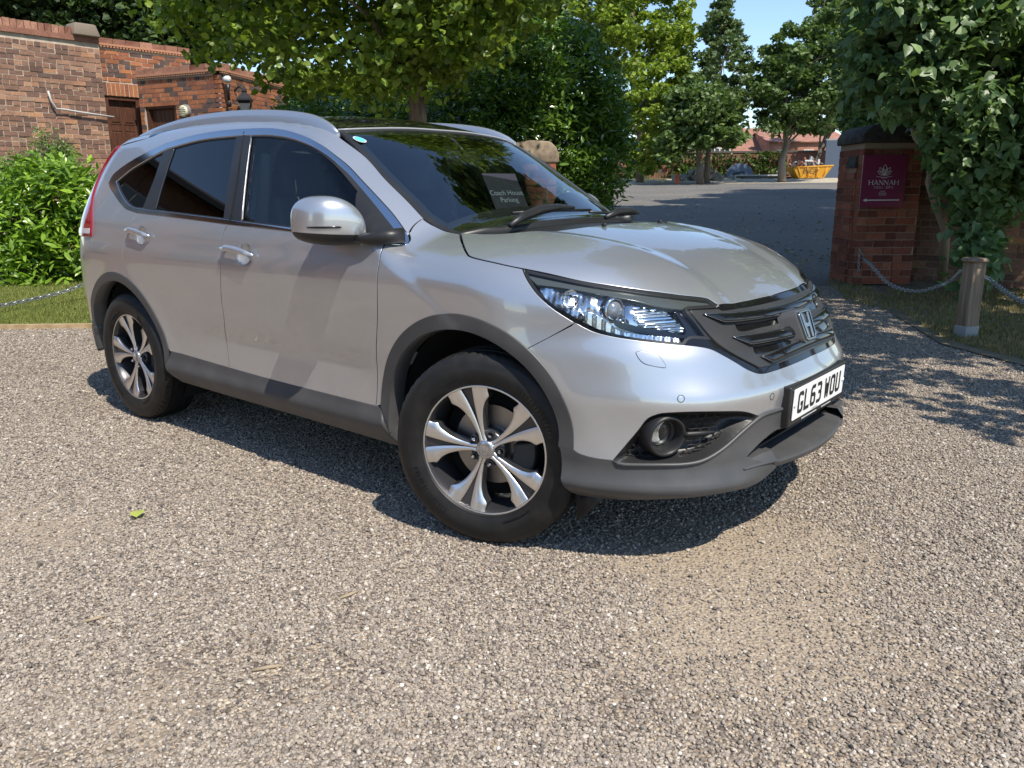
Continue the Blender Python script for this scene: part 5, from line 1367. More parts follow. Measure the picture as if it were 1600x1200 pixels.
slab(OB,'rear_wall',B0,udB,LB,0,HB,.22,MORT,nB,openings=opB);slab(OB,'front_wall',C0,udC,LC-.16,0,HC,.10,MORT,nC,openings=opC);slab(OB,'side_wall',C1+udD/LD*.12,udD,LD-.12,0,HC,.08,MORT,nD)
# soldier arch over first door
it=[];nn_=9
for i in range(nn_): it.append((B0+udv*(max(0,u0)-.02+(i+.5)*(u1-max(0,u0)+.08)/nn_)+nB*-.022+np.array([0,0,zdoor+.118]),np.array([.068,.06,.225]),RB))
bricks(OB,it,BR_NEW,20,'arch_brick')
DENT=mat('cornice_brick',(.45,.22,.13),.9)
for O_,u_,L_,n_,H_2 in((B0,udB,LB,nB,HB),(C0,udC,LC,nC,HC),(C1,udD,LD,nD,HC)):
    slab(OB,'cornice',O_,u_,L_,H_2,H_2+.035,.32,DENT,n_,.05);coping(OB,O_,u_,L_,H_2+.037,.225,.10,BR_COPE,n_,8,.03,.30,nmax=20)
    ud_=u_/np.linalg.norm(u_);Rm=np.stack([ud_,n_,[0,0,1]],1);q=MB()
    for i in range(int(L_/.06)): q.box(O_+ud_*(i+.5)*.06+n_*.025+np.array([0,0,H_2-.016])-np.array(OB.location),(.018,.02,.014),Rm)
    o=q.obj('dentil_course',DENT,OB,smooth=False);o['kind']='stuff'
rf=MB();cx=(B1+D1+C0+C1)/4;V=[C0+[0,0,HC-.05],C1+[0,0,HC-.05],D1+[0,0,HC-.05],B1+[0,0,HC-.05]];rf.add([v-np.array(OB.location) for v in V],[[0,1,2,3]]);rf.obj('roof',MORTD,OB)
DOORW=mat('brown_door_paint',(.085,.035,.020),.45);k=NB(DOORW);wv=k.n('TexNoise');wv.inputs['Scale'].default_value=6;mp=k.n('Mapping');mp.inputs['Scale'].default_value=(9,9,.6);k.l(k.coord(),mp.inputs[0]);k.l(mp.outputs[0],wv.inputs['Vector']);k.l(k.ramp(wv.outputs[0],[(.3,(.06,.024,.014)),(.7,(.13,.055,.032))]),k.b.inputs['Base Color'])
def door(O,ud,n,a,b,zt_,label_parts,panels=True):
    ud=ud/np.linalg.norm(ud);Rm=np.stack([ud,n,[0,0,1]],1);pw=np.array(OB.location);c=lambda u,off,z:O+ud*u+n*off+np.array([0,0,z])-pw;w_=b-a
    q=MB();q.box(c(a+.035,-.07,zt_/2),(.035,.05,zt_/2),Rm);q.box(c(b-.035,-.07,zt_/2),(.035,.05,zt_/2),Rm);q.box(c((a+b)/2,-.07,zt_-.035),(w_/2-.07,.05,.035),Rm);f_=q.obj('door_frame',DOORW,OB,smooth=False)
    q=MB();q.box(c((a+b)/2,-.12,zt_/2-.03),(w_/2-.07,.02,zt_/2-.04),Rm);d_=q.obj('door',DOORW,OB,smooth=False)
    if panels:
        pw_=(w_-.14)/2
        for i in(0,1):
            for z0_,z1_ in((zt_-.50,zt_-.16),(zt_-1.25,zt_-.62),(zt_-1.95,zt_-1.37)):
                uc=a+.07+pw_*(i+.5);q=MB();q.box(c(uc,-.096,(z0_+z1_)/2),(pw_/2-.055,.008,(z1_-z0_)/2-.03),Rm,1.);q.obj('door_panel',DOORW,d_,bevel=.012,seg=1,smooth=False)
                fr_=MB()
                for du,dz_,hu,hz in((-(pw_/2-.035),0,.008,(z1_-z0_)/2),((pw_/2-.035),0,.008,(z1_-z0_)/2),(0,(z1_-z0_)/2,pw_/2-.035,.008),(0,-(z1_-z0_)/2,pw_/2-.035,.008)):
                    fr_.box(c(uc+du,-.098,(z0_+z1_)/2+dz_),(hu,.006,hz),Rm)
                fr_.obj('panel_moulding',DOORW,d_,smooth=False)
    else:
        for i in range(6): q=MB();q.box(c(a+.07+(w_-.14)*(i+.5)/6,-.098,zt_/2-.03),((w_-.14)/12-.004,.004,zt_/2-.05),Rm);q.obj('plank',DOORW,d_,smooth=False)
door(B0,udB,nB,max(0,u0),u1,zdoor,None,True);door(C0,udC,nC,v0,v1,zd2,None,False)
lp=_wallpt(288,174,C0,nC,.05);Rl=np.stack([udc,np.cross(nC,udc),nC],1)
bl_=thing('bulkhead_lamp','round cream bulkhead lamp on the outbuilding wall beside the plain door','wall lamp',tuple(lp))
MB().lathe([(.125,-.05),(.125,0),(.115,.02)],28,R=Rl).obj('lamp_body',mat('lamp_grey',(.2,.2,.2),.5),bl_);MB().lathe([(.105,.0),(.105,.035),(.08,.06),(0,.07)],28,R=Rl).obj('diffuser',mat('cream_diffuser',(.66,.62,.42),.35),bl_)
q=MB()
for i in range(-2,3): q.tube([np.array(Rl)@np.array([-.095*math.cos(i*.4),i*.036,.066]),np.array(Rl)@np.array([0,i*.036,.078]),np.array(Rl)@np.array([.095*math.cos(i*.4),i*.036,.066])],.006,5)
q.obj('guard_bars',mat('lamp_guard',(.5,.48,.36),.5),bl_)
# floodlight and lantern on the side wall
fpos=_wallpt(355,124,C1,nD,.12);fl=thing('floodlight','small white security lamp with a drooping sensor at the outbuilding corner','security lamp',tuple(fpos));Rd=np.stack([udD/LD,np.cross(nD,udD/LD),nD],1)
MB().lathe([(0,-.07),(.04,-.07),(.06,-.02),(.062,.03),(.045,.055),(0,.06)],20,R=Rd).obj('lamp_head',mat('lamp_white',(.7,.7,.68),.4),fl)
q=MB();q.tube([(0,0,-.08),np.array((0,0,-.2)),np.array((0,0,-.36))],[.05,.025,.02],8);q.lathe([(0,-.47),(.035,-.46),(.04,-.40),(.02,-.36)],12);q.obj('sensor',BLK,fl)
lpos=_wallpt(383,160,C1,nD,.20);ln=thing('wall_lantern','black coach lantern on the sunlit side of the outbuilding','lantern',tuple(lpos))
q=MB();q.lathe([(.0,.30),(.03,.26),(.06,.20),(.05,.17)],4);q.lathe([(.05,.17),(.17,.06),(.175,.03),(.14,.0),(.13,-.02)],4);q.obj('lantern_roof',BLK,ln,smooth=False)
MB().lathe([(.13,-.02),(.085,-.30)],4).obj('lantern_glass',mat('lantern_pane',(.10,.11,.12),.1),ln,smooth=False)
for i in range(4):
    t=math.pi/2*i;q=MB();q.tube([(.13*math.cos(t),.13*math.sin(t),-.02),(.085*math.cos(t),.085*math.sin(t),-.30)],.009,5);q.obj('lantern_bar',BLK,ln)
q=MB();q.lathe([(.09,-.30),(.06,-.34),(.0,-.36)],4);q.obj('lantern_base',BLK,ln,smooth=False)
q=MB();q.tube([(0,0,.22),-nD*.1+np.array([0,0,.28]),-nD*.2+np.array([0,0,.2])],.014,6);q.obj('bracket',BLK,ln)
# ---------------- gate pillar right with sign
GB=ground_at(1371,446);dP=10.4
def pillar(name,label,x0,x1,ytop,depth,capmat,base_z,cs=1.25):
    a=at(x0,440,depth);b=at(x1,440,depth);a[2]=b[2]=base_z;ud=b-a;L_=np.linalg.norm(ud);ud/=L_;n=np.cross(ud,[0,0,1.]);n=n if np.dot(n,CAM-a)>0 else -n
    H_=at((x0+x1)/2,ytop,depth)[2]-base_z
    T=thing(name,label,'gate pillar',(a[0],a[1],0));T_=np.array(T.location);it,_,Rm=wall_items(a,ud,L_,0,H_,.094,.25,seed=12,jit=.004,bond='flemish',proud=.006)
    it2,_,_=wall_items(a-n*L_,n,L_,0,H_,.094,.25,seed=13,jit=.004,bond='flemish')
    Rs=np.stack([n,-ud,[0,0,1]],1);it2=[]
    for j in range(int(H_/.094)):
        u=-(.125 if j%2 else 0)
        while u<L_:
            p0,p1=max(u,0),min(u+.25,L_);u+=.25
            if p1-p0>.04: it2.append((a-n*(L_)+n*((p0+p1)/2)-ud*(.0-.024)+np.array([0,0,(j+.5)*.094]),np.array([p1-p0-.01,.06,.084]),Rs))
    bricks(T,it+it2,BR_RED,300)
    q=MB();q.box((a+b)/2-n*L_/2+np.array([0,0,H_/2])-T_,(L_/2-.004,L_/2-.004,H_/2),Rm);q.obj('pillar_core',MORTD,T,smooth=False)
    # domed cap
    V=[];F=[];m=9
    prof=[(-.56,0),(-.56,.09),(-.50,.17),(-.36,.235),(0,.25),(.36,.235),(.50,.17),(.56,.09),(.56,0)]
    for w_ in(-.55,.55):
        for u,v in prof: V.append((a+b)/2-n*L_/2+ud*u*L_+n*w_*L_*(1.)+np.array([0,0,H_+v*L_*cs])-T_)
    F=[[i,i+1,m+i+1,m+i] for i in range(m-1)]+[list(range(m))[::-1],[m+i for i in range(m)],[0,m,2*m-1,m-1]]
    MB().add(V,F).obj('cap_stone',capmat,T,bevel=.02)
    return T,a,ud,n,L_,H_
STN=mat('cap_stone_dark',(.035,.033,.03),.85);k=NB(STN);k.l(k.ramp(k.noise(14,5,k.coord()),[(.3,(.018,.018,.017)),(.7,(.07,.066,.055))]),k.b.inputs['Base Color']);k.bump(k.noise(30,4,k.coord()),.5,.01)
STL=mat('cap_stone_pale',(.26,.20,.14),.9);k=NB(STL);k.l(k.ramp(k.noise(10,5,k.coord()),[(.3,(.15,.11,.08)),(.7,(.34,.27,.19))]),k.b.inputs['Base Color'])
pbz=float(at(1371,444,dP)[2])
PR,pa,pu,pn,pL,pH=pillar('gate_pillar','red brick gate pillar with dark domed cap carrying the maroon spa sign',1331,1422,226,dP,STN,pbz)
# lower side buttress of the pillar
a_=at(1321,440,10.55);a_[2]=pbz;hb=at(1320,262,10.6)[2]-pbz
itb,_,Rb=wall_items(a_,pu,.14,0,hb,.094,.25,seed=15,jit=.006)
bt=thing('pillar_buttress','narrow worn brick buttress on the left side of the signed gate pillar','buttress',(a_[0],a_[1],0))
Rs_=np.stack([pn,-pu,[0,0,1]],1);its=[(a_-pn*(.06+.125*(j_%2)*.0+.09)-pu*(-.025)+np.array([0,0,(j_+.5)*.094]),np.array([.22,.06,.080]),Rs_) for j_ in range(int(hb/.094))]
bricks(bt,itb+its,BR_RED,120)
q=MB();q.box(a_+pu*.08-pn*.13+np.array([0,0,hb/2])-np.array(bt.location),(.07,.11,hb/2),Rb);q.obj('buttress_core',MORTD,bt,smooth=False)
q=MB();q.box(a_+pu*.07-pn*.12+np.array([0,0,hb+.06])-np.array(bt.location),(.10,.15,.07),Rb,.8);q.obj('buttress_cap',STN,bt,smooth=False,bevel=.01)
PL2,_,_,_,_,_=pillar('gate_pillar','pale domed gate pillar cap showing just above the windscreen pillar of the car',800,868,256,11.,STL,float(at(834,444,11)[2]),1.95)
# sign
SG=mat('sign_maroon',(.22,.035,.085),.32,spec=.4)
def wallpx(x,y,off): return _wallpt(x,y,pa,pn,off)
s00=wallpx(1345,323,.03);s10=wallpx(1410,323.5,.03);s11=wallpx(1418.5,242,.03);s01=wallpx(1348,242,.03)
sc=(s00+s10+s11+s01)/4;sw=np.linalg.norm(s10-s00)+.03;sh=np.linalg.norm(s01-s00)
sign=thing('spa_sign','maroon square sign reading HANNAH THAI SPA with a lotus and an arrow','sign',tuple(sc));Rp=np.stack([pu,[0,0,1.],pn],1)
Rp2=np.stack([pu,pn,[0,0,1.]],1)
q=MB();q.box((0,0,0),(sw/2,.008,sh/2),Rp2);brd=q.obj('sign_board',SG,sign,smooth=False,bevel=.002)
MS=lambda u,v,w_:pu*u+np.array([0,0,1.])*v+pn*(.010+w_)
def smark(pl,wd,name='mark',closed=False):
    q=MB()
    for p in pl: stroke(q,p,wd,MS,0,.0012,closed)
    return q.obj(name,WHITE,sign,smooth=False)
S_=sw/.73
def serif_text(s,cx,cy,h,wd,gap,bold=.2):
    q=MB();G2={'H':([(0,0),(0,1)],[(1,0),(1,1)],[(0,.5),(1,.5)]),'A':([(0,0),(.5,1)],[(.5,1),(1,0)],[(.22,.35),(.78,.35)]),'N':([(0,0),(0,1)],[(0,1),(1,0)],[(1,0),(1,1)]),'T':([(.5,0),(.5,1)],[(0,1),(1,1)]),'I':([(.5,0),(.5,1)],),'S':([(1,.85),(.75,1),(.25,1),(0,.8),(.15,.58),(.85,.42),(1,.2),(.75,0),(.25,0),(0,.15)],),'P':([(0,0),(0,1)],[(0,1),(.8,1),(1,.85),(1,.6),(.8,.45),(0,.45)])}
    ser={'H':[(0,0),(0,1),(1,0),(1,1)],'A':[(0,0),(1,0)],'N':[(0,0),(0,1),(1,1)],'T':[(.5,0)],'I':[(.5,0),(.5,1)],'P':[(0,0)],'S':[]}
    tot=sum(gap+wd*(.35 if c in' ' else 1) for c in s)-gap;x=cx-tot/2
    for c in s:
        if c==' ': x+=wd*.35+gap;continue
        thin={'H':[2],'A':[0,2],'N':[0,2],'T':[1]}.get(c,[])
        for i,st in enumerate(G2[c]): stroke(q,[(x+a*wd,cy+b*h) for a,b in st],h*(.07 if i in thin else bold),MS,0,.0012)
        for a,b in ser.get(c,[]): yy=cy+b*h+(.03*h if b==0 else -.03*h);stroke(q,[(x+a*wd-.17*wd,yy),(x+a*wd+.17*wd,yy)],h*.08,MS,0,.0013)
        x+=wd+gap
    return q.obj('lettering',WHITE,sign,smooth=False)
serif_text('HANNAH',.0,-.058*S_,.072*S_,.060*S_,.024*S_,.16);serif_text('THAI SPA',.0,-.118*S_,.036*S_,.028*S_,.016*S_,.13)
# lotus
def petal(cx,cy,ang,l,w_):
    a=R_(ang);d=np.array([math.sin(a),math.cos(a)]);p=np.array([d[1],-d[0]]);c=np.array([cx,cy]);ts=np.linspace(0,1,9)
    L1=[tuple(c+d*l*t+p*w_*math.sin(math.pi*min(t*1.0,1))**.8*(1-t*.25)) for t in ts];L2=[tuple(c+d*l*t-p*w_*math.sin(math.pi*t)**.8*(1-t*.25)) for t in ts[::-1]];return L1+L2[1:]
smark([petal(0,.095*S_,a,l*S_,w_*S_) for a,l,w_ in((-62,.13,.028),(62,.13,.028),(-36,.15,.032),(36,.15,.032),(0,.165,.045))],.007*S_,'lotus_emblem')
smark([[(-.035*S_,.13*S_),(-.015*S_,.21*S_)],[(.035*S_,.22*S_),(.012*S_,.13*S_)],[(-.05*S_,.17*S_),(.05*S_,.185*S_)]],.009*S_,'monogram')
smark([[(-.13*S_,.075*S_),(0,.060*S_),(.13*S_,.075*S_)],[(-.05*S_,.05*S_),(.05*S_,.05*S_)]],.006*S_,'lotus_base')
for i,(t,w_) in enumerate((('Castle',.05),('Bromwich',.07),('Hall Hotel',.08))): text('small_lettering',t,.030*S_,M4(sc+MS(0,-.165*S_-.028*S_*i,.0012),pu,np.array([0,0,1.]),pn),WHITE,sign)
smark([[(-.27*S_,-.305*S_),(.29*S_,-.305*S_)]],.018*S_,'arrow');q=MB();q.add([MS(-.32*S_,-.305*S_,.0014),MS(-.25*S_,-.335*S_,.0014),MS(-.265*S_,-.305*S_,.0014),MS(-.25*S_,-.275*S_,.0014)],[[0,1,2,3]]);q.obj('arrow_head',WHITE,sign,smooth=False)
# ---------------- wall to the right of the pillar
R0=at(1418,430,10.9);R1=at(1700,430,9.4);R0[2]=R1[2]=.0
udR=R1-R0;LR=np.linalg.norm(udR);WR=thing('boundary_wall','shaded old brick wall behind the climber to the right of the signed pillar','wall',(R0[0],R0[1],0))
hR=at(1500,225,10.4)[2];itR,nR,RR=wall_items(R0,udR,LR,0,hR,.09,.235,seed=21,jit=.006);bricks(WR,itR,BR_OLD,300,vis=lambda x,y:(y>230)&(y<470));slab(WR,'wall_core',R0,udR,LR,0,hR,.3,MORTD,nR)
# ---------------- chain post and chains
POSTW=mat('post_timber',(.24,.17,.11),.85);k=NB(POSTW);mp=k.n('Mapping');mp.inputs['Scale'].default_value=(30,30,2.);k.l(k.coord(),mp.inputs[0]);t_=k.n('TexNoise');t_.inputs['Scale'].default_value=1.2;t_.inputs['Detail'].default_value=6;k.l(mp.outputs[0],t_.inputs['Vector']);k.l(k.ramp(t_.outputs[0],[(.3,(.16,.105,.065)),(.7,(.33,.25,.17))]),k.b.inputs['Base Color']);k.bump(t_.outputs[0],.5,.004)
pb=ground_at(1508,528);dpb=np.dot(pb-CAM,CF);pt=at(1522,410,dpb-.25)
hp_=pt[2];post=thing('chain_post','squat square timber post with a flat cap holding chains beside the lawn','post',(pb[0],pb[1],0))
r2=np.array([CR[0],CR[1]]);r2/=np.linalg.norm(r2);Rz=rotz(math.atan2(r2[1],r2[0])+.25)
q=MB();q.box((0,0,hp_/2+.0),(.062,.062,hp_/2),Rz);q.obj('post_shaft',POSTW,post,bevel=.008)
q=MB();q.box((0,0,.05),(.066,.066,.055),Rz);q.obj('post_foot',mat('grey_foot',(.30,.30,.29),.8),post,bevel=.006)
q=MB();q.lathe([(0,hp_+.032),(.09,hp_+.028),(.105,hp_+.012),(.10,hp_-.002),(0,hp_-.004)],14);q.obj('post_cap',POSTW,post)
q=MB();q.box(Rz@np.array([.064,-.02,hp_-.09]),(.004,.02,.03),Rz);q.obj('chain_plate',PIPE,post)
STEEL=mat('galvanised_steel',(.42,.43,.43),.38,.85)
def chain(name,label,pts,link=.05,wire=.0055):
    c=crom(np.array(pts),link*.72);V0=[];F0=[];m=12;k_=6
    for i in range(m):
        t=2*math.pi*i/m;cx,cy=math.cos(t)*link*.5,math.sin(t)*link*.27;nx,ny=math.cos(t),math.sin(t)
        for j in range(k_): a=2*math.pi*j/k_;V0.append((cx+nx*wire*math.cos(a),cy+ny*wire*math.cos(a),wire*math.sin(a)))
    for i in range(m):
        for j in range(k_): F0.append([i*k_+j,((i+1)%m)*k_+j,((i+1)%m)*k_+(j+1)%k_,i*k_+(j+1)%k_])
    V0=np.array(V0);me=mesh_np('chain_link',V0,F0);me.materials.append(STEEL);T=thing(name,label,'chain',tuple(c[0]))
    for i in range(len(c)-1):
        if i>=300: break
        d=c[i+1]-c[i];d/=np.linalg.norm(d);s=np.cross(d,[0,0,1.]);s/=np.linalg.norm(s)+1e-9;u=np.cross(s,d);a=math.radians(45 if i%2 else -45);s2=s*math.cos(a)+u*math.sin(a);u2=np.cross(d,s2);p=(c[i]+c[i+1])/2-c[0]
        o=bpy.data.objects.new('chain_link',me);COL.objects.link(o);o.parent=T;o.matrix_local=Matrix([[d[k2],s2[k2],u2[k2],p[k2]] for k2 in range(3)]+[[0,0,0,1]])
    return T
dpo=dpb
chain('chain','galvanised chain hanging in a low curve from the signed pillar to the timber post',[wallpx(1343,392,.03),wallpx(1348,403,.05),at(1362,415,9.7),at(1385,440,9.2),at(1410,452,8.8),at(1440,455,8.4),at(1470,446,8.1),at(1490,436,7.95),at(1503,424,dpo)],.07,.006)
chain('chain','galvanised chain leaving the timber post towards the right edge of the picture',[at(1526,427,dpo-.05),at(1550,440,7.2),at(1580,462,6.6),at(1620,480,6.1),at(1680,495,5.7)],.07,.006)
chain('chain','short chain end hanging down the face of the signed pillar',[wallpx(1343,388,.03),wallpx(1342,405,.03),wallpx(1341,425,.03)],.05,.006)
cl=[at(-60,488,7.8),at(0,478,8.2),at(40,470,8.5),at(80,461,8.8),at(112,452,9.0),at(140,440,9.2),at(175,424,9.4)]
chain('chain','slack galvanised chain fence across the lawn left of the car',cl,.075,.0065)
# ================================================================== VEGETATION
SH={'lime':(np.array([(0,0,0),(-.46,.34,.06),(-.34,.78,.02),(0,1.08,-.10),(.34,.78,.02),(.46,.34,.06),(0,.5,.0)]),[[0,6,1],[1,6,2],[2,6,3],[3,6,4],[4,6,5],[5,6,0]]),
'heart':(np.array([(0,.05,0),(-.20,-.05,.02),(-.38,.08,.05),(-.42,.34,.05),(-.26,.70,.0),(0,1.1,-.14),(.26,.70,.0),(.42,.34,.05),(.38,.08,.05),(.20,-.05,.02),(0,.42,-.04)]),[[0,10,1],[1,10,2],[2,10,3],[3,10,4],[4,10,5],[5,10,6],[6,10,7],[7,10,8],[8,10,9],[9,10,0]]),
'laurel':(np.array([(0,0,0),(-.17,.35,.05),(0,.5,0),(.17,.35,.05),(-.13,.75,.02),(.13,.75,.02),(0,1.05,-.08)]),[[0,2,1],[0,3,2],[1,2,4],[2,3,5],[4,2,6],[2,5,6]]),
'clump':(np.array([(0,-.4,0),(-.5,.0,.12),(0,.6,0),(.5,.0,.12),(.1,.1,-.25),(-.45,.5,-.1),(.5,-.4,.1)]),[[0,1,2],[0,2,3],[4,5,2],[4,0,6]])}
def frames(r,n,up=.6,out=None,droop=.3):
    nrm=r.normal(0,1,(n,3));nrm[:,2]=np.abs(nrm[:,2])*1.0+up
    if out is not None: nrm+=out
    nrm/=np.linalg.norm(nrm,axis=1,keepdims=True);d=r.normal(0,1,(n,3));d[:,2]-=droop
    if out is not None: d+=out*.8
    d-=nrm*np.sum(d*nrm,1,keepdims=True);d/=np.linalg.norm(d,axis=1,keepdims=True);s=np.cross(d,nrm);return s,d,nrm
def leaves(name,parent,pts,size,shape,m,seed,up=.6,out=None,droop=.3,nparts=0,partname='leaf',gone=None):
    r=np.random.default_rng(seed);n=len(pts);s,d,nn=frames(r,n,up,out,droop);sz=size*r.uniform(.6,1.25,n);T,Fs=SH[shape];pw=np.array(parent.location)
    ids=np.arange(n);part=[]
    if nparts:
        x,y,z=px_of(pts);ok=(x>2)&(x<1598)&(y>2)&(y<1198)&(z>0);sc=np.where(ok,sz/np.maximum(z,.1),-1);part=np.argsort(-sc)[:nparts]
        me=mesh_np('leaf',T,Fs);me.materials.append(m)
        for i in part:
            o=bpy.data.objects.new(partname,me);COL.objects.link(o);o.parent=parent;A=np.stack([s[i],d[i],nn[i]],1)*sz[i];p=pts[i]-pw;o.matrix_local=Matrix([[*A[k_],p[k_]] for k_ in range(3)]+[[0,0,0,1]])
        keep=np.ones(n,bool);keep[part]=False;ids=ids[keep]
    V=(pts[ids][:,None,:]-pw)+sz[ids][:,None,None]*(T[None,:,0:1]*s[ids][:,None,:]+T[None,:,1:2]*d[ids][:,None,:]+T[None,:,2:3]*nn[ids][:,None,:])
    F=(np.array(Fs)[None]+len(T)*np.arange(len(ids))[:,None,None]).reshape(-1,3)
    o=link(name,mesh_np(name,V.reshape(-1,3),F,False),parent,m);o['kind']='stuff';return o
def poly_pts(poly,d0,d1,n,ncl,cr,seed,soft=0,flat=.7,zfun=None):
    """cluster centres inside an outline, spread through its depth, leaves around each"""
    r=np.random.default_rng(seed);poly=np.array(poly,float);lo,hi=poly.min(0),poly.max(0);C=[]
    dm=(d0+d1)/2
    while len(C)<ncl:
        U=r.uniform(lo,hi,(ncl*2,2));U=U[inside(U,poly)]
        c=poly.mean(0)
        for u in U:
            # rounded in depth: centre of the outline is thickest
            e=min(1,np.min(np.linalg.norm(poly-u,axis=1))/(.35*min(hi-lo)));hd=(d1-d0)/2*math.sqrt(max(.08,1-(1-e)**2));C.append(at(u[0],u[1],dm+r.uniform(-1,1)*hd))
            if len(C)>=ncl: break
    C=np.array(C);k_=r.integers(0,ncl,n);v=r.normal(0,1,(n,3));v/=np.linalg.norm(v,axis=1,keepdims=True);v*=cr*(r.random((n,1))**.45)*(r.uniform(.6,1.3,ncl)[k_])[:,None];v[:,2]*=flat
    P_=C[k_]+v;P_=P_[P_[:,2]>gz(P_[:,0],P_[:,1])+.02];return P_,C
BARK=mat('bark',(.16,.12,.09),.95);k=NB(BARK);mp=k.n('Mapping');mp.inputs['Scale'].default_value=(14,14,2.5);k.l(k.coord(),mp.inputs[0]);t_=k.n('TexNoise');t_.inputs['Scale'].default_value=1.5;t_.inputs['Detail'].default_value=7;k.l(mp.outputs[0],t_.inputs['Vector']);k.l(k.ramp(t_.outputs[0],[(.3,(.07,.05,.038)),(.7,(.24,.19,.145))]),k.b.inputs['Base Color']);k.bump(t_.outputs[0],.8,.02)
BARKL=mat('pale_bark',(.34,.27,.18),.9)
def limbs(parent,C,base,top,r0,m,n=18,seed=0,name='trunk',fork=.45):
    r=np.random.default_rng(seed);pw=np.array(parent.location);base=np.array(base);top=np.array(top);q=MB();pts=[base+(top-base)*t+r.normal(0,.03,3)*np.linalg.norm(top-base)*.25*(t>0) for t in np.linspace(0,1,7)]
    q.tube([p-pw for p in pts],[r0*(1.25-1.0*t) if t<.1 else r0*(1.05-.75*t) for t in np.linspace(0,1,7)],12);q.obj(name,m,parent)
    for i in range(n):
        c=C[r.integers(len(C))];t=r.uniform(fork,.98);a=base+(top-base)*t;mid=(a+c)/2+np.array([0,0,.12*np.linalg.norm(c-a)]);rr=r0*.35*(1.1-t*.6)
        q=MB();q.tube([p-pw for p in(a,a*.6+mid*.4+r.normal(0,.02,3),mid,mid*.4+c*.6+r.normal(0,.03,3),c)],[rr,rr*.8,rr*.55,rr*.35,rr*.12],6,False);q.obj('branch',m,parent)
# ---- lime tree behind the car
LIME=leafmat('lime_leaf',(.07,.12,.014),(.24,.32,.045),.40,.42,.45)
dl=8.6;lt0=at(655,300,dl+.1);lt0[2]=0;lime=thing('lime_tree','broad green tree with heart-shaped leaves spreading low behind the car roof','tree',(lt0[0],lt0[1],0))
lpoly=[(262,-300),(258,30),(285,62),(330,90),(362,108),(395,98),(425,122),(460,126),(520,140),(590,146),(635,128),(672,128),(705,122),(750,98),(795,80),(828,58),(848,5),(890,-60),(950,-130),(1010,-240),(990,-380),(900,-520),(760,-640),(420,-650)]
LPt,LC=poly_pts(lpoly,6.7,10.3,60000,900,.32,31,flat=.75)
limbs(lime,LC,lt0,at(640,-220,dl),.135,BARK,34,1,fork=.42)
leaves('foliage',lime,LPt,.080,'lime',LIME,32,up=.35,droop=.9,nparts=300)
# ---- laurel hedge left
LAUR=leafmat('laurel_leaf',(.09,.18,.018),(.27,.42,.045),.28,.32,.6)
def shrub(name,label,cat,poly,d0,d1,n,ncl,cr,size,shape,m,seed,up=.5,droop=-.6,nparts=0,out=None,group=None,stem=True,flat=.9):
    base=at(np.mean([p[0] for p in poly]),np.max([p[1] for p in poly]),(d0+d1)/2);base[2]=float(gz(base[0],base[1]));T=thing(name,label,cat,tuple(base),group);P_,C=poly_pts(poly,d0,d1,n,ncl,cr,seed,flat=flat)
    if stem: limbs(T,C,base,C[np.argmax(C[:,2])],.03+.01*size*10,BARK,14,seed,'stem',.05)
    tc=-CF if out is None else out
    leaves('foliage',T,P_,size,shape,m,seed+1,up=up,out=np.array(tc)*.35,droop=droop,nparts=nparts);return T,C
shrub('laurel_hedge','low glossy bright green laurel hedge behind the lawn on the left','hedge',[(-150,300),(0,285),(40,262),(90,258),(125,268),(160,290),(215,320),(215,446),(-150,446)],10.6,12.1,15000,420,.26,.145,'laurel',LAUR,41,nparts=300)
EUON=leafmat('shrub_leaf',(.06,.12,.02),(.16,.26,.05),.35,.3,.5)
shrub('tall_shrub','taller small-leaved shrub standing up behind the laurel hedge on the left','shrub',[(-10,262),(20,245),(45,258),(58,222),(62,208),(76,206),(86,232),(96,238),(104,226),(112,236),(118,262),(122,300),(-10,300)],12.,12.7,6500,150,.16,.06,'laurel',EUON,44)
# ---- big laurel mass centre
CHL=leafmat('cherry_laurel_leaf',(.05,.11,.014),(.15,.26,.035),.24,.28,.7)
hedge_poly=[(690,150),(730,120),(770,85),(800,60),(845,42),(880,40),(915,62),(945,105),(962,150),(972,210),(976,258),(968,292),(960,300),(930,330),(600,330),(470,300),(420,200),(440,175),(560,165),(640,170)]
shrub('laurel_hedge','big dark dome-shaped laurel rising behind the windscreen','hedge',hedge_poly,10.8,13.8,74000,1100,.32,.115,'laurel',CHL,51,nparts=300)
# ---- climber over the right wall
LIL=leafmat('climber_leaf',(.075,.14,.05),(.21,.31,.13),.42,.34,.5)
cp_poly=[(1352,60),(1340,115),(1352,150),(1385,145),(1410,165),(1440,172),(1470,225),(1490,270),(1500,320),(1512,360),(1498,400),(1506,425),(1535,425),(1545,370),(1560,318),(1600,295),(1760,280),(1760,-120),(1390,-120),(1350,0)]
cb=at(1500,445,9.2);cb[2]=float(gz(cb[0],cb[1]))
clm=thing('climbing_shrub','large-leaved climbing shrub spilling over the wall right of the signed pillar','shrub',tuple(cb));CP,CC=poly_pts(cp_poly,7.6,9.6,33000,600,.26,61,flat=.9)
ok=~((px_of(CP)[0]<1436)&(px_of(CP)[1]>196)&(px_of(CP)[1]<460));CP=CP[ok]
leaves('foliage',clm,CP,.106,'heart',LIL,62,up=.35,out=-CF*.45,droop=1.0,nparts=300)
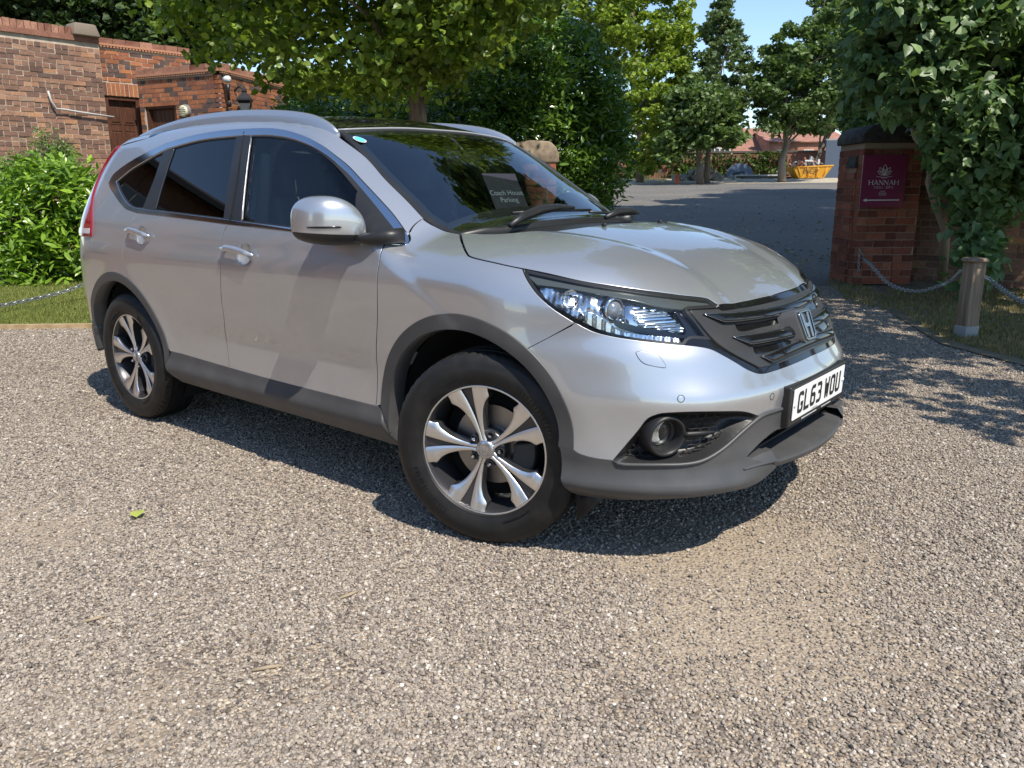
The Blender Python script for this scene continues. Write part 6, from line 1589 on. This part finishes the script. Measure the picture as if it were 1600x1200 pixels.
for pts_,rr in((((1472,440,9.6),(1478,360,9.3),(1462,320,9.1),(1452,285,9.0),(1458,250,9.1),(1470,215,9.2),(1440,160,9.3)),[.055,.05,.045,.045,.04,.035,.02]),(((1458,250,9.1),(1430,215,9.4),(1410,150,9.6),(1390,110,9.7)),[.035,.03,.022,.012]),(((1470,215,9.2),(1500,150,9.1),(1530,60,8.9)),[.035,.025,.012])):
    q=MB();q.tube([at(*p)-cb for p in pts_],rr,10);q.obj('stem',BARKL,clm)
# ---- unseen tree at the right, crown shaped to cast dappled shade on the gravel
rt0=fr(5.2,8.2);rt=thing('unseen_shade_tree','leafy tree out of view at the right, its low crown placed to shade the gravel','tree',tuple(rt0))
r_=np.random.default_rng(77)
def ell(c,rad,n,ncl,cr,seed):
    r=np.random.default_rng(seed);v=r.normal(0,1,(ncl,3));v/=np.linalg.norm(v,axis=1,keepdims=True);C=np.array(c)+v*np.array(rad)*(r.uniform(.35,1,(ncl,1))**.5);k_=r.integers(0,ncl,n);w_=r.normal(0,1,(n,3));w_/=np.linalg.norm(w_,axis=1,keepdims=True);P_=C[k_]+w_*cr*r.random((n,1))**.5;return P_,C
TC=fr(4.5,5.0)+np.array([0,0,3.5]);r_s=np.random.default_rng(78);TCl=np.array([fr(4.5+r_s.uniform(-2.4,2.5),5.1+r_s.uniform(-2.0,2.2))+np.array([0,0,3.4+r_s.uniform(-.5,.7)]) for _ in range(110)])
k_=r_s.integers(0,110,11500);w_=r_s.normal(0,1,(11500,3));w_/=np.linalg.norm(w_,axis=1,keepdims=True);TP=TCl[k_]+w_*.40*r_s.random((11500,1))**.5
tx,ty,tz=px_of(TP);TP=TP[~((tz>0)&(tx<1600)&(ty>0))]
limbs(rt,TCl,rt0,fr(4.9,7.4)+np.array([0,0,3.6]),.16,BARK,22,79);leaves('foliage',rt,TP,.13,'heart',LIL,80,up=.5,droop=.8)
# ---- far trees
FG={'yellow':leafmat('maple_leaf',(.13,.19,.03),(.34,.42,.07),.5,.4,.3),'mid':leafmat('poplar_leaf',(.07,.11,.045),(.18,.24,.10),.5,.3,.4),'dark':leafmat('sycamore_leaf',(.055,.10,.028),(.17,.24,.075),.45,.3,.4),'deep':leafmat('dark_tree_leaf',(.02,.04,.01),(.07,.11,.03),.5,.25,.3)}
def far_tree(name,label,poly,depth,thick,n,ncl,cr,size,m,trunk,seed,r0=.2,flat=.6,bark=BARK,lean=None):
    b=at(trunk[0][0],trunk[0][1],depth);b[2]=float(gz(b[0],b[1]));T=thing(name,label,'tree',tuple(b));P_,C=poly_pts(poly,depth-thick/2,depth+thick/2,n,ncl,cr,seed,flat=flat)
    limbs(T,C,b,at(trunk[1][0],trunk[1][1],depth),r0,bark,22,seed,fork=.25);leaves('foliage',T,P_,size,'clump',m,seed+1,up=.5,droop=.3);return T
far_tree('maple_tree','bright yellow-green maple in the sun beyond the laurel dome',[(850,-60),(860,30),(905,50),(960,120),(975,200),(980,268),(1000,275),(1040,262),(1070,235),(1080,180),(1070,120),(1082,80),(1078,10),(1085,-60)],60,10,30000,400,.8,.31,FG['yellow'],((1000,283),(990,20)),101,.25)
far_tree('maple_tree','shaded green tree standing behind the orange cone',[(1030,240),(1050,150),(1080,120),(1110,130),(1150,160),(1165,215),(1130,228),(1090,228),(1060,245)],54,6,12000,200,.75,.32,FG['dark'],((1095,280),(1085,140)),105,.22)
far_tree('poplar_tree','tall pointed grey-green tree against the blue sky',[(1085,130),(1098,50),(1118,5),(1130,-8),(1142,5),(1152,40),(1168,75),(1172,100),(1162,120),(1165,160),(1150,200),(1120,205),(1095,190)],57,6,9000,170,.55,.28,FG['mid'],((1104,281),(1128,30)),109,.20)
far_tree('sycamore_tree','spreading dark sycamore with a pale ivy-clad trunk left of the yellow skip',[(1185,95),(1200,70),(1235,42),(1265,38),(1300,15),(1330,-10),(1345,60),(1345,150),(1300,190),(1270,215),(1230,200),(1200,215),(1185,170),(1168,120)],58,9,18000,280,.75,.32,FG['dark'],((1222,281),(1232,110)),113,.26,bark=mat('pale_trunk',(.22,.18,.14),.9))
far_tree('leaning_tree','slim leaning tree behind the skip whose crown meets the pillar',[(1255,-60),(1300,-60),(1400,-40),(1400,200),(1330,215),(1300,200),(1310,120)],71,6,13000,200,.75,.32,FG['dark'],((1262,275),(1325,150)),117,.25)
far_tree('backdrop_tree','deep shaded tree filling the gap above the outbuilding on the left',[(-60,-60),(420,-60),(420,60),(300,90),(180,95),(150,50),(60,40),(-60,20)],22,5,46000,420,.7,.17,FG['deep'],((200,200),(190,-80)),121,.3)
far_tree('backdrop_tree','pale leafy tree showing under the lime branches beside the outbuilding',[(395,200),(400,130),(440,120),(640,120),(700,130),(700,230),(400,230)],19,3,13000,190,.5,.16,FG['yellow'],((560,230),(560,100)),125,.12)
far_tree('backdrop_tree','dark tree crown between the laurel dome and the maple',[(620,-60),(700,-60),(880,-60),(870,60),(800,110),(700,140),(620,110)],30,5,12000,150,.9,.3,FG['dark'],((760,250),(760,0)),129,.2)
far_tree('backdrop_tree','distant tree behind the gate pillar on the right',[(1325,-40),(1460,-40),(1460,200),(1400,215),(1330,215)],36,5,14000,170,.9,.3,FG['dark'],((1400,300),(1400,50)),133,.2)
# tall trees outside the picture on the right whose shade lies across the car park
for i,(f_,r_x,zc_) in enumerate(((8.8,7.2,10.5),(12,8.2,10.),(16.5,9.6,10.5),(21,11.5,11.),(26,14,11.5),(31,17,12.),(9.5,11,10.),(14.,6.,11.5),(20,8.,12.5))):
    b=fr(f_,r_x+ (3. if i>6 else .5));b[2]=float(gz(b[0],b[1]));T=thing('boundary_tree','tall boundary tree behind the right-hand wall','tree',tuple(b),'trees behind the right-hand wall')
    P_,C=ell(fr(f_,r_x)+np.array([0,0,zc_+b[2]]),(3.3,3.3,2.2),7500,140,.95,200+i);tx,ty,tz=px_of(P_);P_=P_[~((tz>0)&(tx<1430)&(tx>-100)&(ty>-30))];limbs(T,C,b,fr(f_,r_x+.4)+np.array([0,0,zc_+b[2]]),.22,BARK,10,210+i,fork=.75);leaves('foliage',T,P_,.42,'clump',FG['dark'],220+i)
# ================================================================== FAR SIDE OF THE CAR PARK
def place(px,py,d):
    p=at(px,py,d);p[2]=float(gz(p[0],p[1]));return p
nF=-FH;uF=np.array([RH[0],RH[1],0.]);NF=np.array([nF[0],nF[1],0.]);RF=np.stack([uF,NF,[0,0,1.]],1)
fw0=place(960,280,73);fw1=place(1345,280,73);zg=float(gz(fw0[0],fw0[1]))
FW=thing('far_wall','long low brick wall patched with ivy across the far side of the car park','wall',tuple(fw0));Lf=np.linalg.norm(fw1-fw0)+6
Hf=at(1200,239,73)[2]-zg;udf=(fw1-fw0)/np.linalg.norm(fw1-fw0)
def simple_brick(name,sc,c1,c2,mo):
    m=mat(name,c1,.9);k=NB(m);b=k.n('TexBrick');b.inputs['Color1'].default_value=(*c1,1);b.inputs['Color2'].default_value=(*c2,1);b.inputs['Mortar'].default_value=(*mo,1);b.inputs['Scale'].default_value=sc;b.inputs['Mortar Size'].default_value=.012;b.inputs['Brick Width'].default_value=.45;b.inputs['Row Height'].default_value=.15
    sx=k.n('SeparateXYZ');cb_=k.n('CombineXYZ');k.l(k.coord(),sx.inputs[0]);xy=k.math('ADD',sx.outputs[0],sx.outputs[1]);k.l(xy,cb_.inputs[0]);k.l(sx.outputs[2],cb_.inputs[1]);k.l(cb_.outputs[0],b.inputs['Vector']);k.l(k.mix(1.,b.outputs[0],k.ramp(k.noise(.8,5,k.coord()),[(.3,(.7,.7,.7)),(.7,(1.2,1.2,1.2))]),'MULTIPLY'),k.b.inputs['Base Color']);return m
FB=simple_brick('far_brick',2.,(.30,.10,.06),(.22,.075,.05),(.30,.25,.2));FBS=simple_brick('house_brick',2.,(.50,.20,.12),(.42,.16,.10),(.45,.36,.28))
q=MB();q.box(udf*Lf/2+np.array([0,0,Hf/2]),(Lf/2,.17,Hf/2),np.stack([udf,np.cross([0,0,1.],udf),[0,0,1.]],1));q.obj('wall_face',FB,FW,smooth=False)
q=MB();q.box(udf*Lf/2+np.array([0,0,Hf+.08]),(Lf/2,.24,.08),np.stack([udf,np.cross([0,0,1.],udf),[0,0,1.]],1));q.obj('coping',mat('far_coping',(.10,.085,.07),.9),FW,smooth=False)
IVY=leafmat('ivy_leaf',(.03,.07,.012),(.10,.16,.03),.4,.2,.5)
ivp=[]
for (x0,x1,y0,y1,n_) in((1045,1180,240,282,1000),(1180,1230,236,282,500),(975,1012,262,284,500),(1060,1090,262,284,500)):
    r=np.random.default_rng(int(x0));U=r.uniform((x0,y0),(x1,y1),(n_,2));ivp.append(np.array([at(u,v,72.3-abs(r.normal(0,.35))) for u,v in U]))
ivT=thing('wall_ivy','ivy and brambles growing over the far brick wall','ivy',tuple(fw0));leaves('foliage',ivT,np.vstack(ivp),.26,'clump',IVY,301,up=.2)
# skip
SK=mat('skip_yellow',(.62,.30,.02),.5);SKD=mat('skip_lettering',(.03,.03,.03),.6)
sp0=place(1262,283,68);skip=thing('rubbish_skip','battered yellow builders skip heaped with rubble at the far wall','skip',tuple(sp0))
w0=62/FPX*68/2;hs=at(1262,262,68)[2]-sp0[2]
M_s=lambda u,v,w_:uF*u+np.array([0,0,v])+NF*w_
q=MB();V=[M_s(*p) for p in((-w0*.62,.05,.8),(w0*.62,.05,.8),(w0*.62,.05,-.8),(-w0*.62,.05,-.8),(-w0,hs,.95),(w0,hs*1.15,.95),(w0,hs*1.15,-.95),(-w0,hs,-.95))];q.add(V,[[0,1,5,4],[1,2,6,5],[2,3,7,6],[3,0,4,7],[3,2,1,0]]);q.obj('skip_body',SK,skip,smooth=False)
for a,b in((4,5),(5,6),(6,7),(7,4)):
    q=MB();q.tube([V[a],V[b]],.06,6);q.obj('skip_rim',SK,skip)
for u in(-.55,-.2,.2,.55):
    q=MB();q.tube([M_s(w0*u,.1,.84),M_s(w0*u*1.3,hs,.98)],.045,4);q.obj('skip_rib',SK,skip)
for i in range(3): q=MB();q.lathe([(0,.03),(.06,.03),(.06,0)],10,c=M_s(w0*(-.3+.3*i),.12,.86));q.obj('skip_lug',SK,skip)
text('lettering','MCP',.62,M4(sp0+M_s(-w0*.1,hs*.62,.97),uF,np.array([0,0,1.])*.95+NF*.1,NF),SKD,skip)
r=np.random.default_rng(8)
RUB=[mat('rubble_%s'%n_,c,.9) for n_,c in(('grey',(.3,.29,.28)),('brick',(.3,.12,.08)),('dark',(.08,.08,.08)),('pale',(.5,.5,.5)))]
for i in range(46):
    u,w_=r.uniform(-.85,.75)*w0,r.uniform(-.7,.7);h_=hs+.10+.55*(1-(u/w0)**2)*r.random();q=MB();A_=np.linalg.qr(r.normal(size=(3,3)))[0];q.box((0,0,0),(r.uniform(.08,.35),r.uniform(.04,.16),r.uniform(.03,.12)),A_);o=q.obj('rubble_piece',RUB[i%4],skip,smooth=False);o.location=M_s(u,h_,w_)
# blue container behind, board, traffic barrier, cone, tank, pallets
brd0=place(1307,281,70);bd_=thing('leaning_board','big pale blue-grey sheet leaning against the far wall right of the skip','board',tuple(brd0));q=MB();q.box((0,0,1.55),(1.15,.05,1.6),RF);o=q.obj('sheet',mat('blue_grey_sheet',(.065,.09,.135),.6),bd_,smooth=False);o.rotation_euler=(0,0,0)
q=MB();q.box((0,0,3.2),(1.18,.07,.06),RF);q.obj('sheet_edge',mat('sheet_edge_grey',(.3,.3,.3),.6),bd_,smooth=False)
tk=place(1155,281,70);TK=thing('round_tarpaulin','blue-grey domed tarpaulin standing on edge before the ivy wall','tarpaulin',tuple(tk));q=MB();V=[];m=20;rt_=42/FPX*70/2
for yy in(-.3,.3):
    for i in range(m+1): a=math.pi*i/m;V.append(uF*rt_*math.cos(a)+np.array([0,0,rt_*1.05*math.sin(a)+.05])+NF*yy)
F=[[i,i+1,m+2+i,m+1+i] for i in range(m)]+[list(range(m+1)),[m+1+i for i in range(m+1)][::-1]];q.add(V,F);q.obj('tarpaulin_shell',mat('blue_tarp',(.10,.14,.22),.55),TK,smooth=False)
q=MB();q.tube([uF*(-1.2)+np.array([0,0,.25]),uF*.2+np.array([0,0,.55])+NF*.6],.09,8);q.obj('rolled_sheet',mat('dark_sheet',(.03,.04,.06),.6),TK)
pl_=place(1190,283,69);PLK=thing('timber_pile','dark pile of sawn timber with a pale pole on top left of the skip','timber pile',tuple(pl_))
for i in range(9):
    q=MB();q.box((0,0,0),(1.5+.3*(i%3),.07,.06),RF@rotz(.04*(i-4)));o=q.obj('plank',RUB[2] if i<8 else RUB[3],PLK,smooth=False);o.location=uF*(.2*((i*7)%5-2))+np.array([0,0,.08+.10*(i//3)])+NF*(.16*(i%3))
cn=place(1058,285,58);CN=thing('traffic_cone','single orange traffic cone right of the yellow barrier','traffic cone',tuple(cn));ORG=mat('cone_orange',(.85,.13,.03),.5)
MB().lathe([(.17,.03),(.04,.72),(.0,.74)],18).obj('cone_body',ORG,CN);MB().lathe([(.125,.24),(.098,.38)],18).obj('cone_band',mat('cone_band_pale',(.8,.35,.22),.5),CN);q=MB();q.box((0,0,.02),(.21,.21,.02),RF);q.obj('cone_base',ORG,CN)
bp0=place(1021,284,60);BRR=thing('road_barrier','yellow plastic road barrier with a red and white top board','road barrier',tuple(bp0));YL=mat('barrier_yellow',(.62,.47,.17),.5);wb_=38/FPX*60/2;RW=[mat('reflective_red',(.6,.03,.03),.4),mat('reflective_white',(.8,.8,.8),.4)]
q=MB();q.box((0,0,.20),(wb_,.03,.03),RF);q.obj('lower_rail',YL,BRR,smooth=False);q=MB();q.box((0,0,.72),(wb_,.03,.03),RF);q.obj('upper_rail',YL,BRR,smooth=False)
for i in range(6): q=MB();q.box(uF*(-wb_+wb_*2*(i+.5)/6)+np.array([0,0,.84]),(wb_/6,.03,.09),RF);q.obj('top_panel',RW[(i+1)%2],BRR,smooth=False)
for i in range(11): q=MB();q.box(uF*(-wb_+wb_*2*i/10)+np.array([0,0,.46]),(.035,.025,.26),RF);q.obj('barrier_bar',YL,BRR,smooth=False)
for s_ in(-.8,.8): q=MB();q.box(uF*wb_*s_+np.array([0,0,.1]),(.05,.22,.08),RF);q.obj('barrier_foot',YL,BRR,smooth=False)
rbm=place(1100,281,64);RBH=thing('rubble_heap','pale heap of broken concrete by the trunk right of the cone','rubble heap',tuple(rbm))
for i in range(40):
    q=MB();A_=np.linalg.qr(r.normal(size=(3,3)))[0];q.box((0,0,0),(r.uniform(.15,.5),r.uniform(.1,.3),r.uniform(.08,.2)),A_);o=q.obj('concrete_piece',RUB[0],RBH,smooth=False);u=r.normal(0,.9);o.location=uF*u+np.array([0,0,max(.1,1.2-abs(u)*.7)*r.random()])+NF*r.uniform(-.5,.5)
# sheds and houses beyond the wall
def gable(name,label,x0,x1,yr,ye,d,depth_m,wallm,roofm,cat='house',windows=0,chimneys=(),ridge_along=True):
    a=place(x0,282,d);b=place(x1,282,d);T=thing(name,label,cat,tuple(a));L_=np.linalg.norm(b-a);u=(b-a)/L_;n=np.cross([0,0,1.],u);n=n if np.dot(n,CAM-a)<0 else -n
    ze=at((x0+x1)/2,ye,d)[2]-a[2];zr=at((x0+x1)/2,yr,d)[2]-a[2];Rm=np.stack([u,n,[0,0,1.]],1)
    q=MB();q.box(u*L_/2+n*depth_m/2+np.array([0,0,ze/2]),(L_/2,depth_m/2,ze/2),Rm)
    q.add([n*0+[0,0,ze],n*depth_m+[0,0,ze],n*depth_m/2+[0,0,zr-.05],u*L_+[0,0,ze],u*L_+n*depth_m+[0,0,ze],u*L_+n*depth_m/2+[0,0,zr-.05]],[[0,1,2],[3,5,4]]);q.obj('wall',wallm,T,smooth=False)
    for s_,nm in((0,'roof_slope'),(1,'roof_slope')):
        e=n*(-.25 if s_==0 else depth_m+.25);q=MB();A=[e+[0,0,ze-.1]-u*.2,e+[0,0,ze-.1]+u*(L_+.2),n*depth_m/2+[0,0,zr]+u*(L_+.2),n*depth_m/2+[0,0,zr]-u*.2];q.add([p for p in A]+[p+np.array([0,0,.12]) for p in A],[[0,1,2,3],[4,5,6,7],[0,1,5,4],[1,2,6,5],[2,3,7,6],[3,0,4,7]]);rr_=q.obj(nm,roofm,T,smooth=False)
    for i in range(windows):
        q=MB();c=u*L_*(i+.5)/windows-n*.03+np.array([0,0,ze*.62]);q.box(c,(.5,.04,.6),Rm);w_=q.obj('window_frame',WHITE,T,smooth=False);q=MB();q.box(c-n*.035,(.43,.02,.53),Rm);q.obj('pane',mat('dark_pane',(.03,.035,.04),.1),w_,smooth=False)
    for f_ in chimneys:
        q=MB();q.box(u*L_*f_+n*depth_m/2+np.array([0,0,zr+.5]),(.45,.35,.9),Rm);ch_=q.obj('chimney',wallm,T,smooth=False)
        for du in(-.2,.2): q=MB();q.lathe([(.11,0),(.12,.35)],10,c=u*(L_*f_+du)+n*depth_m/2+np.array([0,0,zr+1.4]));q.obj('chimney_pot',DENT,ch_)
    return T
def roofmat(name,c1,c2,sc):
    m=mat(name,c1,.85);k=NB(m);wv=k.n('TexWave',bands_direction='Z');wv.inputs['Scale'].default_value=sc;wv.inputs['Distortion'].default_value=.6;k.l(k.coord(),wv.inputs['Vector']);c=k.ramp(wv.outputs[0],[(.2,c1),(.8,c2)]);k.l(k.mix(1.,c,k.ramp(k.noise(2.,5,k.coord()),[(.3,(.75,.75,.75)),(.7,(1.2,1.2,1.2))]),'MULTIPLY'),k.b.inputs['Base Color']);k.bump(wv.outputs[0],.7,.05);return m
RT=roofmat('clay_tile_roof',(.26,.12,.085),(.40,.20,.14),3.5);RTG=roofmat('grey_tile_roof',(.22,.17,.15),(.36,.29,.25),3.)
gable('brick_house','orange brick house end right of the ivy-clad trunk beyond the far wall',1197,1322,205,222,84,9,FBS,RT,windows=3,chimneys=(.7,))
gable('brick_house','long low house with red tiled roof in the gap between the far trees',1120,1204,199,240,86,9,FBS,RT,windows=2)
gable('tiled_shed','low shed with weathered grey-brown tiled roof left of the far trees',972,1082,214,258,78,8,FBS,RTG,'shed')
gh0=place(1118,281,76);GH=thing('white_greenhouse','small white-framed greenhouse just above the far wall','greenhouse',tuple(gh0));zg_=at(1118,232,76)[2]-gh0[2]
for i in range(6): q=MB();q.box(uF*(-1.2+.48*i)+np.array([0,0,zg_/2]),(.05,.05,zg_/2),RF);q.obj('glazing_bar',WHITE,GH,smooth=False)
for z_2 in(.55,1.): q=MB();q.box(np.array([0,0,zg_*z_2]),(1.3,.05,.05),RF);q.obj('glazing_rail',WHITE,GH,smooth=False)
q=MB();q.box(np.array([0,0,zg_/2])-NF*.3,(1.2,.2,zg_/2-.1),RF);q.obj('greenhouse_glass',mat('greenhouse_pane',(.35,.4,.42),.15),GH,smooth=False)
# street lamp column
sl=place(1324,281,70);SL=thing('lamp_column','thin grey lamp column just left of the gate pillar','lamp post',tuple(sl));ht=at(1324,213,70)[2]-sl[2];q=MB();q.tube([(0,0,0),(0,0,ht)],[.11,.07],8);q.obj('column',PIPE,SL);q=MB();q.box((0,0,ht+.05),(.35,.15,.1),RF);q.obj('lamp_head',PIPE,SL)
# ================================================================== HOUSE BEHIND THE PHOTOGRAPHER (seen in the car's side glass)
HB_=simple_brick('near_house_brick',4.4,(.20,.085,.05),(.15,.065,.04),(.28,.22,.17))
SLATE=roofmat('slate_roof',(.05,.045,.045),(.09,.08,.08),3.)
CASEM=mat('casement_paint',(.32,.31,.29),.5)
def near_house(O,L_,D_,he,hr_,label,wins,seed,rz=0.):
    T=thing('brick_house',label,'house',O,None,rz);q=MB();q.box((L_/2,-D_/2,he/2),(L_/2,D_/2,he/2));q.add([(0,0,he),(0,-D_,he),(0,-D_/2,hr_),(L_,0,he),(L_,-D_,he),(L_,-D_/2,hr_)],[[0,1,2],[3,5,4]]);q.obj('wall',HB_,T,smooth=False)
    q=MB();q.add([(-.3,.3,he-.15),(L_+.3,.3,he-.15),(L_+.3,-D_/2,hr_+.1),(-.3,-D_/2,hr_+.1),(-.3,-D_-.3,he-.15),(L_+.3,-D_-.3,he-.15)],[[0,1,2,3],[3,2,5,4]]);q.obj('roof',SLATE,T,smooth=False)
    q=MB();q.box((L_/2,.32,he-.16),(L_/2+.3,.06,.06));q.obj('gutter',BLK,T,smooth=False);q=MB();q.tube([(L_-.3,.08,0),(L_-.3,.08,he-.2)],.05,8);q.obj('downpipe',BLK,T)
    for (u,z) in wins:
        q=MB();q.box((u,.02,z),(.56,.05,.56));w_=q.obj('window_frame',CASEM,T,smooth=False)
        for i in(-1,0,1):
            for j in(-1,1): q=MB();q.box((u+i*.36,.075,z+j*.27),(.165,.01,.25));q.obj('pane',mat('near_pane',(.05,.06,.07),.05),w_,smooth=False)
        q=MB();q.box((u,.07,z-.70),(.72,.09,.05));q.obj('window_sill',STL,w_,smooth=False)
near_house((-11.5,-2.4,0),5.0,7.,5.0,6.4,'brick house end with casement windows left of the photographer',((1.3,1.6),(3.6,1.6),(1.3,3.7),(3.6,3.7)),1,R_(-69))
near_house((-9.6,-7.6,0),9.5,6.,4.3,5.7,'lower brick wing with tiled roof left of the photographer',((1.6,2.2),(4.2,2.2),(7.2,2.2)),2,R_(-60))
near_house((-1.5,-14,0),10,6.,3.2,5.2,'single-storey brick wing behind the photographer',((2.,1.5),(5.,1.5),(8.,1.5)),3)
# ================================================================== LITTER
lf0=ground_at(214,815);T_,F_=SH['lime'];me=mesh_np('leaf',T_*np.array([.062,.062,.11]),F_);o=link('fallen_leaf',me,None,leafmat('fallen_leaf_green',(.35,.40,.06),(.45,.50,.10),.5,.2));o.location=(lf0[0],lf0[1],.014);o.rotation_euler=(.18,-.12,.9);tag(o,'single yellow-green leaf lying on the gravel at the left','leaf')
TW=mat('twig_brown',(.34,.26,.17),.9)
for (x0,y0,x1,y1),lab in zip((((530,940,560,928)),(395,1053,440,1045),(130,977,165,967)),('short dry twig on the gravel below the front wheel','curved dry twig on the bare gravel near the bottom left','small pale twig on the gravel at the left')):
    a=ground_at(x0,y0);b=ground_at(x1,y1);q=MB();m_=(a+b)/2+np.array([.004,.006,.012]);q.tube([a+[0,0,.011]-a,m_-a,b+[0,0,.010]-a],[.004,.0055,.003],6);o=q.obj('twig',TW);o.location=a;tag(o,lab,'twig')
r=np.random.default_rng(21)
vs=[];
for i in range(900):
    u,v=r.uniform(960,1320),r.uniform(288,440);p=ground_at(u,v);vs.append(p+[0,0,.01])
vs=np.array(vs);lt=thing('leaf_litter',None,None);lt['kind']='stuff'
leaves('fallen_leaves',lt,vs,.07,'clump',leafmat('dry_leaf',(.30,.22,.10),(.45,.36,.2),.8,.1),401,up=2.);lt['label']='scattered dry leaves on the car park asphalt'
